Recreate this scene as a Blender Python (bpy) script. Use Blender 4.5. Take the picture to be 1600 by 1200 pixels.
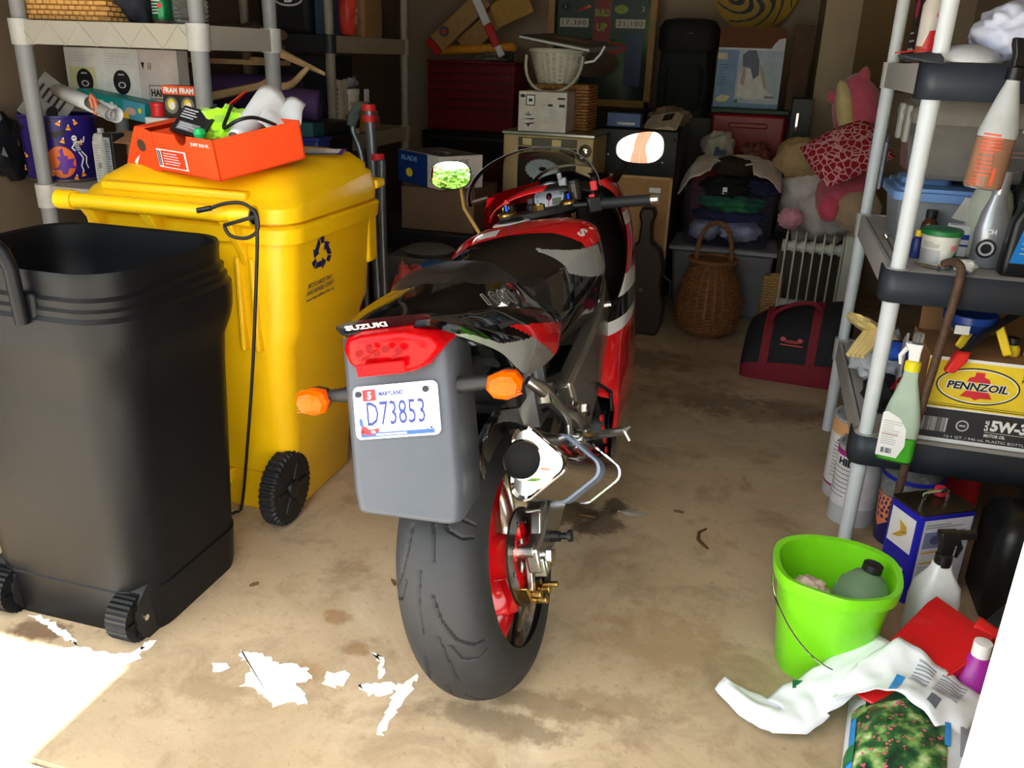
import bpy, bmesh, math, random
import numpy as np
from mathutils import Vector, Matrix, noise
for o in list(bpy.data.objects): bpy.data.objects.remove(o)
random.seed(7)
S = bpy.context.scene
COL = S.collection
R_ = math.radians
# ---------------------------------------------------------------- camera
FPX, PITCH, YAW, ROLL, CAMZ = 1340.0, R_(21), R_(15.5), R_(2), 1.39
FW = Vector((-math.sin(YAW)*math.cos(PITCH), math.cos(YAW)*math.cos(PITCH), -math.sin(PITCH)))
_r = Vector((math.cos(YAW), math.sin(YAW), 0)); _u = _r.cross(FW)
RT = math.cos(ROLL)*_r + math.sin(ROLL)*_u
UP = -math.sin(ROLL)*_r + math.cos(ROLL)*_u
CAM = Vector((0, 0, CAMZ))
cd = bpy.data.cameras.new('camera'); cam = bpy.data.objects.new('camera', cd); COL.objects.link(cam)
cd.sensor_fit = 'HORIZONTAL'; cd.sensor_width = 36; cd.lens = FPX/1600*36; cd.clip_start = .02
cam.matrix_world = Matrix(((RT.x, UP.x, -FW.x, 0), (RT.y, UP.y, -FW.y, 0), (RT.z, UP.z, -FW.z, CAMZ), (0, 0, 0, 1)))
S.camera = cam
def ray(px, py): return RT*((px-800)/FPX) - UP*((py-600)/FPX) + FW
def at(px, py, Y):           # photograph pixel -> point at garage depth Y
    d = ray(px, py); return CAM + d*(Y/d.y)
def gz(px, py, z=0):         # photograph pixel -> point at height z
    d = ray(px, py); return CAM + d*((z-CAMZ)/d.z)
# ---------------------------------------------------------------- sky, sun, exposure
w = bpy.data.worlds.new('sky'); S.world = w; w.use_nodes = True
nt = w.node_tree; nt.nodes.clear()
bg = nt.nodes.new('ShaderNodeBackground'); ow = nt.nodes.new('ShaderNodeOutputWorld')
tc = nt.nodes.new('ShaderNodeTexCoord'); nz = nt.nodes.new('ShaderNodeTexNoise'); cr = nt.nodes.new('ShaderNodeValToRGB')
nz.inputs['Scale'].default_value = 2.2; nz.inputs['Detail'].default_value = 6
cr.color_ramp.elements[0].position = .35; cr.color_ramp.elements[0].color = (.62, .76, .95, 1)
cr.color_ramp.elements[1].position = .62; cr.color_ramp.elements[1].color = (1, 1, 1, 1)
nt.links.new(tc.outputs['Generated'], nz.inputs['Vector']); nt.links.new(nz.outputs['Fac'], cr.inputs['Fac'])
nt.links.new(cr.outputs['Color'], bg.inputs['Color']); nt.links.new(bg.outputs[0], ow.inputs[0])
bg.inputs['Strength'].default_value = 2.6
sd = bpy.data.lights.new('sun', 'SUN'); sun = bpy.data.objects.new('sun', sd); COL.objects.link(sun)
sd.energy = 14; sd.angle = R_(.6); sd.color = (1, .95, .86)
SUN_DIR = Vector((-.12, .40, -.90)).normalized()      # direction the light travels
sun.rotation_euler = SUN_DIR.to_track_quat('-Z', 'Y').to_euler(); sun.location = (2, -6, 9)
S.view_settings.view_transform = 'Standard'; S.view_settings.look = 'None'
S.view_settings.gamma = 1; S.view_settings.use_curve_mapping = False
S.view_settings.exposure = 1.05
# ---------------------------------------------------------------- materials
def lin(c):
    return tuple(((x/255)/12.92 if x/255 <= .04045 else ((x/255+.055)/1.055)**2.4) for x in c)
MATS = {}
def M(key, col=(128,128,128), rough=.5, metal=0., var=.10, scale=18., bump=0., bscale=120., coat=0., trans=0., alpha=1., ior=1.45, emit=0., spec=.5, sheen=0., sub=0.):
    if key in MATS: return MATS[key]
    m = bpy.data.materials.new(key); m.use_nodes = True; MATS[key] = m
    n = m.node_tree.nodes; l = m.node_tree.links; b = n['Principled BSDF']
    c = lin(col)
    t = n.new('ShaderNodeTexCoord'); z = n.new('ShaderNodeTexNoise'); z.inputs['Scale'].default_value = scale; z.inputs['Detail'].default_value = 5
    l.new(t.outputs['Object'], z.inputs['Vector'])
    rp = n.new('ShaderNodeValToRGB'); rp.color_ramp.elements[0].position = .3; rp.color_ramp.elements[1].position = .7
    rp.color_ramp.elements[0].color = tuple(x*(1-var) for x in c)+(1,)
    rp.color_ramp.elements[1].color = tuple(min(1, x*(1+var)) for x in c)+(1,)
    l.new(z.outputs['Fac'], rp.inputs['Fac']); l.new(rp.outputs['Color'], b.inputs['Base Color'])
    b.inputs['Roughness'].default_value = rough; b.inputs['Metallic'].default_value = metal
    b.inputs['IOR'].default_value = ior; b.inputs['Alpha'].default_value = alpha
    b.inputs['Transmission Weight'].default_value = trans; b.inputs['Coat Weight'].default_value = coat
    b.inputs['Coat Roughness'].default_value = .04; b.inputs['Specular IOR Level'].default_value = spec
    b.inputs['Sheen Weight'].default_value = sheen
    if emit: b.inputs['Emission Color'].default_value = c+(1,); b.inputs['Emission Strength'].default_value = emit
    if bump:
        z2 = n.new('ShaderNodeTexNoise'); z2.inputs['Scale'].default_value = bscale; z2.inputs['Detail'].default_value = 4
        l.new(t.outputs['Object'], z2.inputs['Vector'])
        bp = n.new('ShaderNodeBump'); bp.inputs['Strength'].default_value = bump; bp.inputs['Distance'].default_value = .004
        l.new(z2.outputs['Fac'], bp.inputs['Height']); l.new(bp.outputs['Normal'], b.inputs['Normal'])
    return m
# ---------------------------------------------------------------- mesh builder
def frame_from(d):
    d = Vector(d).normalized(); a = Vector((0,0,1)) if abs(d.z) < .95 else Vector((1,0,0))
    u = a.cross(d).normalized(); return u, d.cross(u), d
class MB:
    def __init__(s): s.v=[]; s.f=[]; s.m=[]
    def add(s, vs, fs, m=0):
        k=len(s.v); s.v += [tuple(v) for v in vs]
        for i,f in enumerate(fs):
            s.f.append(tuple(k+j for j in f)); s.m.append(m[i] if isinstance(m,(list,tuple)) else m)
        return s
    def hexa(s, p, m=0):     # 8 corners: bottom 4 ccw, top 4 ccw
        return s.add(p, [(3,2,1,0),(4,5,6,7),(0,1,5,4),(1,2,6,5),(2,3,7,6),(3,0,4,7)], m)
    def box(s, c, d, m=0, rot=None):
        x,y,z=[q/2 for q in d]; p=[Vector(q) for q in((-x,-y,-z),(x,-y,-z),(x,y,-z),(-x,y,-z),(-x,-y,z),(x,-y,z),(x,y,z),(-x,y,z))]
        if rot is not None: p=[rot@q for q in p]
        return s.hexa([q+Vector(c) for q in p], m)
    def mm(s, x0,x1,y0,y1,z0,z1,m=0): return s.box(((x0+x1)/2,(y0+y1)/2,(z0+z1)/2),(x1-x0,y1-y0,z1-z0),m)
    def frus(s, c, b, t, h, m=0):   # frustum, bottom size b, top size t, base centre c
        x,y,z=c; return s.hexa([(x-b[0]/2,y-b[1]/2,z),(x+b[0]/2,y-b[1]/2,z),(x+b[0]/2,y+b[1]/2,z),(x-b[0]/2,y+b[1]/2,z),(x-t[0]/2,y-t[1]/2,z+h),(x+t[0]/2,y-t[1]/2,z+h),(x+t[0]/2,y+t[1]/2,z+h),(x-t[0]/2,y+t[1]/2,z+h)],m)
    def loft(s, rings, cap=True, closed=True, m=0, loop=False):
        k=len(s.v); n=len(rings[0])
        for r in rings: s.v += [tuple(p) for p in r]
        N=len(rings)
        for i in range(N if loop else N-1):
            a=i; b=(i+1)%N
            for j in range(n if closed else n-1):
                j2=(j+1)%n
                s.f.append((k+a*n+j,k+a*n+j2,k+b*n+j2,k+b*n+j)); s.m.append(m(i,j) if callable(m) else m)
        if cap and closed and not loop:
            mm_=m(0,0) if callable(m) else m
            s.f.append(tuple(k+j for j in range(n-1,-1,-1))); s.m.append(mm_)
            mm_=m(N-2,0) if callable(m) else m
            s.f.append(tuple(k+(N-1)*n+j for j in range(n))); s.m.append(mm_)
        return s
    def tube(s, pts, r, n=8, m=0, cap=True, closed=False):
        pts=[Vector(p) for p in pts]; N=len(pts); rs=r if isinstance(r,(list,tuple)) else [r]*N
        rings=[]; pu=None
        for i,p in enumerate(pts):
            if closed: d=pts[(i+1)%N]-pts[i-1]
            else: d=pts[min(i+1,N-1)]-pts[max(i-1,0)]
            if d.length<1e-9: d=Vector((0,0,1))
            d.normalize()
            if pu is None: u,v,_=frame_from(d)
            else:
                u=pu-d*pu.dot(d)
                if u.length<1e-6: u,_,_=frame_from(d)
                u.normalize(); v=d.cross(u)
            pu=u
            rings.append([p+(u*math.cos(t*2*math.pi/n)+v*math.sin(t*2*math.pi/n))*rs[i] for t in range(n)])
        return s.loft(rings, cap=cap and not closed, m=m, loop=closed)
    def cyl(s, a, b, r0, r1=None, n=20, m=0, cap=True):
        return s.tube([a,b],[r0,r0 if r1 is None else r1],n,m,cap)
    def lathe(s, prof, n=28, c=(0,0,0), axis=(0,0,1), m=0, cap=True, sx=1, sy=1):
        u,v,d=frame_from(axis); c=Vector(c)
        if tuple(axis)==(0,0,1): u,v,d=Vector((1,0,0)),Vector((0,1,0)),Vector((0,0,1))
        rings=[[c+d*z+(u*math.cos(t*2*math.pi/n)*sx+v*math.sin(t*2*math.pi/n)*sy)*max(r,1e-5) for t in range(n)] for r,z in prof]
        return s.loft(rings, cap=cap, m=m)
    def prism(s, poly, o, u, v, th, m=0):   # 2-D polygon in frame (u,v) at o, extruded th along u x v
        o=Vector(o);u=Vector(u);v=Vector(v);w_=u.cross(v).normalized()
        a=[o+u*p[0]+v*p[1] for p in poly]; b=[p+w_*th for p in a]
        return s.loft([a,b], m=m)
    def grid(s, nu, nv, fn, m=0, wrap=False):
        k=len(s.v)
        for i in range(nu):
            for j in range(nv): s.v.append(tuple(fn(i/(nu-(0 if wrap else 1)), j/(nv-1))))
        for i in range(nu if wrap else nu-1):
            for j in range(nv-1):
                i2=(i+1)%nu
                s.f.append((k+i*nv+j,k+i2*nv+j,k+i2*nv+j+1,k+i*nv+j+1)); s.m.append(m(i/(nu-1),j/(nv-1)) if callable(m) else m)
        return s
    def blob(s, c, r, amp=.12, fr=2.2, seed=0, sub=3, m=0, flat=None, rot=None):
        bm=bmesh.new(); bmesh.ops.create_icosphere(bm, subdivisions=sub, radius=1)
        vs=[]
        for v in bm.verts:
            p=v.co.copy(); q=p*fr+Vector((seed*7.3,seed*3.1,seed*1.7))
            k=1+amp*(noise.noise(q)*1.2+.6*noise.noise(q*2.3)+.35*noise.noise(q*5.1))
            p=Vector((p.x*r[0],p.y*r[1],p.z*r[2]))*k
            if flat is not None and p.z<-flat: p.z=-flat+(p.z+flat)*.06
            if rot is not None: p=rot@p
            vs.append(p+Vector(c))
        bm.verts.index_update(); fs=[tuple(v.index for v in f.verts) for f in bm.faces]; bm.free()
        return s.add(vs,fs,m)
    def build(s, name, mats, parent=None, loc=None, rot=None, bevel=0, seg=2, smooth=38, sub=0, solid=0, label=None):
        me=bpy.data.meshes.new(name); me.from_pydata(s.v,[],s.f)
        if not isinstance(mats,(list,tuple)): mats=[mats]
        for q in mats: me.materials.append(q)
        me.polygons.foreach_set('material_index', s.m)
        bm=bmesh.new(); bm.from_mesh(me); bmesh.ops.recalc_face_normals(bm, faces=bm.faces); bm.to_mesh(me); bm.free()
        if smooth:
            me.polygons.foreach_set('use_smooth',[True]*len(me.polygons))
            if smooth<180: me.set_sharp_from_angle(angle=R_(smooth))
        me.update()
        o=bpy.data.objects.new(name, me); COL.objects.link(o)
        if parent is not None: o.parent=parent
        if loc is not None: o.location=loc
        if rot is not None: o.rotation_euler=rot
        if solid: q=o.modifiers.new('solid','SOLIDIFY'); q.thickness=solid; q.offset=0
        if bevel: q=o.modifiers.new('bevel','BEVEL'); q.width=bevel; q.segments=seg; q.limit_method='ANGLE'; q.angle_limit=R_(40)
        if sub: q=o.modifiers.new('sub','SUBSURF'); q.levels=sub; q.render_levels=sub
        if label: o['label']=label
        return o
def rz(a): return Matrix.Rotation(a,3,'Z')
def thing(name, label, cat, loc=(0,0,0), rot=0, group=None):
    o=bpy.data.objects.new(name,None); COL.objects.link(o); o.empty_display_size=.1
    o.location=loc; o.rotation_euler=rot if isinstance(rot,(tuple,list)) else (0,0,rot)
    return tag(o,label,cat,group)
def tag(o,label,cat,group=None,kind=None):
    if label: o['label']=label
    if cat: o['category']=cat
    if group: o['group']=group
    if kind: o['kind']=kind
    return o
def struct(o, label=None):
    o['kind']='structure'
    if label: o['label']=label
    return o
def dup(root, loc=None, rot=None, label=None, parent=None):
    r=root.copy(); COL.objects.link(r)
    if parent is not None: r.parent=parent
    if loc is not None: r.location=loc
    if rot is not None: r.rotation_euler=rot if isinstance(rot,(tuple,list)) else (0,0,rot)
    if label: r['label']=label
    for ch in list(root.children): dup(ch,parent=r)
    return r
# ---------------------------------------------------------------- flat print: text and shapes on a frame
def text2d(txt, offset=0., shear=0., spacing=1.):
    cu=bpy.data.curves.new('t','FONT'); cu.body=txt; cu.offset=offset; cu.shear=shear; cu.space_character=spacing; cu.resolution_u=2
    o=bpy.data.objects.new('t',cu); COL.objects.link(o)
    dg=bpy.context.evaluated_depsgraph_get(); dg.update(); me=o.evaluated_get(dg).to_mesh()
    vs=[(v.co.x,v.co.y) for v in me.vertices]; fs=[tuple(p.vertices) for p in me.polygons]
    o.evaluated_get(dg).to_mesh_clear(); bpy.data.objects.remove(o); bpy.data.curves.remove(cu)
    return vs,fs
class Print:
    """flat print laid on a surface; fn maps (a,b,lift) to a point"""
    def __init__(s, o=None, u=None, v=None, fn=None, base=.0006):
        s.mb=MB(); s.mats=[]; s.lay=base; s.curved=fn is not None
        if fn is None:
            o=Vector(o);u=Vector(u).normalized();v=Vector(v).normalized();n=u.cross(v)
            fn=lambda a,b,h:o+u*a+v*b+n*h
        s.fn=fn
    def mi(s,mat):
        if mat not in s.mats: s.mats.append(mat)
        return s.mats.index(mat)
    def shape(s, vs, fs, mat):
        s.lay+=.00025
        s.mb.add([s.fn(a,b,s.lay) for a,b in vs], fs, s.mi(mat)); return s
    def poly(s, pts, mat):
        if not s.curved: return s.shape(pts,[tuple(range(len(pts)))],mat)
        bm=bmesh.new(); bm.faces.new([bm.verts.new((a,b,0)) for a,b in pts]); bmesh.ops.triangulate(bm,faces=bm.faces)
        lim=max(.010,max(e.calc_length() for e in bm.edges)/9)
        for _ in range(5):
            es=[e for e in bm.edges if e.calc_length()>lim]
            if not es: break
            bmesh.ops.subdivide_edges(bm,edges=es,cuts=1); bmesh.ops.triangulate(bm,faces=[f for f in bm.faces if len(f.verts)>3])
        bm.verts.index_update(); vs=[(v.co.x,v.co.y) for v in bm.verts]; fs=[tuple(v.index for v in f.verts) for f in bm.faces]; bm.free()
        return s.shape(vs,fs,mat)
    def rect(s, x0,y0,x1,y1, mat): 
        n=max(1,min(40,int(abs(x1-x0)/.007))) if s.curved else 1
        vs=[];fs=[]
        for i in range(n+1):
            x=x0+(x1-x0)*i/n; vs+=[(x,y0),(x,y1)]
        for i in range(n): fs.append((2*i,2*i+2,2*i+3,2*i+1))
        return s.shape(vs,fs,mat)
    def ell(s, cx,cy,rx,ry,mat,n=36,rot=0): 
        c,d=math.cos(rot),math.sin(rot)
        return s.poly([(cx+rx*math.cos(t)*c-ry*math.sin(t)*d, cy+rx*math.cos(t)*d+ry*math.sin(t)*c) for t in [2*math.pi*i/n for i in range(n)]],mat)
    def text(s, txt, x,y,h, mat, wid=None, offset=0., shear=0., align='L', rot=0, spacing=1.):
        vs,fs=text2d(txt,offset,shear,spacing)
        if not vs: return s
        X=[p[0] for p in vs];Y=[p[1] for p in vs]
        ky=h/max(1e-6,(max(Y)-min(Y))); kx=ky if wid is None else wid/(max(X)-min(X))
        W=(max(X)-min(X))*kx; dx={'L':0,'C':-W/2,'R':-W}[align]
        c,d=math.cos(rot),math.sin(rot); out=[]
        for a,b in vs:
            p=(a-min(X))*kx+dx; q=(b-min(Y))*ky; out.append((x+p*c-q*d, y+p*d+q*c))
        return s.shape(out,fs,mat)
    def lines(s, x0,y0,x1,y1,n,mat,seed=0,fill=.45):
        r=random.Random(seed)
        for i in range(n):
            y=y1-(y1-y0)*(i+.5)/n; h=(y1-y0)/n*fill
            s.rect(x0,y-h/2,x0+(x1-x0)*r.uniform(.55,1),y+h/2,mat); s.lay-=.00025
        s.lay+=.00025; return s
    def bars(s, x0,y0,x1,y1,n,mat,seed=0):
        r=random.Random(seed); 
        for i in range(n):
            a=x0+(x1-x0)*i/n; s.rect(a,y0,a+(x1-x0)/n*r.uniform(.25,.8),y1,mat); s.lay-=.00025
        s.lay+=.00025; return s
    def build(s, name, parent, **k): return s.mb.build(name, s.mats, parent, smooth=0, **k)
# ---------------------------------------------------------------- shared colours
WHITE=M('print white',(236,236,236),.5,var=.03); BLACK=M('print black',(18,18,20),.5,var=.05); RED=M('print red',(200,30,35),.45,var=.05)
BLUE=M('print blue',(35,75,165),.45,var=.05); YEL=M('print yellow',(240,205,35),.45,var=.05); GREY=M('print grey',(120,122,125),.5,var=.05)
GREEN=M('print green',(30,115,60),.45,var=.05); ORANGE=M('print orange',(235,120,30),.45,var=.05); PURPLE=M('print purple',(95,40,150),.45,var=.05)
LGREY=M('print light grey',(190,190,192),.5,var=.05); TEAL=M('print teal',(25,135,130),.45,var=.06)
CHROME=M('chrome',(225,225,225),.06,1,var=.02); ALU=M('brushed aluminium',(175,175,172),.28,1,var=.08,bump=.05,bscale=60); STEEL=M('dark steel',(90,88,85),.3,1,var=.15)
RUBBER=M('black rubber',(20,21,23),.55,var=.15); BPLAST=M('black plastic',(16,16,18),.4,var=.15); GLOSSBLK=M('gloss black paint',(6,6,7),.08,var=.05,coat=1)
CARD=M('brown cardboard',(150,110,72),.85,var=.12,bump=.1); KRAFT=M('light kraft card',(186,150,104),.85,var=.1)
GOLD=M('gold anodised',(178,146,84),.25,1,var=.08)
# ================================================================ the garage
XL, XR, YD, YB, ZC = -2.98, 1.06, 1.06, 7.05, 2.55
def floor_material():
    m=bpy.data.materials.new('stained concrete'); m.use_nodes=True; n=m.node_tree.nodes; l=m.node_tree.links; b=n['Principled BSDF']
    t=n.new('ShaderNodeTexCoord'); src=t.outputs['Object']
    def noi(sc,det=6,rough=.6,dist=0):
        z=n.new('ShaderNodeTexNoise'); z.inputs['Scale'].default_value=sc; z.inputs['Detail'].default_value=det; z.inputs['Roughness'].default_value=rough; z.inputs['Distortion'].default_value=dist; l.new(src,z.inputs['Vector']); return z.outputs['Fac']
    def ramp(f,a,ca,b_,cb):
        r=n.new('ShaderNodeValToRGB'); r.color_ramp.elements[0].position=a; r.color_ramp.elements[1].position=b_
        r.color_ramp.elements[0].color=ca; r.color_ramp.elements[1].color=cb; l.new(f,r.inputs['Fac']); return r.outputs['Color']
    def mix(f,a,b_,mode='MIX'):
        x=n.new('ShaderNodeMix'); x.data_type='RGBA'; x.blend_type=mode
        if isinstance(f,(int,float)): x.inputs[0].default_value=f
        else: l.new(f,x.inputs[0])
        for q,i in((a,6),(b_,7)):
            if isinstance(q,tuple): x.inputs[i].default_value=q
            else: l.new(q,x.inputs[i])
        return x.outputs[2]
    def math_(op,a,b_=None):
        x=n.new('ShaderNodeMath'); x.operation=op
        for q,i in((a,0),(b_,1)):
            if q is None: continue
            if isinstance(q,(int,float)): x.inputs[i].default_value=q
            else: l.new(q,x.inputs[i])
        return x.outputs[0]
    c4=lambda c:lin(c)+(1,)
    col=ramp(noi(1.3,8,.65,.4),.3,c4((164,142,112)),.7,c4((204,183,150)))
    col=mix(ramp(noi(4.5,8,.7,.6),.50,(0,0,0,1),.78,(.75,.75,.75,1)),col,c4((112,92,68)))
    col=mix(ramp(noi(9,6,.7),.56,(0,0,0,1),.75,(.6,.6,.6,1)),col,c4((146,114,76)))
    col=mix(ramp(noi(2.2,8,.7,1.),.55,(0,0,0,1),.75,(.55,.55,.55,1)),col,c4((214,200,172)))
    col=mix(ramp(noi(60,3,.6),.62,(0,0,0,1),.72,(.35,.35,.35,1)),col,c4((90,74,54)))
    edge=noi(14,6,.7)
    # grown-in stains with their own outlines: centre, radii, colour, strength
    st=[(gz(120,950),.12,.05,(92,62,34),.9),(gz(60,985),.10,.05,(104,78,56),.85),(gz(150,905),.10,.10,(110,80,48),.6),
        (gz(930,815),.10,.12,(70,55,40),.75),(gz(960,790),.05,.06,(60,48,36),.8),(gz(900,800),.10,.14,(78,62,44),.7),(gz(1180,640),.40,.16,(84,62,42),.4),(gz(1090,620),.30,.2,(88,68,48),.4),
        (gz(1250,640),.2,.14,(80,60,42),.35),(gz(780,1130),.22,.05,(120,102,76),.7),(gz(850,1100),.2,.05,(126,106,76),.6),(gz(530,965),.05,.04,(140,98,52),.6),
        (gz(560,1015),.04,.03,(130,92,50),.6),(gz(330,1080),.12,.05,(140,118,88),.5),(gz(480,1050),.05,.05,(150,110,60),.4),(gz(1000,560),.3,.2,(98,78,56),.6),(gz(1040,1000),.22,.16,(150,118,76),.4),(gz(960,1100),.2,.05,(136,112,80),.5)]
    for p,rx,ry,c,k in st:
        s_=n.new('ShaderNodeVectorMath'); s_.operation='SUBTRACT'; l.new(src,s_.inputs[0]); s_.inputs[1].default_value=(p.x,p.y,0)
        d=n.new('ShaderNodeVectorMath'); d.operation='MULTIPLY'; l.new(s_.outputs[0],d.inputs[0]); d.inputs[1].default_value=(1/rx,1/ry,0)
        e=n.new('ShaderNodeVectorMath'); e.operation='LENGTH'; l.new(d.outputs[0],e.inputs[0])
        f=math_('ADD',e.outputs['Value'],math_('MULTIPLY',math_('SUBTRACT',edge,.5),2.6))
        col=mix(ramp(f,.55,(k,k,k,1),1.15,(0,0,0,1)),col,c4(c))
    l.new(col,b.inputs['Base Color'])
    l.new(ramp(noi(6,6),.3,(.45,.45,.45,1),.7,(.8,.8,.8,1)),b.inputs['Roughness'])
    bp=n.new('ShaderNodeBump'); bp.inputs['Strength'].default_value=.25; bp.inputs['Distance'].default_value=.004; l.new(noi(45,8,.7),bp.inputs['Height']); l.new(bp.outputs['Normal'],b.inputs['Normal'])
    return m
fl=struct(MB().mm(XL-.1,XR+.1,YD,YB+.1,-.12,0).build('floor',floor_material()),'stained tan concrete garage floor')
def ragged(pts, step=.008, amp=.008, seed=0):
    out=[]; r=random.Random(seed); N=len(pts)
    for i in range(N):
        a=Vector(pts[i]); b=Vector(pts[(i+1)%N]); k=max(1,int((b-a).length/step))
        for j in range(k):
            p=a.lerp(b,j/k); out.append((p.x+r.uniform(-amp,amp),p.y+r.uniform(-amp,amp)))
    return out
PAINT=M('flaking white paint',(240,238,232),.7,var=.06,scale=60,bump=.3,bscale=90)
def flake(pix, seed, amp=.007):
    pts=[gz(*p) for p in pix]; out=ragged([(p.x,p.y) for p in pts],.010,amp,seed)
    MB().prism(out,(0,0,.0002),(1,0,0),(0,1,0),.0012).build('paint_flake',PAINT,fl,smooth=0)
for i,p in enumerate([[(372,1016),(410,1022),(425,1035),(478,1042),(490,1062),(462,1068),(484,1100),(450,1098),(425,1104),(400,1078),(378,1072),(392,1045)],
        [(512,1052),(530,1050),(546,1048),(542,1066),(522,1074),(508,1068)],[(557,1070),(600,1066),(622,1072),(612,1086),(575,1086),(558,1078)],
        [(652,1052),(655,1058),(612,1122),(596,1148),(588,1146),(600,1112),(622,1070)],[(582,1018),(600,1032),(602,1048),(592,1062),(588,1058),(592,1040)],
        [(0,1032),(45,1020),(110,1012),(150,1016),(180,1022),(228,1012),(215,1030),(190,1044),(150,1060),(90,1060),(40,1070),(0,1075)],[(222,1004),(244,1002),(238,1012),(220,1018)],[(48,960),(66,962),(118,996),(122,1008),(100,998),(60,972)],
        [(330,1040),(352,1034),(360,1046),(338,1052)]]): flake(p,i)
STAINC=M('dry leaf brown',(96,66,38),.8)
def litter(pix,wd,name,label,mat=STAINC):
    pts=[gz(x,y,.004) for x,y in pix]; c=pts[0].copy(); c.z=.004
    N=len(pts); o=MB().tube([p-c for p in pts],[wd*(.35+.65*math.sin(math.pi*(i+.3)/N)) for i in range(N)],6).build(name,mat,loc=c)
    return tag(o,label,'leaf')
litter([(1104,826),(1092,832),(1091,843),(1098,850),(1106,857)],.006,'curled_leaf','curled brown dry leaf on the concrete in mid aisle')
litter([(905,804),(918,806),(930,808)],.006,'dry_leaf','dark flat dry leaf on the floor beside the exhaust')
litter([(1052,798),(1060,799),(1068,801)],.005,'dry_leaf','small brown leaf lying left of the curled leaf')
litter([(390,915),(396,913),(404,911)],.005,'dry_leaf','tiny leaf stem on the floor between bins and motorcycle tyre')
litter([(612,905),(615,910),(617,914)],.005,'dry_leaf','tiny dark leaf against the left edge of the rear tyre')
CLRPLASTIC=M('torn clear film',(215,210,200),.25,trans=.5,alpha=.75)
o=MB().blob((0,0,.004),(.05,.018,.004),.5,3,4,2).build('film_scrap',CLRPLASTIC,loc=gz(988,803,.002),rot=(0,0,.1)); tag(o,'scrap of clear torn film lying on the floor','plastic scrap')
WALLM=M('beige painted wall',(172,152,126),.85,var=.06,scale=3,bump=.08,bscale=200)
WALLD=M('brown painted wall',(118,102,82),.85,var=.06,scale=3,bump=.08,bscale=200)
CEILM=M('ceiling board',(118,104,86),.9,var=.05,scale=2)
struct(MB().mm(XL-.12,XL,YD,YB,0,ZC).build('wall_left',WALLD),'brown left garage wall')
struct(MB().mm(XR,XR+.12,YD,YB,0,ZC).build('wall_right',WALLM),'beige right garage wall')
struct(MB().mm(XL-.12,XR+.12,YB,YB+.12,0,ZC).build('wall_back',WALLM),'beige back garage wall')
struct(MB().mm(.235,XR,5.95,YB,0,ZC).build('wall_closet',WALLM),'beige projecting wall in the back right corner')
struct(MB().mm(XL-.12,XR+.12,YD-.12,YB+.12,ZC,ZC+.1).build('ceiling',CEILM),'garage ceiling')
JAMB=M('white painted jamb',(238,238,234),.55,var=.05,scale=8,bump=.1,bscale=60)
# door opening: right jamb in view at the lower right, header and left return outside the frame
DOORX0, DOORX1, HEAD = -2.35, .365, 2.08
BRICK=M('red brick',(168,92,66),.85,var=.2,scale=30,bump=.3,bscale=70); MORT=M('mortar',(200,190,175),.9)
struct(MB().mm(DOORX1+.05,XR+.9,YD-.13,YD-.02,-.1,ZC+.3).build('wall_front_right',WALLM),'front wall beside the door opening')
struct(MB().mm(DOORX1,DOORX1+.16,YD-.17,YD+.0,-.02,HEAD+.12).build('trim_1',JAMB,bevel=.004),'white painted wooden door jamb')
struct(MB().mm(XL-.9,DOORX0,YD-.12,YD,-.1,ZC+.3).build('wall_front_left',WALLM))
struct(MB().mm(DOORX0,DOORX1,YD-.12,YD,HEAD,ZC+.3).build('wall_header',JAMB))
CONC=M('driveway concrete',(196,188,172),.85,var=.1,scale=6,bump=.2,bscale=60)
struct(MB().mm(-9,9,-14,YD-.005,-.16,-.012).build('driveway',CONC),'sunlit concrete driveway')
ROOFM=M('added roof slab',(228,226,220),.7)
struct(MB().mm(XL-.9,-.94,YD-.86,YD-.1,ZC+.05,ZC+.2).build('added_eave',ROOFM))  # unseen eave, added so its shadow ends the sun patch indoors
struct(MB().mm(-.94,XR+1.6,YD-1.40,YD-.1,ZC+.05,ZC+.2).build('added_shade_roof',ROOFM))  # unseen roof, added to keep sun off the floor further right
# panel on the projecting wall
PLY=M('brown hardboard',(118,92,58),.8,var=.08,scale=5)
o=MB().mm(0,.42,0,.02,0,.9).build('hardboard_panel',PLY,loc=(.44,5.925,1.25)); tag(o,'brown hardboard panel on the back right wall above plush','panel')
# brick pier and white siding of the house wing behind the camera (seen in the right mirror)
pier=struct(MB().mm(-.20,.20,-.1,.1,0,2.6).build('brick_pier',MORT,loc=(.62,-4.5,0)),'red brick pier of the house wing outside')
bk=None
for k in range(34):
    for sx in range(2):
        for fy in (1,):
            off=.0 if k%2 else .1
            x0=-.2+sx*.2+ (0 if k%2==0 else -.0)
            if bk is None:
                bk=MB().box((0,0,0),(.19,.02,.065)).build('brick',BRICK,pier,loc=(x0+.1,.1,.04+k*.076))
            else:
                c=bk.copy(); COL.objects.link(c); c.location=(x0+.1,.1,.04+k*.076)
struct(MB().mm(.82,1.9,-4.6,-4.5,0,2.6).build('siding_wall',JAMB),'white siding wall outside')
struct(MB().mm(-.65,.42,-4.6,-4.5,0,2.6).build('siding_wall',JAMB),'white siding wall outside')
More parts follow.
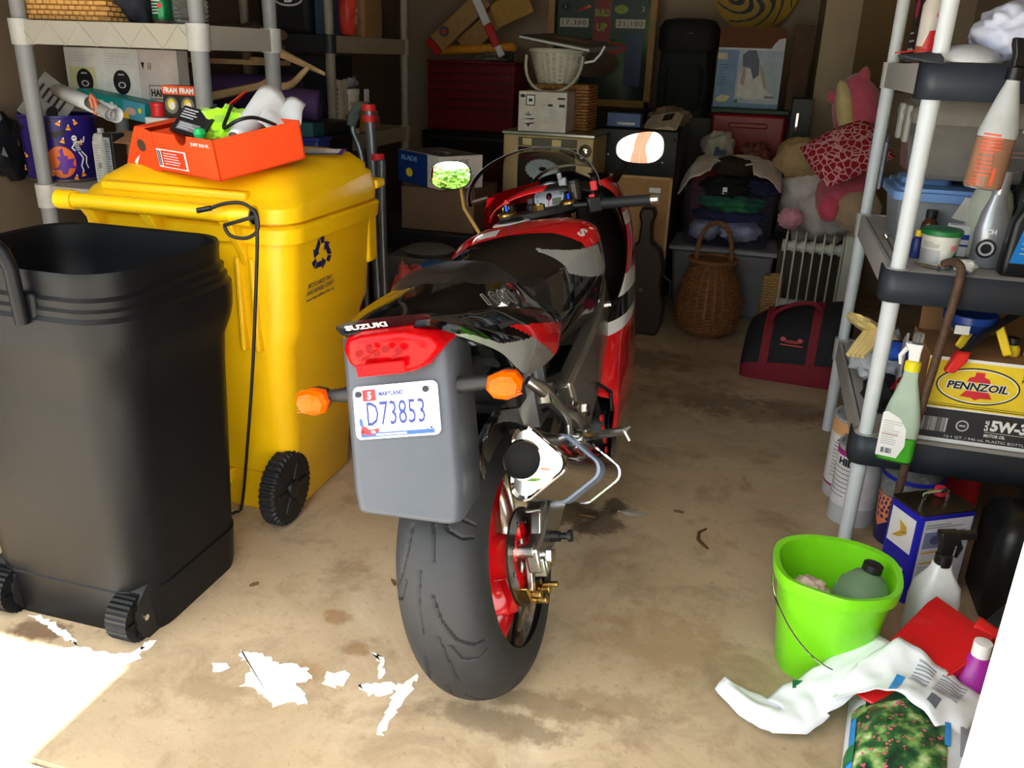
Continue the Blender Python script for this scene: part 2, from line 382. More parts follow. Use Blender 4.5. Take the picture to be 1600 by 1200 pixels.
# trees across the drive
BARK=M('bark',(95,75,55),.9,var=.2,bump=.5); LEAFM=M('sunlit leaves',(120,165,55),.6,var=.35,scale=3)
def tree(loc,h,rad,seed,label,n=5200):
    t=thing('tree',label,'tree',loc,0,'trees across the drive'); r=random.Random(seed)
    MB().tube([(0,0,0),(.05,.02,h*.35),(.1,0,h*.6),(0,.05,h*.85)],[.2,.15,.1,.04],10).build('trunk',BARK,t)
    mb=MB()
    cl=[(Vector((r.gauss(0,.45)*rad,r.gauss(0,.45)*rad,h*.62+r.gauss(0,.4)*rad)),r.uniform(.35,.6)*rad) for _ in range(22)]
    for i in range(n):
        c,q=r.choice(cl); d=Vector((r.gauss(0,1),r.gauss(0,1),r.gauss(0,1))).normalized(); p=c+d*q*r.uniform(.6,1)
        a=Vector((r.gauss(0,1),r.gauss(0,1),r.gauss(0,1))).normalized()*.14; b=a.cross(d).normalized()*.09
        mb.add([p-a,p+b,p+a,p-b],[(0,1,2,3)])
    f=mb.build('foliage',LEAFM,t,smooth=0); f['kind']='stuff'
tree((-3.6,-7.8,-.02),4.4,1.8,1,'leafy green tree behind the photographer, mirrored in the left mirror')
tree((2.2,-12.0,-.02),6.0,2.1,2,'taller leafy tree farther down the drive, outside behind')
# ================================================================ motorcycle
bike=thing('motorcycle','black red and grey sport motorcycle with Maryland plate leaning on its stand','motorcycle')
_lean,_yaw=R_(12.8),R_(.5)
_br=Vector((math.cos(_yaw),math.sin(_yaw),0)); _bf=Vector((-math.sin(_yaw),math.cos(_yaw),0)); _bz=Vector((0,0,1))
BR=_br*math.cos(_lean)+_bz*math.sin(_lean); BU=_bz*math.cos(_lean)-_br*math.sin(_lean)
BT=Vector((-.44,1.626,.0036))
bike.matrix_world=Matrix(((BR.x,_bf.x,BU.x,BT.x),(BR.y,_bf.y,BU.y,BT.y),(BR.z,_bf.z,BU.z,BT.z),(0,0,0,1)))
def b2w(p): p=Vector(p); return BT+BR*p.x+_bf*p.y+BU*p.z
MRED=M('bike red paint',(205,14,22),.12,var=.03,coat=1); MGREY=M('bike grey paint',(150,150,146),.16,.35,var=.04,coat=1); MWHITE=M('bike white paint',(215,215,212),.15,var=.02,coat=1)
MATBLK=M('matt black frame',(14,14,15),.45,var=.1); SEATM=M('brown black seat vinyl',(26,21,17),.5,var=.1,bump=.15,bscale=400)
FENDM=M('dark grey fender plastic',(62,66,74),.42,var=.04,bump=.05,bscale=500)
SPAR=M('frame spar grey metal',(150,144,134),.22,.8,var=.06)
def cat(p0,p1,p2,p3,t): return tuple(.5*((2*b)+(-a+c)*t+(2*a-5*b+4*c-d)*t*t+(-a+3*b-3*c+d)*t**3) for a,b,c,d in zip(p0,p1,p2,p3))
def spline(pts,k):
    out=[]; N=len(pts)
    for i in range(N-1):
        for j in range(k): out.append(cat(pts[max(i-1,0)],pts[i],pts[i+1],pts[min(i+2,N-1)],j/k))
    out.append(tuple(pts[-1])); return out
class Hull:
    def __init__(s, st, ky=6, ks=6, sharp=None):
        s.rows=[]
        flat=[[(y,)+tuple(p) for p in pr] for y,pr in st]          # (y,x,z)
        cols=list(zip(*flat)); cols=[spline(list(c),ky) for c in cols]
        for row in zip(*cols):
            r=[]
            mir=(row[1][0],-row[1][1],row[1][2])
            q=[mir]+list(row)
            for i in range(1,len(q)-1):
                for j in range(ks):
                    a=cat(q[i-1],q[i],q[i+1],q[min(i+2,len(q)-1)],j/ks); b=tuple(x+(y-x)*j/ks for x,y in zip(q[i],q[i+1]))
                    r.append(tuple(.65*x+.35*y for x,y in zip(a,b)))
            r[0]=row[0]; r.append(row[-1]); s.rows.append([Vector((q[1],q[0],q[2])) for q in r])
    def pt(s, y, t):
        ys=[r[0].y for r in s.rows]; i=max(0,min(len(ys)-2,sum(1 for q in ys if q<=y)-1)); f=(y-ys[i])/(ys[i+1]-ys[i]); k=t*(len(s.rows[0])-1); j=min(int(k),len(s.rows[0])-2); g=k-j
        A=s.rows[i][j].lerp(s.rows[i][j+1],g); B=s.rows[i+1][j].lerp(s.rows[i+1][j+1],g); return A.lerp(B,f)
    def on(s, y, t, h):
        p=s.pt(y,t); n=(s.pt(y,min(1,t+.02))-p).cross(s.pt(y+.01,t)-p)
        n.normalize()
        if n.x<0: n=-n
        return p+n*h
    def mesh(s, mf, cap=True):
        rings=[[*r,*[Vector((-q.x,q.y,q.z)) for q in reversed(r) if q.x>1e-5]] for r in s.rows]
        n=len(rings[0])
        def m(i,j):
            c=(rings[i][j]+rings[i+1][(j+1)%n])*.5; return mf(c)
        return MB().loft(rings,cap=cap,m=m)
# --- rear tyre with cut grooves
def tyre(rad,wd,nu,nv,grooves):
    hw=wd/2; mb=MB()
    prof=[]
    for j in range(nv):
        s=-1+2*j/(nv-1); a=s*R_(104)
        prof.append((hw*math.sin(a)*(1 if abs(a)<R_(90) else 1), rad-.078+.078*math.cos(a) if abs(a)<R_(90) else rad-.078-(abs(a)-R_(90))*.14))
    P=np.array(prof)
    arc=np.concatenate([[0],np.cumsum(np.hypot(*np.diff(P,axis=0).T))]); arc-=arc[-1]/2
    U=np.linspace(0,2*math.pi*rad,nu,endpoint=False); D=np.zeros((nu,nv)); L=2*math.pi*rad
    for path,wdt in grooves:
        for (a0,b0),(a1,b1) in zip(path[:-1],path[1:]):
            dx=(U[:,None]-a0+L/2)%L-L/2; dy=arc[None,:]-b0; ex,ey=a1-a0,b1-b0; t=np.clip((dx*ex+dy*ey)/(ex*ex+ey*ey),0,1)
            d=np.hypot(dx-t*ex,dy-t*ey); D=np.maximum(D,np.clip((wdt-d)/(wdt*.45),0,1))
    def fn(u,v):
        i=int(round(u*nu))%nu; j=int(round(v*(nv-1))); x,r=P[j]; a=R_(104)*(-1+2*j/(nv-1)); k=D[i,j]*.0045
        th=U[i]/rad; x-=math.sin(a)*k; r-=math.cos(a)*k
        return (x,r*math.cos(th),r*math.sin(th))
    return mb.grid(nu,nv,fn,m=lambda u,v:int(D[int(round(u*(nu-1)))%nu,min(nv-1,int(round(v*(nv-1))))]>.35),wrap=True)
per=2*math.pi*.311/7; gr=[]
for k in range(7):
    o=k*per
    gr.append(([(o,-.012),(o+.06,-.020),(o+.13,-.024)],.0028)); gr.append(([(o+per/2,.010),(o+per/2+.06,.016),(o+per/2+.12,.018)],.0028))
    gr.append(([(o+.05,.012),(o+.10,.022),(o+.15,.045),(o+.175,.075),(o+.18,.10)],.0036)); gr.append(([(o+per/2+.05,-.034),(o+per/2+.10,-.044),(o+per/2+.15,-.065),(o+per/2+.175,-.09)],.0036))
    gr.append(([(o+.16,.03),(o+.20,.045),(o+.215,.075),(o+.21,.098)],.0032)); gr.append(([(o+per/2+.16,-.05),(o+per/2+.20,-.07),(o+per/2+.205,-.095)],.0032))
TYREM=M('tyre rubber',(30,31,34),.60,var=.12,scale=40,bump=.05,bscale=300)
def wheel(name, c, steer=0, rad=.311, wd=.19, fine=True):
    rim=MB(); ax=(1,0,0); hw=wd*.42
    pr=[(.205,-hw-.004),(.228,-hw-.004),(.228,-hw+.006),(.212,-hw+.012),(.196,-hw+.03),(.190,-.02),(.190,.02),(.196,hw-.03),(.212,hw-.012),(.228,hw-.006),(.228,hw+.004),(.221,hw+.006),(.214,hw+.004),(.205,hw-.006),(.186,hw-.025),(.178,.02),(.178,-.02),(.186,-hw+.025)]
    u,v,d=frame_from(ax)
    def ring(r,x): return [d*x+(u*math.cos(t*2*math.pi/72)+v*math.sin(t*2*math.pi/72))*r for t in range(72)]
    rim.loft([ring(r,x) for r,x in pr],cap=False,loop=True)
    W_=rim.build(name,ALU if not fine else M('polished rim',(200,196,188),.14,1,var=.05),bike,loc=c,rot=(0,0,steer))
    tyre(rad,wd,880 if fine else 120,88 if fine else 24,gr if fine else []).build('tyre',[TYREM,M('painted groove shade',(9,9,10),.8)],W_,smooth=180)  # groove faces coloured darker to deepen their shade
    for k in range(3):
        a=R_(60+120*k); ca,sa=math.cos(a),math.sin(a); mb=MB(); rings=[]
        for r,w_,t in((.035,.040,.030),(.08,.036,.028),(.13,.040,.03),(.165,.058,.036),(.192,.085,.045)):
            q=[]
            for s,x in((-1,-.6),(-1,.6),(-.7,1),(.7,1),(1,.6),(1,-.6),(.7,-1),(-.7,-1)):
                yy=r*ca-s*w_*sa; zz=r*sa+s*w_*ca; q.append((x*t+.02*(1-r/.19),yy,zz))
            rings.append(q)
        mb.loft(rings).build('spoke',MRED,W_)
    MB().lathe([(.0,-.07),(.05,-.07),(.055,-.03),(.055,.04),(.048,.075),(0,.075)],28,axis=ax).build('hub',MRED,W_)
    return W_
rw=wheel('rear_wheel',(0,0,.311))
mb=MB(); 
def annul(mb,r0,r1,x0,x1,n=48):
    u,v,d=frame_from((1,0,0)); R=lambda r,x:[d*x+(u*math.cos(t*2*math.pi/n)+v*math.sin(t*2*math.pi/n))*r for t in range(n)]
    mb.loft([R(r0,x0),R(r1,x0),R(r1,x1),R(r0,x1)],cap=False,loop=True)
annul(mb,.072,.112,.098,.103)
for k in range(8):
    a=k*math.pi/4; mb.cyl((.096,.08*math.cos(a),.08*math.sin(a)),(.105,.08*math.cos(a),.08*math.sin(a)),.006,n=8)
mb.build('brake_disc',STEEL,rw)
mb=MB(); annul(mb,.045,.076,.094,.099,36)
for k in range(5):
    a=k*2*math.pi/5; mb.box((.098,.06*math.cos(a),.06*math.sin(a)),(.012,.03,.03))
mb.build('disc_carrier',MRED,rw)
# sprocket and chain on the left
mb=MB(); annul(mb,.06,.095,-.10,-.092,40); mb.build('sprocket',STEEL,rw)
# --- swingarm, axle, caliper
mb=MB()
mb.loft([[(.118,-.035,.285),(.150,-.035,.285),(.150,-.035,.345),(.118,-.035,.345)],[(.112,.03,.272),(.152,.03,.272),(.152,.03,.352),(.112,.03,.352)],[(.110,.12,.285),(.148,.12,.285),(.148,.12,.385),(.110,.12,.385)],[(.110,.45,.36),(.150,.45,.36),(.150,.45,.46),(.110,.45,.46)],[(.08,.58,.38),(.15,.58,.38),(.15,.58,.45),(.08,.58,.45)]])
mb.loft([[(.115,.02,.34),(.145,.02,.34),(.145,.075,.34),(.115,.075,.34)],[(.115,.10,.45),(.145,.10,.45),(.145,.16,.44),(.115,.16,.44)],[(.11,.30,.53),(.145,.30,.53),(.145,.33,.49),(.11,.33,.49)]])
mb.box((.132,.055,.405),(.04,.05,.012)); mb.mm(-.15,.15,.5,.58,.38,.45)
sw=mb.build('swingarm',ALU,bike,bevel=.006)
mb=MB(); mb.loft([[(-.118,-.035,.285),(-.150,-.035,.285),(-.150,-.035,.345),(-.118,-.035,.345)],[(-.110,.12,.285),(-.148,.12,.285),(-.148,.12,.385),(-.110,.12,.385)],[(-.10,.58,.38),(-.15,.58,.38),(-.15,.58,.45),(-.10,.58,.45)]]); mb.build('swingarm_left',ALU,bike,bevel=.006)
MB().cyl((.10,0,.311),(.165,0,.311),.015,n=20).cyl((.160,0,.311),(.172,0,.311),.022,n=6).build('axle_nut',CHROME,sw)
mb=MB(); mb.mm(.128,.158,-.028,.03,.272,.318); mb.mm(.152,.162,-.02,.02,.28,.31); mb.build('chain_adjuster',ALU,sw,bevel=.004)
mb=MB(); mb.cyl((.150,.075,.318),(.172,.075,.318),.013,n=16).cyl((.172,.075,.318),(.192,.075,.318),.008,n=16).cyl((.192,.075,.318),(.200,.075,.318),.014,n=16); mb.build('paddock_spool',BPLAST,sw)
mb=MB(); mb.loft([[(.112,.01,.325),(.128,.01,.325),(.128,-.02,.335),(.112,-.02,.335)],[(.112,-.03,.24),(.126,-.03,.24),(.126,-.045,.245),(.112,-.045,.245)]]); mb.cyl((.10,-.02,.335),(.14,-.02,.335),.017,n=16); mb.cyl((.11,-.04,.238),(.14,-.04,.238),.009,n=12); mb.build('caliper_bracket',ALU,bike,bevel=.003)
mb=MB(); mb.loft([[(.088,-.055,.225),(.122,-.055,.225),(.122,-.07,.27),(.088,-.07,.27)],[(.088,-.01,.195),(.122,-.01,.195),(.122,-.01,.225),(.088,-.01,.225)],[(.088,.04,.205),(.122,.04,.205),(.122,.035,.24),(.088,.035,.24)]])
for q in((-.045,.24),(-.015,.207),(.02,.213)): mb.cyl((.12,q[0],q[1]),(.145,q[0],q[1]),.010,n=12)
mb.cyl((.125,.02,.225),(.165,.02,.225),.007,n=10); mb.build('brake_caliper',GOLD,bike,bevel=.004)
mb=MB(); mb.tube([(.12,-.01,.25),(.135,.06,.24),(.13,.12,.30),(.115,.3,.40)],.005,8); mb.build('brake_hose',RUBBER,bike)
# --- inner fender and undertail
mb=MB(); rows=[]
for k in range(13):
    a=R_(35+k*6.5); r=.345
    rows.append([(x,r*math.cos(a)+.0,.311+r*math.sin(a)+dz) for x,dz in((-.10,-.06),(-.09,0),(0,.012),(.09,0),(.10,-.06))])
mb.loft(rows,cap=False,closed=False).build('inner_fender',GLOSSBLK,bike,solid=.004)
mb=MB(); mb.mm(-.10,.10,-.12,.30,.745,.80); mb.mm(-.12,.12,.12,.42,.62,.75); mb.build('undertail_tray',MATBLK,bike,bevel=.01)
mb=MB(); 
for i in range(5): mb.mm(.06,.15,.20+i*.012,.206+i*.012,.60,.70)
mb.mm(.05,.14,.18,.30,.55,.72); mb.build('regulator',M('finned grey metal',(110,112,114),.4,.7),bike,bevel=.002)
mb=MB(); rows=[]
for z in(.905,.86,.80,.74,.68,.62,.578,.57):
    y0=-.227-(.767-z)*.344; hw=.112-.008*(z<.6); r=.026; row=[(-hw,y0+.13,z),(-hw,y0+r*1.2,z)]
    for k in range(5): a=R_(180+k*22.5); row.append((-hw+r+r*math.cos(a),y0+r+r*math.sin(a),z))
    for k in range(5): a=R_(270+k*22.5); row.append((hw-r+r*math.cos(a),y0+r+r*math.sin(a),z))
    row+=[(hw,y0+r*1.2,z),(hw,y0+.13,z)]
    rows.append([(x-.006,y,zz+.018*(z<.6)*(-(x)/.1)) for x,y,zz in row])
fend=mb.loft(rows,cap=False,closed=False).build('rear_fender',FENDM,bike,solid=.004,smooth=50)
# --- plate
pc=Vector((-.004,-.2335,.767)); pu=Vector((1,0,0)); pv=Vector((0,math.sin(R_(19)),math.cos(R_(19)))); pn=pu.cross(pv)
W2,H2=.089,.051
def rrect(w_,h_,r,n=6):
    out=[]
    for cx,cy,a0 in((w_-r,h_-r,0),(-w_+r,h_-r,90),(-w_+r,-h_+r,180),(w_-r,-h_+r,270)):
        for k in range(n+1): a=R_(a0+90*k/n); out.append((cx+r*math.cos(a),cy+r*math.sin(a)))
    return out
plate=MB().prism(rrect(W2,H2,.012),pc,pu,pv,.0025).build('licence_plate',M('plate white',(240,240,242),.35,var=.02),bike)
NAVY=M('plate navy',(30,45,115),.4); pr=Print(pc+pn*.0025,pu,pv)
pr.text('D73853',-.062,-.026,.046,NAVY,wid=.122,offset=.0); pr.text('MARYLAND',-.034,.030,.0085,NAVY,wid=.052,offset=.04)
pr.rect(-.068,.022,-.040,.044,RED); pr.text('5',-.058,.025,.015,WHITE,offset=.03); pr.text('18',.026,.034,.013,GREY,offset=-.015)
pr.rect(-.077,-.047,.077,-.039,BLUE); pr.rect(-.045,-.045,.020,-.0415,LGREY)
pr.poly([(-.078,-.040),(-.055,-.044),(-.038,-.037),(-.038,-.031),(-.058,-.033),(-.074,-.022)],RED); pr.poly([(-.078,-.010),(-.072,-.012),(-.07,-.028),(-.078,-.024)],BLUE); pr.text('....',-.03,.024,.002,LGREY,wid=.04)
pr.rect(-.054,-.040,-.046,-.035,WHITE); pr.ell(.072,-.036,.0022,.0022,BLACK); pr.ell(-.072,-.036,.0022,.0022,BLACK)
pr.build('plate_print',plate)
for sx in(-.076,.066): 
    p=pc+pu*sx+pv*.036; MB().cyl(p,p+pn*.008,.0062,n=12).build('plate_bolt',BPLAST,plate)
# --- tail light
lo=[(-.094,.893),(-.080,.916),(-.045,.923),(.055,.922),(.100,.902),(.114,.880),(.078,.846),(.05,.838),(-.06,.838),(-.088,.866)]
lc=Vector((.006,0,.882)); mb=MB(); rows=[]
for y,k in((-.165,1.0),(-.222,1.0),(-.240,.95),(-.250,.84),(-.254,.6)):
    rows.append([(lc.x+(x-lc.x)*k,y+ (.02*abs(x)/.1),lc.z+(z-lc.z)*k) for x,z in lo])
LENS=M('red tail lens',(165,4,9),.18,var=.25,scale=45,trans=.15,coat=0,spec=.12); lite=mb.loft(rows).build('tail_light',LENS,bike,smooth=50)
mb=MB(); mb.mm(-.055,.045,-.2575,-.250,.846,.870); mb.build('reflector',M('bright red reflector',(215,14,16),.25,var=.1,scale=200,spec=.1),lite,bevel=.003)
pr=Print((0,-.2548,0),(1,0,0),(0,0,1)); DRP=M('deep red lens pattern',(112,6,10),.2,spec=.1)
for x_,z_,a_,b_ in((-.040,.892,.010,.006),(-.018,.897,.007,.008),(-.004,.888,.008,.005),(.016,.895,.010,.006),(.040,.890,.008,.008),(-.03,.882,.012,.003),(.03,.880,.010,.003)): pr.ell(x_,z_,a_,b_,DRP,12,.4); pr.lay-=.0002
pr.build('lens_pattern',lite)
# --- tail cowl
TAIL=Hull([(-.218,[(0,.946),(.055,.945),(.094,.940),(.096,.932),(.088,.921)]),(-.13,[(0,.955),(.075,.948),(.126,.920),(.134,.892),(.120,.868)]),(-.02,[(0,.960),(.085,.947),(.152,.894),(.162,.838),(.148,.800)]),(.10,[(0,.960),(.09,.942),(.164,.862),(.176,.790),(.152,.712)]),(.22,[(0,.945),(.095,.922),(.170,.826),(.182,.760),(.160,.688)]),(.34,[(0,.900),(.10,.872),(.170,.790),(.180,.735),(.168,.688)]),(.45,[(0,.855),(.09,.838),(.155,.758),(.164,.728),(.160,.708)])],18,18)
def tailmat(c):
    x,y,z=abs(c.x),c.y,c.z
    l1=.846-.268*(y-.015); l2=.846-.54*(y-.015)
    mid=np.interp(y,[-.218,-.13,-.02,.10],[.90,.876,.818,.79])
    if x>.10:
        if y>.015 and l2<z<l1: return 1
        if z<min(mid,l2 if y>.015 else 9): return 2
    return 0
for q in TAIL.rows[0]: q.y+=(.946-q.z)*.5
tail=TAIL.mesh(tailmat).build('tail_cowl',[GLOSSBLK,MRED,MGREY],bike,smooth=55)
pr=Print(Vector((-.082,-.2075,.9262)),(1,0,0),(0,-.45,.893)); pr.text('SUZUKI',0,0,.0125,M('silver lettering',(215,215,212),.4),wid=.088,offset=.045); pr.build('tail_lettering',tail)
def tf(a,b,h): return TAIL.on(-.03+a*1.0+b*.7, .475-b*3.0, h)
pr=Print(fn=tf,base=.0012); OUTL=M('pale outline print',(150,145,138),.4)
pr.text('1000',0,.0,.036,OUTL,wid=.160,offset=.05,spacing=1.12); pr.text('1000',.003,.0025,.031,BLACK,wid=.154,offset=.01,spacing=1.14); pr.build('side_lettering',tail)
# pillion pad and rider seat
PAD=Hull([(-.01,[(0,.957),(.05,.954),(.078,.938),(.075,.915)]),(.05,[(0,.974),(.065,.968),(.104,.934),(.102,.90)]),(.18,[(0,.968),(.075,.957),(.120,.906),(.118,.87)]),(.28,[(0,.936),(.075,.926),(.122,.872),(.118,.83)]),(.37,[(0,.888),(.07,.880),(.10,.848),(.10,.80)]),(.41,[(0,.85),(.06,.845),(.09,.82),(.09,.78)])],6,5)
PAD.mesh(lambda c:0).build('pillion_pad',SEATM,bike)
SEAT=Hull([(.33,[(0,.875),(.10,.868),(.14,.845),(.14,.80)]),(.42,[(0,.862),(.11,.855),(.15,.83),(.15,.78)]),(.54,[(0,.858),(.08,.852),(.11,.83),(.11,.78)])],5,4)
SEAT.mesh(lambda c:0).build('rider_seat',SEATM,bike)
# --- tank
TANK=Hull([(.47,[(0,.862),(.06,.858),(.10,.83),(.12,.74),(.12,.66)]),(.56,[(0,.905),(.10,.892),(.16,.845),(.172,.74),(.14,.66)]),(.66,[(0,.936),(.12,.924),(.194,.880),(.208,.77),(.16,.66)]),(.78,[(0,.950),(.13,.942),(.214,.902),(.226,.79),(.18,.66)]),(.88,[(0,.946),(.12,.938),(.196,.900),(.202,.78),(.17,.68)]),(.96,[(0,.922),(.085,.912),(.14,.87),(.15,.78),(.12,.70)])],26,26)
def tankmat(c):
    if c.y>.672+.05*max(0,abs(c.x)-.12) and c.z>.872: return 1
    A,B_,C_=(.085,.908),(.222,.868),(.232,.775)
    def side(p,q): return (q[0]-p[0])*(c.z-p[1])-(q[1]-p[1])*(c.x-p[0])
    if .57<c.y<.80 and side(A,B_)<0 and side(B_,C_)<0 and side(C_,A)<0: return 2
    return 0
tank=TANK.mesh(tankmat).build('fuel_tank',[GLOSSBLK,MRED,MGREY],bike,smooth=45)
pr=Print(fn=lambda a,b,h:(lambda p:Vector((-p.x,p.y,p.z)))(TANK.on(b,a,h)),base=.001)
pr.poly([(.10,.69),(.22,.69),(.22,.755),(.10,.755)],MWHITE); pr.build('tank_sticker',tank)
pr=Print(fn=pr.fn,base=.001); pr.poly([(.36,.69),(.42,.69),(.40,.73),(.36,.73)],MWHITE); pr.build('tank_sticker',tank)
pr=Print(fn=lambda a,b,h:TANK.on(b,a,h),base=.001); pr.text('S',.40,.70,.05,MWHITE,wid=.06,offset=.05); pr.build('tank_lettering',tank)
mb=MB(); u=Vector((-.055,.87,.942)); mb.lathe([(.058,0),(.058,.006),(.05,.010),(.04,.010)],32,c=u); mb.build('filler_ring',MWHITE,tank)
mb=MB(); mb.lathe([(.04,.0),(.04,.014),(.034,.018),(0,.018)],28,c=u); mb.build('filler_cap',MATBLK,tank)
# --- frame, subframe, engine
for s,nm in((1,'frame_spar'),(-1,'frame_spar')):
    mb=MB(); mb.loft([[(s*x,y,z) for x,y,z in r] for r in([(.10,1.06,.70),(.15,1.06,.70),(.145,1.04,.82),(.095,1.04,.82)],[(.14,.93,.61),(.196,.93,.61),(.192,.93,.735),(.14,.93,.735)],[(.145,.78,.545),(.204,.78,.545),(.198,.78,.665),(.145,.78,.665)],[(.14,.60,.49),(.20,.60,.49),(.192,.58,.63),(.14,.58,.63)],[(.12,.44,.40),(.18,.44,.40),(.172,.40,.58),(.12,.40,.58)])])
    f=mb.build(nm,SPAR,bike,bevel=.012,seg=3)
    MB().cyl((s*.19,.90,.655),(s*.205,.90,.655),.014,n=16).build('frame_bolt',CHROME,f); MB().cyl((s*.17,.47,.48),(s*.188,.47,.48),.02,n=6).build('pivot_bolt',CHROME,f)
    mb=MB(); mb.tube([(s*.12,.40,.56),(s*.13,.25,.68),(s*.11,.0,.78)],.013,10); mb.tube([(s*.12,.46,.66),(s*.13,.25,.72),(s*.10,0,.80)],.012,10); mb.build('subframe_rail',MATBLK,bike)
mb=MB(); mb.mm(-.15,.15,.48,1.05,.25,.58); mb.loft([[(-.16,.75,.55),(.16,.75,.55),(.16,1.0,.50),(-.16,1.0,.50)],[(-.15,.80,.70),(.15,.80,.70),(.15,1.0,.66),(-.15,1.0,.66)]]); mb.cyl((.14,.62,.36),(.205,.62,.36),.085,.07,28); mb.cyl((.14,.82,.34),(.19,.82,.34),.07,.06,28)
mb.cyl((.205,.62,.36),(.212,.62,.36),.05,n=24); mb.build('engine',MATBLK,bike,bevel=.01)
mb=MB(); mb.tube([(.17,.40,.52),(.175,.30,.505),(.185,.22,.46),(.19,.20,.43)],[.012,.012,.01,.01],10); mb.build('rear_brake_cylinder',CHROME,bike)
# radiator hoses / wiring behind fairing
mb=MB(); mb.tube([(.15,.5,.60),(.18,.56,.52),(.185,.58,.42),(.17,.56,.33)],.011,8); mb.tube([(.14,.42,.60),(.16,.36,.62),(.15,.25,.64)],.008,8); mb.tube([(.13,.34,.60),(.15,.30,.56),(.14,.2,.58)],.006,8); mb.build('wiring_hose',RUBBER,bike)
mb=MB()
for k in range(4): mb.cyl((.198,.545,.325+k*.032),(.205,.545,.325+k*.032),.011,n=10)
mb.build('warning_decal_studs',RED,bike)
# --- footpeg hanger
mb=MB(); mb.tube([(.16,.085,.700),(.185,.10,.672),(.192,.15,.62),(.190,.22,.57),(.188,.25,.53),(.185,.24,.49)],[.012,.017,.017,.016,.011,.009],10); mb.tube([(.190,.20,.585),(.195,.26,.55),(.198,.31,.50)],[.014,.020,.014],10); mb.box((.19,.12,.655),(.02,.05,.03)); hang=mb.build('peg_hanger',ALU,bike)
MB().cyl((.16,.24,.487),(.215,.24,.487),.018,n=16).cyl((.215,.24,.487),(.222,.24,.487),.010,n=12).build('exhaust_bush',CHROME,hang)
mb=MB(); mb.tube([(.195,.36,.455),(.22,.33,.46),(.27,.30,.475),(.315,.285,.485)],[.014,.011,.011,.010],8); mb.tube([(.315,.285,.485),(.325,.28,.46)],[.005,.004],6); mb.tube([(.315,.285,.485),(.33,.285,.495)],[.005,.003],6); mb.cyl((.195,.36,.44),(.195,.36,.47),.02,n=14); mb.build('footpeg',ALU,bike)
# --- exhaust
ea=Vector((.196,-.085,.578)); eb=Vector((.205,.345,.352)); ed=(ea-eb).normalized(); eu=Vector((1,0,0)); eu=(eu-ed*eu.dot(ed)).normalized(); ev=ed.cross(eu); 
if ev.z<0: ev=-ev
def tri(r,k=1.):
    out=[]
    for cx,cy,a0,a1 in((.040,-.004,-52,52),(-.014,.046,52,185),(-.020,-.046,175,308)):
        for q in range(9): a=R_(a0+(a1-a0)*q/8); out.append(((cx+r*math.cos(a))*k,(cy+r*math.sin(a))*k))
    return out
TR=tri(.028)
def sec(c,k): return [c+eu*(x*k)+ev*(y*k) for x,y in TR]
mb=MB(); mb.loft([sec(ea,1.0),sec(ea.lerp(eb,.5),1.04),sec(eb,1.06)],cap=True); ex=mb.build('exhaust_silencer',M('polished steel can',(205,200,192),.1,1,var=.04),bike,smooth=30)
mb=MB(); mb.loft([sec(ea-ed*.012,1.05),sec(ea+ed*.004,1.07),sec(ea+ed*.007,1.02),sec(ea-ed*.004,.86),sec(ea-ed*.006,.5)],cap=True); mb.build('end_cap',CHROME,ex,smooth=30)
oc=ea+eu*-.012+ev*.004; mb=MB(); u_,v_,d_=frame_from(ed)
def rg(r,h): return [oc+ed*h+(u_*math.cos(t*2*math.pi/36)+v_*math.sin(t*2*math.pi/36))*r for t in range(36)]
mb.loft([rg(.042,-.02),rg(.042,.034),rg(.039,.036),rg(.037,-.02)],cap=False,loop=True); mb.build('outlet_ring',CHROME,ex)
MB().loft([rg(.0385,.034),rg(.0365,.012),rg(.001,.0115)],cap=False).build('outlet_bore',M('painted bore shade',(10,10,10),.9),ex)  # shallow dark disc, painted for the shade inside the outlet
STRAP=M('blue grey strap',(120,132,155),.35,.4)
for f0,wd,mt in((.56,.012,STRAP),(.62,.012,STRAP),(.985,.006,CHROME)):
    c=ea.lerp(eb,f0); mb=MB(); mb.loft([sec(c+ed*wd,1.04),sec(c+ed*wd,1.10),sec(c-ed*wd,1.10),sec(c-ed*wd,1.04)],cap=False,loop=True); mb.build('clamp_band',mt,ex,smooth=30)
pr=Print(fn=lambda a,b,h:ea.lerp(eb,.14+a)+eu*(.068-.0*b)+ev*(.012+b)+ (eu*.66+ev*.3)*h,base=.0015)
lab=Print(fn=lambda a,b,h:(lambda c:c+eu*((.053-b*.66))+ev*(.022+b*.72)+(eu*.75+ev*.62)*(h+.001))(ea.lerp(eb,.12+a)),base=.001)
lab.rect(0,-.006,.07,.022,RED); lab.rect(.09,.0,.20,.008,BLACK); lab.rect(.22,-.004,.25,.018,RED); lab.build('exhaust_label',ex)
mb=MB(); mb.tube([eb+ed*.02,eb-ed*.08,(.12,.55,.22),(.05,.75,.18)],[.03,.028,.028,.03],14); mb.build('exhaust_link_pipe',STEEL,bike)
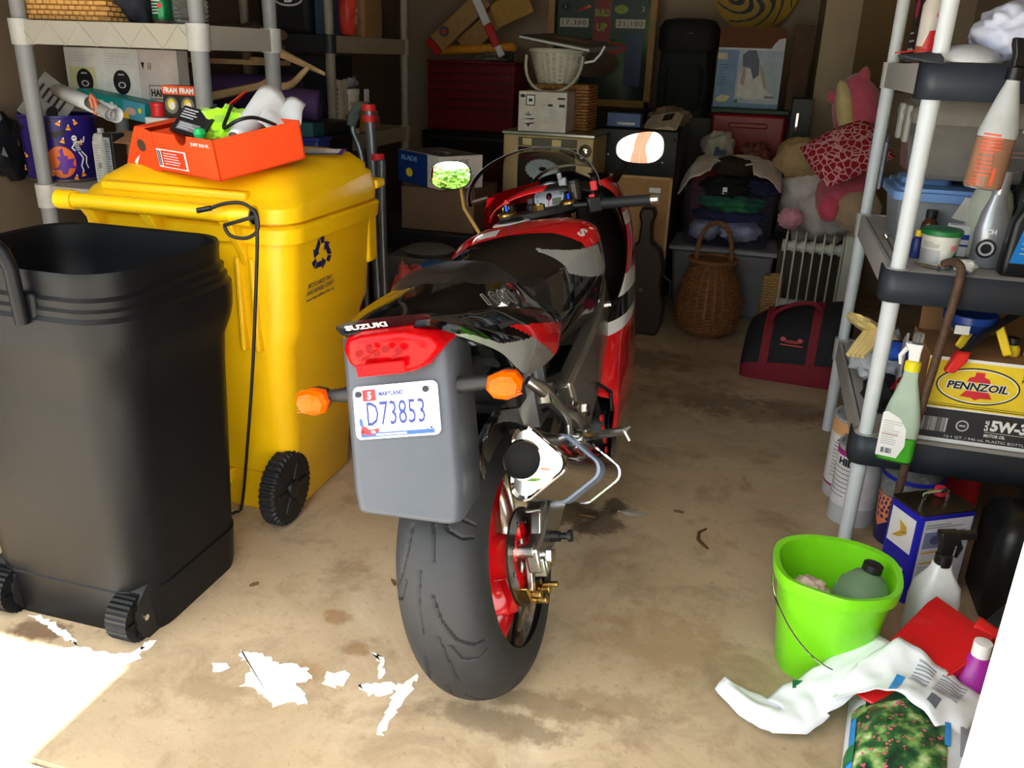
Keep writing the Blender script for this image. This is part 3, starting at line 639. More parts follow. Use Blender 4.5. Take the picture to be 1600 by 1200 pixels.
# --- indicators
AMB=M('amber lens',(230,84,0),.18,var=.15,scale=90,trans=.1,spec=.15)
for s in(1,-1):
    c=Vector((s*.205,-.185,.785)); hx=[(.037,.004),(.026,.024),(.0,.028),(-.028,.020),(-.036,-.004),(-.024,-.023),(.002,-.028),(.028,-.020)]
    mb=MB(); rows=[]
    for y,k in((.012,.9),(-.004,1.0),(-.012,1.0),(-.022,.78),(-.026,.5)): rows.append([(c.x+s*x*k,c.y+y,c.z+z*k) for x,z in hx])
    ind=mb.loft(rows).build('indicator_lens',AMB,bike,smooth=25)
    mb=MB()
    for k in range(6): mb.box((c.x+s*(.012+k*.003),c.y-.0225+k*.0012,c.z+.014-k*.006),(.016,.003,.0016))
    mb.build('lens_rib',M('deep amber rib',(205,70,0),.2),ind)
    mb=MB(); rows=[]
    for y,k in((.012,.93),(.028,.8),(.034,.5)): rows.append([(c.x+s*x*k,c.y+y,c.z+z*k) for x,z in hx])
    mb.loft(rows).build('indicator_back',BPLAST,ind)
    mb=MB(); pts=[];rs=[]
    for k in range(14): pts.append((s*(.10+.072*k/13),-.175+ .003*(k/13),.788)); rs.append((.017-.005*k/13)+(.0014 if k%2 else 0))
    mb.tube(pts,rs,14); mb.build('indicator_stalk',RUBBER,bike)
    MB().cyl((s*.170,-.178,.785),(s*.180,-.180,.785),.006,n=10).build('stalk_screw',CHROME,bike)
# --- fairing
FZ=[(.17,[(.05,.52),(.06,.55),(.06,.62),(.05,.95),(.04,1.25)]),(.22,[(.17,.50),(.175,.53),(.172,.6),(.16,.95),(.13,1.30)]),(.30,[(.212,.50),(.217,.53),(.218,.60),(.20,1.0),(.15,1.35)]),(.38,[(.224,.545),(.230,.565),(.232,.62),(.22,1.0),(.17,1.40)]),(.44,[(.225,.615),(.232,.635),(.236,.68),(.225,1.05),(.17,1.44)]),(.475,[(.18,.60),(.218,.635),(.238,.72),(.228,1.05),(.17,1.46)]),(.53,[(.150,.62),(.206,.67),(.238,.78),(.23,1.1),(.17,1.48)]),(.60,[(.19,.80),(.222,.85),(.240,.94),(.235,1.15),(.17,1.48)]),(.70,[(.232,1.0),(.238,1.03),(.242,1.12),(.235,1.25),(.18,1.46)]),(.80,[(.240,1.12),(.243,1.15),(.245,1.22),(.23,1.32),(.18,1.46)]),(.88,[(.236,1.14),(.240,1.18),(.238,1.26),(.215,1.36),(.16,1.47)]),(.96,[(.220,1.12),(.224,1.15),(.22,1.25),(.19,1.36),(.12,1.47)]),(1.01,[(.17,1.09),(.20,1.12),(.195,1.24),(.16,1.34),(.08,1.45)])]
for s in(1,-1):
    cols=list(zip(*[[(z,)+p for p in pr_] for z,pr_ in FZ])); cols=[spline(list(c),6) for c in cols]; rows=[]
    for row in zip(*cols):
        sp=spline([q[1:] for q in row],5); rows.append([Vector((s*x,y,row[0][0])) for x,y in sp])
    def fm(i,j):
        c=rows[i][j]; z,y,x=c.z,c.y,abs(c.x)
        if z<.36: return 2
        if .575<z<.61 : return 1
        if .61<=z<.665: return 2
        if .665<=z<.715: return 1
        if .85<z<.885 and y<1.25 and s>0: return 1
        return 0
    fo_=MB().loft(rows,cap=False,closed=False,m=fm).build('side_fairing',[MRED,MWHITE,GLOSSBLK],bike,smooth=60)
    MB().loft([[Vector((p.x-s*.006,p.y+.004,p.z)) for p in r] for r in rows],cap=False,closed=False).build('fairing_liner',MATBLK if s>0 else MRED,fo_,smooth=60)
    mb=MB(); mb.tube([(s*.20,.56,.52),(s*.222,.62,.47),(s*.22,.60,.42)],.006,8); mb.build('fairing_edge_strip',RUBBER,bike)
mb=MB(); nr=[]
for z,hw,y in((.55,.15,1.46),(.66,.20,1.47),(.76,.195,1.50),(.86,.165,1.55),(.94,.13,1.55),(1.0,.09,1.48),(1.03,.06,1.42)):
    nr.append([(hw*math.sin(R_(a)),y+.10*math.cos(R_(a))-.10,z) for a in range(-90,91,15)])
nc_=mb.loft(nr,cap=False,closed=False).build('nose_cowl',MRED,bike,smooth=60); MB().loft([[(x*.95,y-.012,z) for x,y,z in r] for r in nr],cap=False,closed=False).build('nose_liner',MATBLK,nc_,smooth=60)
# inner cockpit cowl arch
mb=MB(); rows=[]
for k in range(13):
    a=R_(180*k/12); rows.append([(-.20*math.cos(a)*q,yy,.93+.075*math.sin(a)*q+zz) for q,yy,zz in((1.0,1.10,0),(1.02,1.2,.01),(.9,1.36,.0))])
mb.loft(rows,cap=False,closed=False,m=lambda i,j:0 if i<6 else 1).build('cockpit_surround',[MRED,MATBLK],bike,solid=.004,smooth=60)
mb=MB(); mb.loft([[(x*.19,1.16+.0*x,.92) for x in(-1,-.5,0,.5,1)],[(x*.17,1.34,.95) for x in(-1,-.5,0,.5,1)]],cap=False,closed=False).build('cockpit_tray',MATBLK,bike,solid=.004)
# windscreen
GL=M('clear windscreen',(235,238,240),.02,var=.0,trans=1.,ior=1.12)
def scr(u,v):
    a=math.pi*(1-u); x0,z0=-.03+.222*math.cos(a),.995+.148*max(0,math.sin(a))**.85; x1,z1=.115*math.cos(a),1.0+.045*math.sin(a)
    return (x0+(x1-x0)*v,1.115-.05*(abs(math.cos(a))**2)*(1-v)+.33*v,z0+(z1-z0)*v**1.3)
scre=MB().grid(33,14,scr).build('windscreen',GL,bike,solid=.003,smooth=180)
MB().tube([Vector(scr(k/32,0)) for k in range(33)],.0013,6).build('screen_edge',M('pale screen edge',(120,122,124),.3,trans=.3),scre)
# steering assembly, turned left
def st(p,a=R_(25)):
    x,y,z=p; y-=1.0; return (x*math.cos(a)-y*math.sin(a), 1.0+x*math.sin(a)+y*math.cos(a), z)
mb=MB(); mb.prism([st((x,y,0))[:2] for x,y in((-.13,.99),(-.12,1.04),(-.05,1.03),(.05,1.03),(.12,1.04),(.13,.99),(.09,.965),(.03,.955),(-.03,.955),(-.09,.965))],(0,0,.938),(1,0,0),(0,1,0),.022); tc_=mb.build('triple_clamp',M('charcoal clamp',(48,46,46),.4,.6),bike,bevel=.004)
p=Vector(st((0,.985,.96))); MB().cyl(p,p+Vector((0,0,.016)),.020,n=6).cyl(p+Vector((0,0,.016)),p+Vector((0,0,.02)),.012,n=14).build('stem_nut',M('brass nut',(170,150,95),.3,1),tc_)
for s in(-1,1):
    p=Vector(st((s*.10,1.005,.96))); MB().lathe([(.030,0),(.030,.006),(.024,.012),(.014,.014),(0,.014)],24,c=p).build('fork_cap',GOLD,tc_)
    MB().cyl(p+Vector((0,0,.014)),p+Vector((0,0,.030)),.010,.008,8).build('preload_bolt',M('blue anodised',(20,60,190),.2,1),tc_)
    a=Vector(st((s*.10,1.01,.94))); b=Vector(st((s*.10,1.30,.31))); m_=a.lerp(b,.5)
    MB().cyl(a,m_,.026,n=18).build('fork_tube',GOLD,bike); MB().cyl(m_,b,.030,n=18).build('fork_leg',M('fork lower',(60,60,62),.3,.8),bike)
    if s<0: continue      # the left clip-on is not fitted
    a=Vector(st((s*.10,.99,.952))); e=Vector(st((s*.325,.875,.935)))
    bar=MB().cyl(a,e,.011,n=14).build('handlebar',MATBLK,bike)
    g0=a.lerp(e,.40); mb=MB(); N=24
    mb.tube([g0.lerp(e,k/N) for k in range(N+1)],[.0165+(.0012 if k%2 else 0) for k in range(N+1)],14); mb.build('grip',M('grip rubber',(26,27,30),.6),bar)
    d=(e-a).normalized(); MB().cyl(e,e+d*.022,.016,n=16).build('bar_end',CHROME,bar)
    q=a.lerp(e,.30); MB().box(q+Vector((0,.0,.0)),(.045,.04,.05),rot=Matrix.Rotation(R_(25),3,'Z')).build('switch_housing',BPLAST,bar,bevel=.006)
    MB().box(q+Vector((0,-.012,.028)),(.018,.012,.010)).build('switch_button',RED if s>0 else BLACK,bar,bevel=.002)
    fo=Vector((0,.055,.01)); fo=Vector(st((0,1.055,0)))-Vector(st((0,1.0,0)))
    l0=a.lerp(e,.34)+fo; l1=e+fo*.8
    if s<0: l0=Vector((-.172,1.0,1.05)); l0=Vector(st((s*.20,1.02,.975))); l1=Vector(st((s*.37,.90,.96)))
    MB().tube([l0,l0.lerp(l1,.3)+fo*.25,l1],[.006,.0065,.006],8).build('hand_lever',GOLD if s<0 else ALU,bike)
# reservoir beside the right grip
q=Vector(st((.13,1.03,.965))); MB().cyl(q,q+Vector((0,0,.05)),.020,n=18).build('brake_reservoir',M('smoky reservoir',(60,55,45),.2,trans=.3),bike)
MB().cyl(q+Vector((0,0,.05)),q+Vector((0,0,.06)),.022,n=18).build('reservoir_cap',BPLAST,bike)
mb=MB(); mb.tube([(.155,1.09,.93),(.17,1.08,1.0),(.175,1.07,1.03)],.012,10); rs_=mb.build('fairing_stay',MATBLK,bike)
MB().box((.172,1.062,1.0),(.022,.014,.03)).box((.165,1.062,.955),(.02,.014,.022)).build('red_clip',RED,rs_,bevel=.003)
# gauge
gp=Vector((.0,1.16,.975)); gn=Vector((0,-.80,.60)); u=Vector((1,0,0)); v=gn.cross(u)
gau=MB().lathe([(.055,-.03),(.060,0),(.057,.006),(.052,.004)],32,c=gp,axis=gn).build('gauge_housing',MATBLK,bike)
pr=Print(gp+gn*.005,u,v); pr.ell(0,0,.051,.051,M('pale dial',(205,214,224),.35)); pr.ell(0,0,.010,.014,BLACK)
for k in range(12):
    a=R_(220-k*24); pr.rect(.040*math.cos(a)-.002,.040*math.sin(a)-.002,.040*math.cos(a)+.002,.040*math.sin(a)+.002,BLACK)
pr.poly([(-.002,0),(.002,0),(.001,-.036),(-.001,-.036)],RED); pr.rect(.012,-.034,.042,-.010,M('lcd olive',(110,116,96),.3)); pr.build('dial_face',gau)
mb=MB(); mb.box((.055,1.15,1.01),(.026,.02,.045)); mb.cyl((.05,1.14,1.03),(.05,1.135,1.05),.008,n=12); mb.build('switch_block',M('pale grey block',(150,152,160),.4),bike,bevel=.004)
mb=MB(); mb.cyl((-.03,1.03,.955),(-.03,1.03,.975),.016,n=16); mb.box((-.03,1.03,.985),(.022,.006,.022)); mb.build('ignition_key',BPLAST,bike,bevel=.003)
mb=MB(); mb.mm(-.14,-.10,1.06,1.10,.90,.98); ckt=mb.build('clip_bracket',MATBLK,bike,bevel=.004); MB().cyl((-.12,1.058,.972),(-.12,1.048,.972),.011,n=16).build('bracket_bolt',GOLD,ckt); MB().prism([(-.012,.0),(.012,0),(0,.016)],(-.12,1.06,.985),(1,0,0),(0,0,1),-.004).build('red_triangle',RED,ckt)
# mirrors aimed at the tree and at the brick pier
def mirror(c,w_,h_,target,s,shape):
    cw=b2w(c); n=((Vector(target)-cw).normalized()+(CAM-cw).normalized()).normalized()
    Minv=Matrix((BR,_bf,BU)); n=Minv@n
    u=(Minv@RT); u=(u-n*u.dot(n)).normalized(); v=n.cross(u)
    if (v.z<0): v=-v
    c=Vector(c); N=40; out=[]
    for k in range(N):
        t=2*math.pi*k/N; ex_=2.6
        cx=math.copysign(abs(math.cos(t))**(2/ex_),math.cos(t)); sy=math.copysign(abs(math.sin(t))**(2/ex_),math.sin(t))
        out.append((cx*w_/2, sy*h_/2*(1+shape*cx*.30)+shape*cx*.008))
    mb=MB(); mb.loft([[c+u*(x*k)+v*(y*k)+n*d for x,y in out] for k,d in((1.0,-.001),(1.045,.001),(1.05,-.008),(.9,-.03),(.55,-.045))],cap=True)
    ho=mb.build('mirror_housing',GLOSSBLK,bike,smooth=50)
    rings=[[c+u*(x*k)+v*(y*k)+n*(.0012-.0012*k*k) for x,y in out] for k in(1,.85,.7,.5,.3,.12,.01)]
    MB().loft(rings,cap=False).build('mirror_glass',M('mirror glass',(245,245,245),.0,1,var=0),ho,smooth=180)
    if s>0: MB().tube([c-n*.03+u*(-s*.02),Vector((s*.235,1.24,1.02)),Vector((s*.20,1.30,.99))],[.012,.011,.016],10).build('mirror_stay',MATBLK,ho)
    else: MB().tube([c-n*.02-v*.035+u*.03,Vector((-.275,1.09,.99)),Vector((-.20,.99,.905))],.0062,10).build('mirror_stem',M('brass stem',(222,180,105),.35,.5),ho)
mirror((-.327,1.16,1.100),.138,.090,(-3.2,-7.2,3.6),-1,0)
mirror((.315,1.16,1.083),.146,.092,(.62,-4.4,1.45),1,.55)
# front wheel and mudguard, side stand
fwc=Vector(st((0,1.40,.0))); fw=wheel('front_wheel',(fwc.x,fwc.y,.298),R_(25),.298,.12,False)
mb=MB(); rows=[]
for k in range(10):
    a=R_(50+k*12); rows.append([st((x,1.40+.32*math.cos(a),.298+.32*math.sin(a)+dz)) for x,dz in((-.075,-.05),(-.06,0),(0,.012),(.06,0),(.075,-.05))])
mb.loft(rows,cap=False,closed=False).build('front_mudguard',GLOSSBLK,bike,solid=.004)
mb=MB(); mb.tube([(-.13,.62,.33),(-.20,.60,.18),(-.262,.58,.065)],.012,10); mb.lathe([(.022,0),(.024,.006),(0,.008)],14,c=(-.262,.58,.060)); mb.build('side_stand',STEEL,bike)
# ================================================================ helpers for stored goods
def rr(cx,cy,hw,hd,r,z,n=5):
    out=[]
    for sx,sy,a0 in((1,1,0),(-1,1,90),(-1,-1,180),(1,-1,270)):
        for k in range(n+1): a=R_(a0+90*k/n); out.append((cx+sx*(hw-r)+r*math.cos(a),cy+sy*(hd-r)+r*math.sin(a),z))
    return out
def carton(name,label,cat,x0,x1,Y,dep,z0,z1,mat,rot=0,group=None,bev=.003):
    w_,h_=x1-x0,z1-z0; o=MB().mm(-w_/2,w_/2,-dep/2,dep/2,0,h_).build(name,mat,loc=((x0+x1)/2,Y+dep/2,z0),rot=(0,0,rot),bevel=bev)
    o['w']=w_;o['d']=dep;o['h']=h_
    tag(o,label,cat,group); return o
def clean(o):
    for k in('w','d','h'):
        if k in o: del o[k]
def front(o): return Print((-o['w']/2,-o['d']/2,0),(1,0,0),(0,0,1))
def right(o): return Print((o['w']/2,-o['d']/2,0),(0,1,0),(0,0,1))
def topp(o): return Print((-o['w']/2,-o['d']/2,o['h']),(1,0,0),(0,1,0))
def pxbox(p0,p1,pt,pb,Y):
    a=at(p0,pb,Y);b=at(p1,pb,Y);c=at((p0+p1)/2,pt,Y);d=at((p0+p1)/2,pb,Y); return a.x,b.x,d.z,c.z
# ================================================================ black rubbish bin
BINM=M('black bin plastic',(13,14,16),.42,var=.12,scale=6,bump=.12,bscale=260,spec=.2)
bb=thing('rubbish_bin','open black plastic wheeled rubbish bin with looped handle','bin',(-1.545,1.665,0))
P_=[(.0,.835),(.02,.85),(.125,.872),(.13,.858),(.40,.90),(.62,.928),(.69,.945),(.735,1.0),(.765,1.022),(.80,1.03),(.828,1.03),(.838,1.002),(.850,1.004),(.857,.980),(.872,.984),(.880,.956),(.905,.956),(.922,.962),(.932,.955),(.927,.930),(.86,.915),(.80,.92),(.79,.905),(.30,.85),(.05,.80)]
HW,HD=.280,.250
mb=MB(); mb.loft([rr(0,0,HW*k,HD*k,.11*k,z,8) for z,k in P_],cap=True)
bb_body=mb.build('bin_body',BINM,bb,smooth=32)
for s in(-1,1):
    wl=MB(); pr_=[(.0,-.03),(.018,-.03),(.02,-.024),(.045,-.024),(.050,-.03),(.062,-.028)]
    N=30
    rings=[]
    for x in(-.030,-.02,-.0,.02,.030):
        rings.append([(x,(.062+(.0025 if t%2 else 0))*math.cos(2*math.pi*t/(2*N)),(.062+(.0025 if t%2 else 0))*math.sin(2*math.pi*t/(2*N))) for t in range(2*N)])
    wl.loft(rings,cap=True); wh=wl.build('wheel',BINM,bb,loc=(s*.185,-.205,.0645),smooth=20)
    mb=MB()
    for k in range(6):
        a=k*math.pi/3; mb.box((.031,.034*math.cos(a),.034*math.sin(a)),(.008,.036,.010),rot=Matrix.Rotation(a,3,'X'))
    mb.build('wheel_spokes',BINM,wh); MB().cyl((.03,0,0),(.042,0,0),.008,n=12).build('axle_cap',CHROME,wh)
    MB().lathe([(.084,-.037),(.084,.037)],28,c=(s*.185,-.150,.066),axis=(1,0,0)).build('arch_shade_disc',M('painted arch shade',(14,14,15),.6),bb)  # solid dark disc painted in for the shade of the wheel recess
hb=MB(); hb.tube([(-.215,-.262,.825),(-.215,-.268,.95),(-.205,-.272,.985),(-.18,-.275,1.0),(.0,-.275,1.0),(.035,-.275,.995),(.055,-.272,.975),(.065,-.268,.94),(.067,-.264,.82)],.0155,12); hnd=hb.build('handle',BINM,bb)
for x in(-.215,.067): MB().mm(x-.02,x+.028,-.255,-.225,.80,.885).build('handle_socket',BINM,hnd,bevel=.008)
# ================================================================ yellow recycling cart
YM=M('yellow cart plastic',(236,186,8),.36,var=.05,scale=4,bump=.08,bscale=240)
yc=thing('recycling_cart','tall yellow wheeled recycling cart with hinged lid and blue recycling emblem','cart',(-1.53,2.30,0))
rows=[]
for z,cx,cy,hw,hd,r in((.0,-.02,.03,.245,.205,.05),(.015,-.02,.03,.255,.215,.05),(.14,-.015,.03,.258,.218,.05),(.15,-.015,.025,.266,.225,.05),(.30,-.01,.02,.276,.24,.06),(.58,0,0,.296,.265,.06),(.64,.012,0,.308,.275,.07),(.87,.016,0,.318,.285,.07),(.893,.018,0,.319,.286,.07),(.895,.018,0,.340,.305,.08),(.935,.018,0,.344,.310,.08),(.942,.018,0,.338,.304,.08),(.944,.018,0,.322,.288,.07),(.956,.018,0,.322,.288,.07)): rows.append(rr(cx,cy,hw,hd,r,z,5))
cb=MB().loft(rows).build('cart_body',YM,yc,smooth=35)
rows=[]
for z,k,dy in((.950,.995,0),(.988,1.0,0),(1.004,.985,0),(1.012,.945,.0),(1.028,.93,.01),(1.056,.80,.03),(1.068,.66,.035),(1.072,.45,.035)): rows.append([(x,y,zz+max(0,y+.2)*.07*(z>1.0)) for x,y,zz in rr(.018,dy,.336*k,.300*(k if z<1.0 else k*.94),.08*k,z,6)])
ld=MB().loft(rows).build('lid',YM,yc,smooth=40)
MB().mm(-.24,.22,-.285,-.235,1.0,1.026).build('lid_hinge_ridge',YM,ld,bevel=.008,seg=3)
MB().mm(.29,.357,.245,.31,.975,1.005).build('lid_tab',YM,ld,bevel=.01,seg=3)
hx0,hx1=at(97,303,1.935).x+1.53,at(397,341,1.935).x+1.53; HY,HZ=-.365,.982
bar=MB(); bar.cyl((hx0,HY,HZ),(hx1,HY,HZ),.021,n=20); bar.cyl((hx0-.012,HY,HZ),(hx0+.04,HY,HZ),.026,n=20); bar.cyl((hx1-.06,HY,HZ),(hx1,HY,HZ),.028,n=20); h_=bar.build('handle_bar',YM,yc)
MB().cyl((hx1-.002,HY,HZ),(hx1+.004,HY,HZ),.016,n=16).build('bar_end_shade',BLACK,h_)  # black disc painted for the dark inside the open tube end
for x in(hx0+.07,-.04,hx1-.09): MB().loft([[(x-.02,HY-.01,HZ-.012),(x+.02,HY-.01,HZ-.012),(x+.02,-.29,.955),(x-.02,-.29,.955)],[(x-.012,-.31,.88),(x+.012,-.31,.88),(x+.012,-.28,.82),(x-.012,-.28,.82)]]).build('handle_bracket',YM,h_,bevel=.006)
for x in(.18,.225): MB().mm(x-.008,x+.008,-.295,-.265,.58,.85).build('rib',YM,yc,bevel=.006)
MB().mm(.30,.335,.22,.285,.74,.91).build('grip_flange',YM,yc,bevel=.01)
MB().mm(-.24,.05,-.225,-.19,.10,.145).build('axle_housing',YM,yc,bevel=.006)
for s in(-1,1):
    N=36; rings=[]
    for x in(-.026,-.018,0,.018,.026):
        rr_=.112 if abs(x)<.02 else .104
        rings.append([(x,(rr_+(.006 if t%4<2 else 0))*math.cos(2*math.pi*t/(4*N)),(rr_+(.006 if t%4<2 else 0))*math.sin(2*math.pi*t/(4*N))) for t in range(4*N)])
    wh=MB().loft(rings,cap=True).build('wheel',RUBBER,yc,loc=(s*.235,-.215,.118),smooth=25)
    mb=MB(); mb.lathe([(.0,.0),(.03,.0),(.028,.012),(0,.014)],20,c=(.024*s,0,0),axis=(s,0,0))
    mb.build('wheel_hub',BPLAST,wh)
    for k in range(6):
        a=k*math.pi/3; MB().box((.027*s,.052*math.cos(a),.052*math.sin(a)),(.006,.06,.020),rot=Matrix.Rotation(a,3,'X')).build('wheel_spoke',BPLAST,wh,bevel=.002)
# emblem on the right side
INK=M('emblem navy',(18,26,82),.45)
def facex(z): return float(np.interp(z,[.58,.64,.87,.905],[.296,.32,.334,.338]))
ef=lambda a,b,h:Vector((facex(.835+b)+.001+h,-.095+a,.835+b))
pr=Print(fn=ef,base=.0012)
for k in range(3):
    a=R_(120*k); c,s=math.cos(a),math.sin(a); sc=.056
    T=lambda pts:[((x*c-y*s)*sc*1.25,(x*s+y*c)*sc) for x,y in pts]
    pr.poly(T([(-.62,-.66),(.02,-.66),(.02,-.36),(-.40,-.36)]),INK); pr.poly(T([(.02,-.84),(.40,-.51),(.02,-.20)]),INK); pr.poly(T([(-.66,-.60),(-.44,-.32),(-.56,-.10),(-.86,-.28)]),INK); pr.lay-=.00075
pr.build('recycling_emblem',cb)
pr=Print(fn=lambda a,b,h:ef(a-.005,b-.105,h),base=.0012); pr.text('RECYCLABLES ONLY',0,.018,.013,INK,wid=.15,align='C',shear=.2,offset=.02); pr.text('ANNE ARUNDEL COUNTY',0,-.002,.013,INK,wid=.17,align='C',shear=.2,offset=.02); pr.text('www.RecycleMoreThis.com',0,-.022,.011,INK,wid=.17,align='C',shear=.2,offset=.03); pr.build('county_lettering',cb)
pr=Print((.13,.02,1.0905),(1,.32,.022),(-.32,1,.07)); pr.rect(0,0,.20,.10,WHITE); pr.rect(0,.0,.20,.012,GREEN); pr.rect(0,.014,.20,.028,PURPLE); pr.rect(.185,.0,.20,.10,PURPLE); pr.lines(.02,.035,.17,.09,5,LGREY,3); pr.build('lid_sticker',ld)
# cable hooked on the handle
cpx=[(330,325),(352,318),(380,318),(400,335),(402,360),(385,372),(360,368),(350,352)]
cw=[at(x,y,1.895) for x,y in cpx]; cp=[p.copy() for p in cw]
cpx2=[(398,345),(402,380),(397,480),(392,600),(385,700),(378,770),(368,800),(352,806)]
cw2=[at(400,338,1.895),at(402,380,1.90),at(399,480,1.93),at(394,590,1.96),at(387,690,2.0),gz(378,790,.02),gz(368,800,.008),gz(345,808,.008)]
o0=Vector((-1.3,1.9,0)); pts=spline([tuple(p-o0) for p in cp],5)+spline([tuple(p-o0) for p in cw2],6)
cab=MB().tube(pts,.0048,8).build('power_cable',RUBBER,loc=o0); tag(cab,'thin black cable looped over the yellow cart handle','cable')
MB().cyl(cw[0]-o0,cw[0]-o0+Vector((-.035,-.01,-.008)),.007,n=10).build('cable_plug',BPLAST,cab)
# ================================================================ orange shoe box on the lid
OB=M('orange shoe box card',(235,72,20),.6,var=.04)
c0=gz(345,284,1.058); cl=gz(250,266,1.058); cf=gz(452,244,1.098)
bu=(c0-cl); Wb=bu.length; bu.normalize(); bv=cf-c0; bv=(bv-bu*bv.dot(bu)); Lb=bv.length; bv.normalize(); bw=bu.cross(bv)
sb=thing('shoe_box','open orange shoe box with raised lid on the yellow cart','box')
sb.matrix_world=Matrix(((bu.x,bv.x,bw.x,c0.x),(bu.y,bv.y,bw.y,c0.y),(bu.z,bv.z,bw.z,c0.z),(0,0,0,1))); ang=math.atan2(bu.y,bu.x)
Hb,t=.105,.004
bx_=MB(); bx_.mm(-Wb,0,0,Lb,0,t); bx_.mm(-t,0,0,Lb,0,Hb); bx_.mm(-Wb,-Wb+t,0,Lb,0,Hb); bx_.mm(-Wb,0,Lb-t,Lb,0,Hb)
N=12; cutx=-Wb*.52; top=[(-Wb,Hb),(cutx-.03,Hb)]+[(cutx-.03*math.cos(math.pi*k/N),Hb-.026*math.sin(math.pi*k/N)) for k in range(1,N)]+[(cutx+.03,Hb),(0,Hb),(0,0),(-Wb,0)]
bx_.prism([(x,z) for x,z in top],(0,t,0),(1,0,0),(0,0,1),t); sbb=bx_.build('carton',OB,sb,smooth=0)
pr=Print((-Wb,0,0),(1,0,0),(0,0,1)); pr.rect(.008,.012,.15,.062,M('label orange',(225,60,22),.5)); pr.rect(.008,.012,.15,.0145,WHITE); pr.rect(.008,.059,.15,.062,WHITE); pr.rect(.008,.012,.030,.062,WHITE); pr.rect(.142,.012,.15,.062,WHITE); pr.bars(.011,.016,.027,.058,7,BLACK,2); pr.lines(.04,.02,.12,.055,5,WHITE,5,.25)
pr.text('JUST DO IT.',Wb-.10,.082,.010,WHITE,wid=.085,offset=.03); pr.build('box_print',sbb)
ex0=-Wb*1.70; tx=-Wb*1.34; poly=[(ex0,-.018),(-Wb-.006,-.006),(-Wb-.008,.098),(-Wb-.05,.108),(tx,.108)]
lid=MB(); lid.prism(poly,(0,.012,0),(1,0,0),(0,0,1),.004); lid.prism(poly,(0,.14,0),(1,0,0),(0,0,1),.004)
lid.prism([(0,.01),(0,.14),(1,.14),(1,.01)],(ex0,0,-.018),(tx-ex0,0,.126),(0,1,0),.003)
lid.prism([(0,.01),(0,.14),(1,.14),(1,.01)],(tx,0,.108),(-Wb-.05-tx,0,.0),(0,1,0),.003)
lo_=lid.build('box_lid',OB,sb,smooth=0)
pr=Print((ex0,.008,-.012),(1,0,0),(0,0,1)); pr.ell(Wb*.42,.072,.022,.017,M('hole brown',(70,52,40),.9)); pr.poly([(.06,.020),(.072,.014),(.10,.044),(.074,.030)],WHITE); pr.build('lid_print',lo_)
# things in the shoe box (world placed, lying inside and over its rim)
bpy.context.view_layer.update()
NEON=M('neon yellow green cloth',(178,240,25),.8,var=.1,sheen=.3); PAPER=M('white paper',(225,228,230),.6,var=.03); 
o=MB().blob((0,0,0),(.085,.085,.05),.35,2.6,3,4,flat=.04).build('hi_vis_vest',NEON,loc=at(362,196,2.20),rot=(0,0,ang)); tag(o,'crumpled neon yellow-green vest in the orange shoe box','vest')
a=at(366,216,2.07); b=at(424,156,2.30); mb=MB(); d=(b-a).normalized(); u,v,_=frame_from(d); rings=[]
for k in range(9):
    f=k/8; c=a.lerp(b,f)-a; r=.018+.026*f
    rings.append([c+(u*math.cos(q*2*math.pi/24)+v*math.sin(q*2*math.pi/24))*r for q in range(24)])
mb.loft(rings,cap=False); roll=mb.build('paper_roll',PAPER,loc=a,solid=.002); tag(roll,'white paper roll sticking out of the orange shoe box','paper roll')
def sheet(u_,v_):
    c=a.lerp(b,.35+.65*u_)-a; return c+Vector((.015+.085*v_+.012*math.sin(u_*5),.04*v_,.01-.05*v_*(1.3-u_)+.010*math.sin(v_*6+u_*4)))
MB().grid(10,8,sheet).build('loose_sheet',PAPER,roll,solid=.0015)
MB().lathe([(.0165,0),(.0165,.05)],20,c=d*.004,axis=d).build('card_core',CARD,roll)
cr_=[at(452,208,2.28),at(430,195,2.20),at(398,184,2.10),at(372,188,2.05),at(350,200,2.08),at(356,180,2.12),at(362,165,2.20)]; o0=cr_[0].copy()
o=MB().tube(spline([tuple(p-o0) for p in cr_],6),.005,8).build('black_cord',RUBBER,loc=o0); tag(o,'black cord draped across the paper roll in shoe box','cord'); o.name='charging_cord'
o=MB().box((0,0,0),(.12,.012,.085)).build('accessory_pack',M('black blister card',(24,24,28),.4),loc=at(302,192,2.12),rot=(R_(-40),R_(8),ang+.15),bevel=.003); tag(o,'black hanging accessory pack in the orange shoe box','package')
pr=Print((-.06,-.006,-.042),(1,0,0),(0,0,1)); pr.lines(.01,.045,.09,.078,4,LGREY,4,.4); pr.rect(.02,.01,.10,.035,GREY); pr.lines(.025,.012,.095,.033,3,LGREY,8,.3); pr.build('pack_print',o)
o=MB().box((0,0,0),(.14,.006,.05)).build('fabric_strap',M('black webbing',(28,28,34),.6),loc=at(318,180,2.24),rot=(R_(-60),R_(-18),ang-.3)); tag(o,'black strap with pale mark lying in the shoe box','strap')
o=MB().lathe([(0,-.017),(.012,-.013),(.017,0),(.012,.013),(0,.017)],18).build('green_ball',M('bright green plastic',(25,175,95),.3),loc=at(312,209,2.08),bevel=0); tag(o,'small bright green ball in the orange shoe box','ball')
o=MB().box((0,0,0),(.05,.20,.004)).build('red_card_flap',OB,loc=at(352,170,2.36),rot=(.5,R_(-35),ang)); tag(o,'red-orange card flap at the back of shoe box','card')
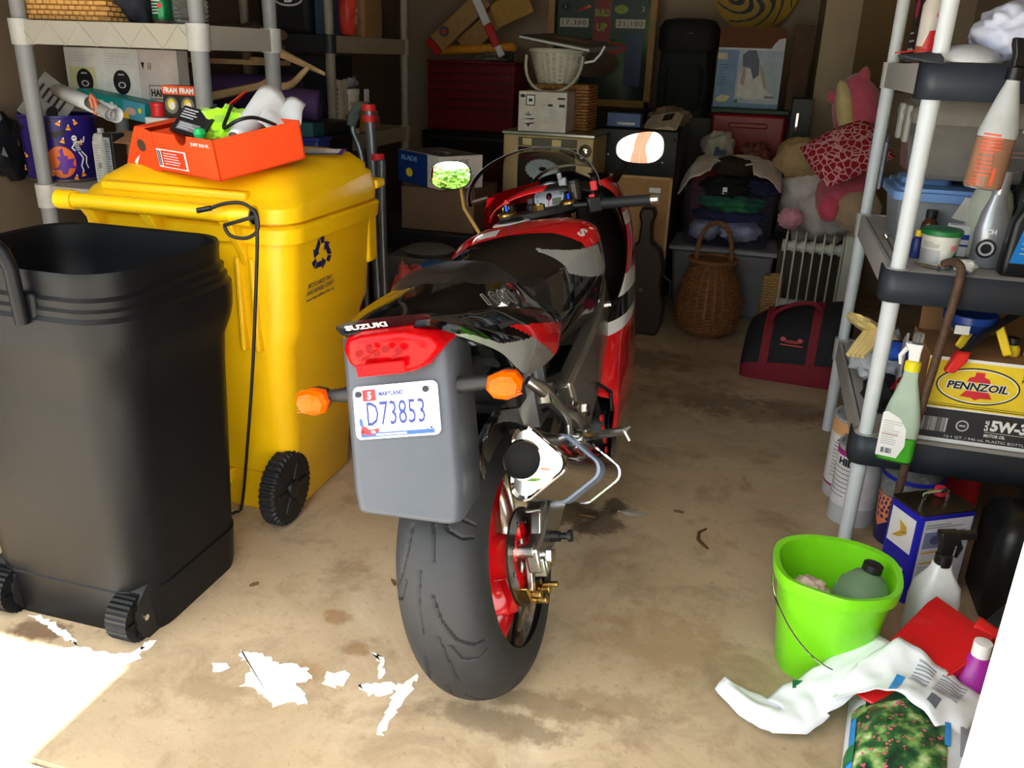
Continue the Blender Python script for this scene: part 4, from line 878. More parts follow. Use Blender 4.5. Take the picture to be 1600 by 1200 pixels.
# ================================================================ resin shelving units
POST=M('grey shelf post',(138,140,142),.5,var=.05); SHELF=M('grey beige shelf resin',(172,168,156),.6,var=.06,scale=6); BRKT=M('light grey bracket',(186,186,182),.5); TAPE=M('black corner sleeve',(30,32,36),.5)
def rack(label,x0,x1,y0,y1,zs,r,postm,shelfm,brkm,top,group='resin shelving units',zig=False,sleeve=None,dark=None):
    t=thing('shelving_unit',label,'shelving',((x0+x1)/2,(y0+y1)/2,0),0,group); hx,hy=(x1-x0)/2,(y1-y0)/2
    for sx in(-1,1):
        for sy in(-1,1):
            segs=[0]+[z for z in zs]+[top]; mb=MB(); pts=[];rs=[]
            for a,b in zip(segs[:-1],segs[1:]): pts+=[(sx*hx,sy*hy,a+.002),(sx*hx,sy*hy,b)]; rs+=[r*.88,r*1.08]
            mb.tube(pts,rs,16); mb.build('post',postm,t,smooth=40)
    for z in zs:
        th=.075; mb=MB(); mb.mm(-hx-.0,hx+.0,-hy,hy,z-.018,z)
        for s in(-1,1):
            mb.mm(-hx,hx,s*(hy+.012)-.006,s*(hy+.012)+.006,z-th,z+.004); mb.mm(s*(hx+.012)-.006,s*(hx+.012)+.006,-hy,hy,z-th,z+.004)
        if zig:
            n=11; w_=2*hx/n
            for k in range(n):
                xa=-hx+k*w_; za,zb=(z-th,z) if k%2 else (z,z-th)
                mb.tube([(xa,-hy-.019,za),(xa+w_,-hy-.019,zb)],.003,5)
        sh=mb.build('shelf',shelfm,t,smooth=30)
        if dark: MB().mm(-hx,hx,-hy-.026,-hy-.0185,z-th,z+.004).build('front_band',dark,sh,bevel=.002)
        for sx in(-1,1):
            for sy in(-1,1):
                bm_=sleeve if (sleeve and sy<0) else brkm
                MB().lathe([(r*1.28,-th-.004),(r*1.34,.008)],20,c=(sx*hx,sy*hy,z)).build('corner_bracket',bm_,sh)
    return t
LSY=2.70; lx0=at(36,67,LSY).x; lx1=at(311,67,LSY).x
rack('grey resin shelving unit at left behind the yellow cart',lx0,lx1,LSY,LSY+.46,[.28,.865,1.445],.029,POST,SHELF,BRKT,1.95,zig=True)
# ---- goods on the left shelf (z .865)
def LS(px,py,Y): return at(px,py,Y)
tc0=at(83,270,2.83); TR_=.138
tubt=thing('halloween_tub','round purple Halloween tin with bats, candy corn and orange moon','tub',(tc0.x,2.895,.869))
TUBM=M('deep purple tin',(40,26,110),.35,var=.05); 
MB().lathe([(TR_*.95,0),(TR_*.97,.004),(TR_,.235),(TR_+.004,.238),(TR_+.004,.246),(TR_-.004,.246),(TR_-.006,.02),(0,.02)],48,cap=True).build('tin_body',TUBM,tubt)
MB().lathe([(TR_*.97+.003,0),(TR_*.97+.004,.008),(TR_*.97,.010)],48,cap=False).build('tin_rim',ALU,tubt)
def tubfn(a,b,h):
    th=R_(-90)+a/TR_; r=TR_*(.97+.03*b/.24)+h+.0006; return Vector((r*math.cos(th),r*math.sin(th),b))
pr=Print(fn=tubfn); MO=M('moon orange',(232,112,40),.4); CCY=M('candy yellow',(240,175,40),.4)
dx=.06
pr.ell(.035+dx,.075,.052,.060,MO)
pr.poly([(x+dx,y) for x,y in((.0,.048),(.02,.055),(.03,.075),(.02,.095),(.035,.098),(.03,.118),(.045,.13),(.047,.10),(.06,.098),(.058,.085),(.085,.09),(.075,.065),(.088,.05),(.06,.052),(.05,.03),(.035,.028),(.03,.045))],PURPLE)
def bat(x,y,s): pr.poly([(x+dx+a*s,y+b*s) for a,b in((-1,.1),(-.75,.55),(-.35,.35),(-.15,.45),(0,.3),(.15,.45),(.35,.35),(.8,.75),(1,.3),(.75,.2),(.55,-.05),(.3,.05),(0,-.35),(-.3,-.1),(-.6,-.25))],BLACK)
bat(.03,.175,.036); bat(-.02,.21,.042); bat(-.13,.19,.03)
def candy(x,y,s,a=0.):
    c,d=math.cos(a),math.sin(a); T=lambda p:[(x+dx+(u*c-v*d)*s,y+(u*d+v*c)*s) for u,v in p]
    pr.poly(T([(-.5,-.6),(.5,-.6),(.38,-.25),(-.38,-.25)]),CCY); pr.poly(T([(-.38,-.25),(.38,-.25),(.2,.25),(-.2,.25)]),ORANGE); pr.poly(T([(-.2,.25),(.2,.25),(.06,.6),(-.06,.6)]),WHITE)
for i,(x,y) in enumerate([(.045,.222),(.075,.205),(.10,.225),(.05,.158),(-.015,.115),(.0,.035),(-.06,.175),(-.055,.21),(.08,.018),(-.05,.145),(.11,.15),(.105,.03),(-.10,.10),(-.12,.05),(-.15,.14),(-.16,.21)]): candy(x,y,.018,(i*1.7)%1.2-.6)
# skeleton
SK=WHITE; sx=.105
pr.ell(sx+dx-.018,.165,.009,.011,SK); pr.ell(sx+dx-.021,.167,.002,.003,BLACK); pr.ell(sx+dx-.015,.167,.002,.003,BLACK)
for k in range(5): pr.rect(sx+dx-.024+.002*k,.148-k*.007,sx+dx-.008+.002*k,.151-k*.007,SK)
for q in([(-.016,.152),(.012,.15),(.016,.17)],[(-.016,.15),(-.03,.13),(-.02,.118)],[(-.01,.115),(.004,.09),(-.006,.06),(.0,.04)],[(.0,.115),(.016,.095),(.012,.07),(.018,.05)]):
    for (x0_,y0_),(x1_,y1_) in zip(q[:-1],q[1:]):
        L_=math.hypot(x1_-x0_,y1_-y0_); nx,ny=-(y1_-y0_)/L_*.0022,(x1_-x0_)/L_*.0022
        pr.poly([(sx+dx+x0_+nx,y0_+ny),(sx+dx+x1_+nx,y1_+ny),(sx+dx+x1_-nx,y1_-ny),(sx+dx+x0_-nx,y0_-ny)],SK)
pr.build('tin_print',tubt)
# utensil pack, spatula handle, rolled paper in the tub
o=MB().box((0,0,0),(.16,.006,.19)).build('utensil_pack',M('clear grey blister',(150,148,142),.25,trans=.15),loc=(tc0.x+.0,2.86,1.15),rot=(R_(-12),R_(38),.2),bevel=.002); tag(o,'grey blister pack standing slanted in the Halloween tin','package')
pr=Print((-.08,-.003,-.095),(1,0,0),(0,0,1))
for k in range(5): pr.rect(.02+.025*k,.10,.03+.025*k,.15,BLACK); pr.rect(.03+.02*k,.03,.04+.02*k,.07,GREY)
pr.ell(.11,.08,.022,.026,BLACK); pr.build('pack_print',o)
o=MB().tube([(0,0,0),(.012,0,.02),(.006,0,.05),(-.006,0,.065),(-.012,0,.05),(-.006,0,.02)],.008,8).build('orange_tool',M('clear orange handle',(230,130,90),.25,trans=.3),loc=at(149,178,2.74)); tag(o,'small clear orange tool handle above the cartons','handle')
# bottles, frames and cartons
gx=at(157,270,2.74)
gl=thing('glue_bottle','grey white plastic bottle with label beside the Halloween tin','bottle',(gx.x,2.77,.869)); MB().loft([rr(0,0,.022,.03,.012,z) for z in(0,.004,.15,.18)]+[rr(0,0,.022*k,.03*k,.01*k,z) for k,z in((.8,.195),(.35,.2),(.35,.215))]).build('bottle_body',M('pale grey plastic',(165,166,160),.4),gl)
pr=Print((-.018,-.0305,.0),(1,0,0),(0,0,1)); pr.rect(0,.02,.036,.17,M('label grey',(175,176,172),.5)); pr.lines(.004,.03,.032,.16,14,GREY,2,.3); pr.poly([(.014,.09),(.032,.095),(.032,.075),(.016,.07)],GREY); pr.build('bottle_label',gl)
fx=at(178,270,2.76); o=carton('cased_book','black cased book standing between bottle and cardboard box','book',fx.x-.022,fx.x+.026,2.75,.06,.869,1.07,BPLAST,R_(-8)); pr=front(o); pr.rect(.005,.02,.036,.185,M('grey page print',(135,140,150),.5)); pr.lines(.009,.03,.032,.175,16,BLACK,1,.3); pr.build('cover_print',o); clean(o)
a=pxbox(182,312,200,275,2.80); cbx=carton('cardboard_box','brown open cardboard box on the left shelf','box',a[0],a[1]-.02,2.82,.34,.869,1.045,CARD)
MB().box((-.02,-.19,.185),(.30,.10,.003),rot=Matrix.Rotation(R_(20),3,'X')).build('flap',CARD,cbx); clean(cbx)
o=carton('white_carton','white printed carton lying on the cardboard box','box',at(225,170,2.86).x,at(312,170,2.86).x,2.86,.28,1.047,1.125,M('white carton card',(205,205,200),.6),R_(-3)); pr=front(o); pr.lines(.02,.02,.09,.06,4,BLUE,2,.25); pr.build('carton_print',o); clean(o)
zb=1.127
o=carton('filter_box','twin orange and black oil filter boxes beside the shelf post','box',at(254,150,2.88).x,at(305,150,2.88).x,2.88,.075,zb,zb+.115,M('filter box black',(45,42,34),.5))
pr=front(o); W_=o['w']; pr.rect(0,.083,W_,.115,M('filter orange',(238,88,40),.5))
for k in(0,1):
    x=W_*(.02+.5*k); pr.text('FRAM',x+.004,.088,.020,WHITE,wid=W_*.42,offset=.05); pr.ell(x+W_*.24,.045,W_*.2,.03,GREY); pr.ell(x+W_*.24,.048,W_*.12,.02,YEL); pr.ell(x+W_*.26,.044,W_*.08,.014,WHITE)
pr.rect(W_*.495,0,W_*.505,.115,BLACK); pr.build('filter_print',o); clean(o)
rcx=at(243,152,2.87); rc=thing('red_canister','small red round canister between glove box and filter boxes','canister',(rcx.x-.012,2.895,zb)); MB().lathe([(.026,0),(.028,.004),(.028,.036)],24).build('can_body',RED,rc); MB().lathe([(.030,.037),(.030,.048),(.026,.052),(0,.052)],24).build('can_lid',M('bright red plastic',(205,35,38),.35),rc)
glx0,glx1=at(96,140,2.90).x,at(226,140,2.90).x-.012
o=carton('glove_box','long teal glove box lying on the white cartons','box',glx0,glx1-.02,2.955,.11,zb-.02,zb+.05,TEAL,R_(-7)); o.rotation_euler.y=R_(7); o.location.z+=.012; pr=front(o); W_=o['w']; pr.text('GlovePlus',W_*.34,.026,.022,WHITE,wid=W_*.26,offset=.04); pr.rect(W_*.68,.0,W_,.068,M('picture teal',(70,150,170),.5)); pr.poly([(W_*.68,0),(W_*.72,.03),(W_*.76,.02),(W_*.78,0)],YEL); pr.ell(W_*.80,.03,.026,.014,M('hand beige',(205,170,150),.5)); pr.ell(W_*.93,.04,.008,.01,YEL); pr.lines(W_*.04,.02,W_*.2,.04,2,LGREY,1,.3); pr.build('glove_print',o); clean(o)
a=pxbox(101,216,78,138,3.03); o=carton('speaker_carton','large white speaker carton with two black round driver pictures','box',at(103,138,3.03).x,at(277,138,3.03).x,3.045,.07,1.10,1.362,M('white glossy carton',(208,208,202),.5),R_(0)); 
pr=front(o); W_,H_=o['w'],o['h']; pr.rect(W_*.66,0,W_,H_,M('carton pink white',(190,180,176),.5)); pr.rect(W_*.03,H_*.30,W_*.27,H_*.72,M('pale yellow print',(198,196,150),.5))
for fx_ in(.165,.50):
    pr.ell(W_*fx_,H_*.52,.040,.046,BLACK); pr.ell(W_*fx_,H_*.48,.018,.012,LGREY); pr.ell(W_*fx_,H_*.48,.012,.008,BLACK); pr.rect(W_*fx_-.014,H_*.62,W_*fx_+.014,H_*.64,LGREY)
pr.lines(W_*.05,H_*.78,W_*.28,H_*.94,4,LGREY,1,.3); pr.lines(W_*.36,H_*.76,W_*.6,H_*.94,5,LGREY,2,.3); pr.rect(W_*.74,H_*.30,W_*.93,H_*.50,BLACK); pr.rect(W_*.745,H_*.31,W_*.925,H_*.49,M('carton pink white',(190,180,176),.5)); pr.text('HAKO',W_*.755,H_*.34,H_*.11,BLACK,wid=W_*.16,offset=.05); pr.rect(W_*.75,H_*.20,W_*.93,H_*.27,BLACK)
pr.poly([(W_*.69,H_*.82),(W_*.72,H_*.82),(W_*.705,H_*.72)],BLACK); pr.rect(W_*.75,H_*.72,W_*.755,H_*.82,BLACK); pr.rect(W_*.77,H_*.72,W_*.775,H_*.82,BLACK); pr.build('carton_print',o); clean(o)
d0=at(88,140,2.90); d1=at(182,180,2.76); o=MB(); u,v,dd=frame_from(d1-d0); o.loft([[q+(u*math.cos(k*math.pi/10)+v*math.sin(k*math.pi/10))*.027-d0 for k in range(20)] for q in(d0,d1)],cap=False); o=o.build('rolled_poster',PAPER,loc=d0,solid=.003); tag(o,'white rolled paper tube lying slanted before the glove box','paper roll')
d0=at(140,160,2.80); d1=at(172,180,2.72); o=MB(); o.loft([[q+(u*math.cos(k*math.pi/10)+v*math.sin(k*math.pi/10))*.020-d0 for k in range(20)] for q in(d0,d1)],cap=False); o=o.build('rolled_tube',M('grey paper',(150,148,142),.7),loc=d0,solid=.003); tag(o,'small grey paper tube under the white rolled paper','paper roll')
# black bags at the far left of the shelf
BAGB=M('black bag film',(26,26,30),.3,var=.2,bump=.4,bscale=30)
o=MB().blob((0,0,.12),(.05,.09,.13),.3,2,5,3).build('black_bag',BAGB,loc=(lx0+.02,2.86,.866)); o.location.x=at(5,240,2.84).x; tag(o,'black plastic bag at the far left of the shelf','bag')
# top shelf z 1.445
WICK=M('honey wicker',(196,148,82),.7,var=.18,scale=60,bump=.2)
def wicker_box(name,label,x0,x1,Y,dep,z0,h,mat,cat='basket',group=None):
    t=thing(name,label,cat,((x0+x1)/2,Y+dep/2,z0),0,group); w_=x1-x0; hw,hd=w_/2,dep/2; rows=max(3,int(h/.016)); mb=MB()
    n=int((w_+dep)*2/.03)*2; per=2*(w_+dep)
    def pos(s):
        s%=per
        if s<w_: return -hw+s,-hd,0,-1
        s-=w_
        if s<dep: return hw,-hd+s,1,0
        s-=dep
        if s<w_: return hw-s,hd,0,1
        s-=w_; return -hw,hd-s,-1,0
    for k in range(rows):
        z=h*(k+.5)/rows; pts=[]
        for i in range(n):
            x,y,nx,ny=pos(per*i/n); q=.004*(1 if (i+k)%2 else -1); pts.append((x+nx*q,y+ny*q,z))
        mb.tube(pts,h/rows*.56,5,closed=True)
    b=mb.build('woven_wall',mat,t); MB().mm(-hw+.004,hw-.004,-hd+.004,hd-.004,.001,.012).build('base',mat,t)
    rim=MB(); rim.tube([(-hw,-hd,h),(hw,-hd,h),(hw,hd,h),(-hw,hd,h)],.010,6,closed=True); rim.build('rim',mat,t); return t
wx0,wx1=at(26,30,2.72).x,at(163,30,2.72).x
wicker_box('wicker_basket','honey coloured wicker basket on the top left shelf',wx0,wx1-.02,2.74,.36,1.452,.17,WICK)
gcx=at(243,32,2.76); g=thing('green_can','green drink can on the top left shelf','can',(gcx.x,2.80,1.4495)); MB().lathe([(.026,0),(.031,.008),(.033,.014),(.033,.105),(.027,.116),(.027,.12)],24).build('can_body',M('green can print',(20,110,60),.3,.4),g); MB().lathe([(.0271,0),(.0315,.008),(.0335,.014)],24,cap=False).build('can_base',ALU,g)
pr=Print(fn=lambda a,b,h:Vector(((.0335+h)*math.cos(R_(-90)+a/.033),(.0335+h)*math.sin(R_(-90)+a/.033),b))); pr.lines(-.02,.03,.02,.09,6,LGREY,1,.35); pr.ell(.015,.06,.008,.008,RED); pr.build('can_print',g)
jx=at(283,30,2.76); j=thing('clear_jar','clear ribbed plastic jar on the top left shelf','jar',(jx.x-.01,2.83,1.4495)); CLEAR=M('clear plastic',(225,232,230),.08,trans=.9,ior=1.2)
prof=[(.055,0)]
for k in range(10): prof+=[(.062,.006+k*.014),(.056,.013+k*.014)]
MB().lathe(prof+[(.05,.15),(.04,.16)],28).build('jar_body',CLEAR,j); MB().lathe([(.042,.161),(.042,.18),(0,.18)],24).build('jar_lid',LGREY,j)
dx0=at(200,30,2.76); o=MB().blob((0,0,.09),(.06,.09,.10),.25,2,8,3,flat=.085).build('dark_bundle',M('dark fabric',(36,38,48),.85,var=.3),loc=(dx0.x-.03,2.86,1.449)); tag(o,'dark fabric bundle between wicker basket and green can','bundle')
# ================================================================ dark corner: second rack and goods between
RK=M('cream shelf resin',(150,136,112),.6,var=.06); RKP=M('cream shelf post',(138,130,116),.55)
rack('cream resin shelving unit along the dark left wall',-2.56,-2.10,4.05,4.97,[.40,.965,1.445],.024,RKP,RK,RK,1.95,sleeve=TAPE,dark=TAPE)
# top shelf: tomato bag, paper bag, dark blue box
o=carton('blue_box','dark blue box on the top cream shelf','box',-2.20,-2.12,4.10,.10,1.449,1.68,M('navy card',(40,58,84),.6)); clean(o)
TB=M('tomato print bag',(205,60,45),.45,var=.3,scale=16); o=MB().blob((0,0,.11),(.055,.05,.115),.15,2,3,3,flat=.106).build('tomato_bag',TB,loc=(-2.135,4.31,1.4495)); tag(o,'red tomato-print food bag on the top cream shelf','bag')
pr=Print((.058,-.04,.02),(0,1,0),(0,0,1)); pr.ell(.03,.06,.02,.025,M('tomato pale',(230,140,120),.5)); pr.poly([(.02,.09),(.05,.10),(.04,.12)],WHITE); pr.poly([(.04,.05),(.06,.06),(.055,.07)],GREEN); pr.build('bag_print',o)
KB=M('kraft paper bag',(150,112,74),.8,var=.1); o=MB(); o.loft([rr(0,0,.07,.12,.02,0),rr(0,0,.072,.122,.02,.10),rr(0,0,.07,.12,.02,.22),rr(.0,0,.05,.11,.01,.27)]); o=o.build('paper_bag',KB,loc=(-2.19,4.60,1.4495)); tag(o,'brown kraft paper bag on the top cream shelf','bag')
# lower shelf: tall cream boxes, canister, small boxes
CRM=M('cream product card',(205,194,165),.6)
o=carton('tall_box','tall cream box with dark stripe on the cream shelf, nearest','box',-2.20,-2.115,4.09,.07,.969,1.245,CRM); pr=right(o); pr.rect(.012,.02,.032,.22,BLACK); pr.lines(.04,.10,.06,.24,6,GREY,2,.4); pr.build('box_print',o); clean(o)
o=carton('tall_box','tall cream box with brown lettering on the cream shelf, second','box',-2.20,-2.118,4.17,.09,.969,1.24,CRM); pr=right(o); pr.text('CAMPING LANTERN',.055,.05,.018,M('brown ink',(120,80,40),.5),wid=.17,rot=R_(90)); pr.rect(.06,.03,.08,.10,M('dark brown print',(60,40,25),.5)); pr.build('box_print',o); clean(o)
cn=thing('canister','cream canister printed CRANBERRY with clear lid on cream shelf','canister',(-2.17,4.36,.969)); MB().lathe([(.06,0),(.062,.004),(.062,.20)],28).build('can_body',M('cream can',(205,196,172),.45),cn); MB().lathe([(.065,.20),(.065,.222),(.06,.226),(0,.226)],28).build('can_lid',M('translucent white lid',(215,210,200),.35),cn)
pr=Print(fn=lambda a,b,h:Vector(((.0622+h)*math.cos(R_(-15)+a/.062),(.0622+h)*math.sin(R_(-15)+a/.062),b))); pr.text('CRANBERRY',0,.14,.022,M('brown ink',(120,80,40),.5),wid=.085,align='C',offset=.03); pr.ell(0,.06,.03,.035,M('dark brown print',(60,40,25),.5)); pr.ell(0,.075,.02,.012,M('choc',(110,72,44),.5)); pr.build('can_print',cn)
o=MB().blob((0,0,.03),(.07,.09,.045),.4,3,2,3,flat=.028).build('grey_gloves',M('grey white cloth',(150,150,148),.9,var=.35,scale=14),loc=(-2.19,4.34,1.1975)); o['label']='x'; tag(o,'grey and white work gloves on top of the canister','gloves')
o=carton('small_box','small brown and orange food box beside the canister','box',-2.19,-2.12,4.47,.06,.969,1.12,M('orange brown card',(175,120,60),.6)); pr=right(o); pr.rect(.005,.09,.055,.13,M('dark brown print',(60,40,25),.5)); pr.ell(.03,.05,.02,.03,ORANGE); pr.build('box_print',o); clean(o)
o=MB().blob((0,0,.05),(.06,.06,.06),.25,2,6,3,flat=.046).build('pink_bag',M('dusty pink film',(150,85,80),.4),loc=(-2.16,4.61,.970)); tag(o,'dusty pink bag next to the small orange box','bag')
o=carton('paper_tag','white paper tag card standing on the cream shelf','card',-2.17,-2.16,4.56,.05,1.10,1.19,WHITE,0); clean(o); o.location.z=.97; o.scale.z=2.4
# black trunk carrying mats and antlers
tr=thing('storage_trunk','black plastic storage trunk between the left racks','trunk',(-2.25,3.66,0)); MB().frus((0,0,0),(.56,.56),(.62,.60),1.02,0).build('trunk_body',BPLAST,tr,bevel=.02); MB().frus((0,0,1.021),(.64,.62),(.60,.58),.05).build('trunk_lid',BPLAST,tr,bevel=.01)
PUR=M('purple foam mat',(62,38,82),.75,var=.12,bump=.2,bscale=180)
def rollmat(label,a,b,r):
    a=Vector(a);b=Vector(b); mb=MB(); d=(b-a).normalized(); u,v,_=frame_from(d); N=64; inner=[]
    rg=[]
    for k in range(N):
        t=k/N; ang_=t*2*math.pi*3; rr0=r*(.35+.65*t); rg.append((rr0*math.cos(ang_),rr0*math.sin(ang_)))
    mb.cyl((0,0,0),b-a,r,n=26); o=mb.build('rolled_mat',PUR,loc=a,bevel=.008); tag(o,label,'mat',group='rolled mats on the trunk')
    sp=MB()
    for e in(Vector((0,0,0)),b-a):
        sp.tube([e+(u*x+v*y)*.92 for x,y in rg],.003,4)
    sp.build('spiral_edge',M('dark purple',(40,24,54),.8),o); return o
rollmat('long rolled purple exercise mat on the black trunk',at(318,125,3.50)+Vector((0,0,-.04)),at(468,132,3.58)+Vector((0,0,-.04)),.075)
rollmat('shorter rolled purple mat in front of the long one',at(425,156,3.36),at(500,166,3.42),.062)
o=MB().mm(-.20,.20,-.09,.09,0,.02).build('wooden_board',M('pale board',(170,140,98),.7),loc=at(375,100,3.55)); tag(o,'pale wooden board lying on the long purple mat','board')
CAMO=M('camouflage cloth',(72,60,48),.9,var=.5,scale=12); o=MB().blob((0,0,.05),(.20,.12,.07),.35,2.4,2,4,flat=.045).build('camouflage_cloth',CAMO,loc=at(372,82,3.58)); tag(o,'crumpled camouflage cloth on the wooden board','cloth')
ANT=M('antler bone',(178,146,104),.6,var=.15,bump=.2,bscale=60)
def antler(paths,label):
    o0=at(*paths[0][0]); mb=MB()
    for p in paths:
        pts=[at(*q)-o0 for q in p]; N=len(pts); pts2=spline([tuple(q) for q in pts],4); mb.tube(pts2,[.017*(1-.75*i/(len(pts2)-1))+.003 for i in range(len(pts2))],8)
    o=mb.build('deer_antler',ANT,loc=o0); tag(o,label,'antler')
antler([[(322,152,3.30),(370,142,3.32),(415,130,3.34),(428,105,3.38),(434,82,3.42)],[(415,130,3.34),(450,134,3.32),(475,112,3.30),(482,104,3.3)],[(432,80,3.42),(470,98,3.42),(508,116,3.42)],[(428,103,3.38),(410,95,3.40),(392,92,3.42)]],'branching tan deer antler in front of the purple mats')
# black box with white logo hanging at the top
o=carton('black_case','plain black case on the lower shelf of the cream rack','case',-2.52,-2.14,4.07,.30,.969,1.355,M('black case fabric',(10,12,15),.7)); clean(o)
o=carton('black_bag','large black bag with white logo on the top cream shelf','bag',-2.50,-2.215,4.07,.30,1.449,1.85,M('black case fabric',(10,12,15),.7),bev=.03); pr=front(o); W_=o['w']; pr.ell(W_*.62,.155,.075,.030,LGREY); pr.ell(W_*.62,.158,.068,.024,BLACK); pr.text('EB',W_*.62,.143,.032,WHITE,align='C',offset=.06,shear=.2); pr.build('logo_print',o); clean(o)
# blue tub, teal box, black bass tube in front of rack
o=carton('teal_box','dark teal box on the blue tub','box',at(446,190,3.30).x,at(490,190,3.30).x,3.29,.10,1.045,1.10,M('dark teal card',(20,66,70),.6)); clean(o)
bx0,bx1=at(448,200,3.28).x,at(494,200,3.28).x
bt=thing('blue_tub','deep blue plastic tub below the purple mats','tub',((bx0+bx1)/2,3.345,.7015)); MB().frus((0,0,0),(bx1-bx0-.02,.10),(bx1-bx0,.11),.335).build('tub_body',M('royal blue plastic',(28,34,110),.4),bt,bevel=.01); MB().mm(-(bx1-bx0)/2-.006,(bx1-bx0)/2+.006,-.06,.06,.325,.342).build('tub_rim',M('royal blue plastic',(28,34,110),.4),bt,bevel=.004)
o=MB().mm(-.20,.22,-.10,.10,0,.70).build('black_crate',BPLAST,loc=(bx0+.10,3.30,0),bevel=.015); tag(o,'tall black crate behind the yellow cart lid','crate')
e=at(452,238,3.24); e2=at(516,238,3.24); e2.z=e.z; o=MB().cyl((0,0,0),(e2-e),.040,n=28).build('bass_tube',M('dark speaker carpet',(34,36,42),.8),loc=(e.x,e.y,.742),bevel=.01); tag(o,'dark round speaker tube lying behind the yellow cart','speaker')
# ================================================================ folded grey walker frame standing behind the yellow cart
GT=M('grey tube metal',(112,116,118),.35,.7,var=.08); WY=3.15
wf=thing('folding_walker','folded grey tubular walking frame with red fittings','walker',(at(585,300,WY).x,WY,0)); wo=Vector((wf.location.x,WY,0))
def wp(px,py,dy=0): return at(px,py,WY+dy)-wo
def ground(v): return Vector((v.x,v.y,.012))
for pth,r in(([wp(576,165),wp(582,250),wp(588,400),ground(wp(600,520))],.020),([wp(560,178,.03),wp(551,200,.03),wp(562,232,.02),wp(574,290,.01)],.011),([wp(596,250,-.02),wp(598,360,-.02),ground(wp(606,530,-.02))],.016),([wp(588,240,.05),wp(592,330,.05),ground(wp(590,520,.05))],.014),([wp(576,330,-.03),wp(572,420,-.03),ground(wp(575,530,-.03))],.012)):
    MB().tube(spline([tuple(p) for p in pth],5),r,12).build('tube',GT,wf)
for px,py in((576,168),(577,185),(590,245)):
    p=wp(px,py); MB().cyl(p+Vector((0,0,-.012)),p+Vector((0,0,.012)),.026,n=16).build('red_collar',RED,wf)
p=wp(592,390); MB().cyl(p+Vector((-.05,0,0)),p+Vector((.05,0,0)),.012,n=12).build('cross_pin',STEEL,wf)
p=wp(553,205,.03); MB().tube([wp(575,168,.03),wp(562,165,.03),wp(551,180,.03),wp(550,196,.03)],.020,12).build('hand_grip',M('grey foam grip',(70,76,72),.8),wf)
# ================================================================ left of the bike: boxed drone, blue box, plastic bags, tray
sup=carton('black_tote','black lidded tote standing behind the motorcycle','tote',-1.86,-1.14,3.72,.50,0,.60,BPLAST,0); clean(sup)
sup2=carton('brown_box','brown cardboard box on the black tote','box',-1.62,-1.26,3.78,.36,.602,.80,M('dark brown card',(92,70,50),.8)); clean(sup2)
BLW=M('white box card',(212,205,198),.55)
o=carton('drone_box','long white and blue hobby box lying aslant on the brown box','box',-1.66,-1.30,3.80,.24,.803,.95,BLW,R_(-36))
pr=front(o); pr.rect(0,0,o['w']*.72,.147,M('box deep blue',(20,50,110),.5)); pr.text('BLADE',.03,.105,.022,M('pale blue ink',(120,170,220),.5),wid=.14,offset=.04); pr.ell(.10,.05,.03,.02,YEL); pr.build('front_print',o)
pr=right(o); pr.rect(.08,.04,.15,.10,BLACK); pr.text('BLADE',.07,.112,.018,BLACK,wid=.09); pr.lines(.16,.03,.21,.06,3,GREY,1,.4); pr.build('end_print',o)
pr=topp(o); pr.rect(.0,.015,o['w']*.97,.225,M('dark grey photo print',(58,56,56),.5)); pr.poly([(.10,.10),(.20,.12),(.30,.08),(.22,.16)],LGREY); pr.build('top_print',o); clean(o)
ct=thing('clear_bin','murky clear plastic bin with grey contents behind the bike','bin',(-1.40,3.57,0)); MB().frus((0,0,.30),(.30,.20),(.34,.22),.24).build('bin_body',M('murky plastic',(120,118,108),.3,trans=.4),ct,bevel=.01); MB().frus((0,0,0),(.30,.20),(.30,.20),.30).build('bin_base',M('dark bin base',(40,38,36),.6),ct,bevel=.01); MB().lathe([(.10,.541),(.12,.56),(.09,.575),(0,.58)],24).build('coiled_contents',M('dull grey coil',(90,88,84),.6),ct)
o=carton('blue_box','bright blue product box with red stripe left of the tank','box',-1.345,-1.19,3.30,.12,.40,.60,M('azure card',(40,105,165),.45)); pr=front(o); pr.poly([(0,.09),(.155,.05),(.155,.035),(0,.075)],RED); pr.rect(.10,.11,.13,.16,LGREY); pr.lines(.02,.02,.08,.05,2,LGREY,1,.3); pr.build('box_print',o); clean(o); o.location.z=.352
o=carton('grey_stand_box','plain grey box under the bright blue box','box',-1.38,-1.14,3.26,.18,0,.35,M('grey board',(84,82,78),.7)); clean(o)
RWB=M('red and clear bag film',(190,80,74),.25,var=.5,scale=20,trans=.25); o=MB().blob((0,0,.12),(.075,.06,.15),.4,2.4,4,4,flat=.115).build('plastic_bag',RWB,loc=(at(640,420,3.20).x,3.20,.30)); tag(o,'red and clear crumpled plastic bag beside the grey frame','bag')
o=carton('low_box','low dark box under the crumpled red bag','box',-1.47,-1.28,3.08,.24,0,.30,M('dark low box',(46,42,40),.7)); clean(o)
o=MB().lathe([(0,0),(.16,0),(.19,.02),(.195,.022),(.19,.028),(.155,.008),(0,.008)],40).build('round_tray',M('dull grey tray',(112,104,100),.6),loc=(at(575,450,2.95).x,2.93,.17),rot=(R_(62),0,R_(12))); tag(o,'round dull grey tray leaning behind the motorcycle tail','tray')
o=MB().mm(-.012,.012,-.01,.01,0,.62).build('red_pole',M('dark red pole',(140,20,28),.5),loc=(at(553,420,3.02).x,3.02,0),rot=(0,R_(2),0)); tag(o,'dark red flat stake standing behind the yellow cart','stake')
# ================================================================ back of the garage
DKW=M('dark stained wood',(52,40,30),.7,var=.2); 
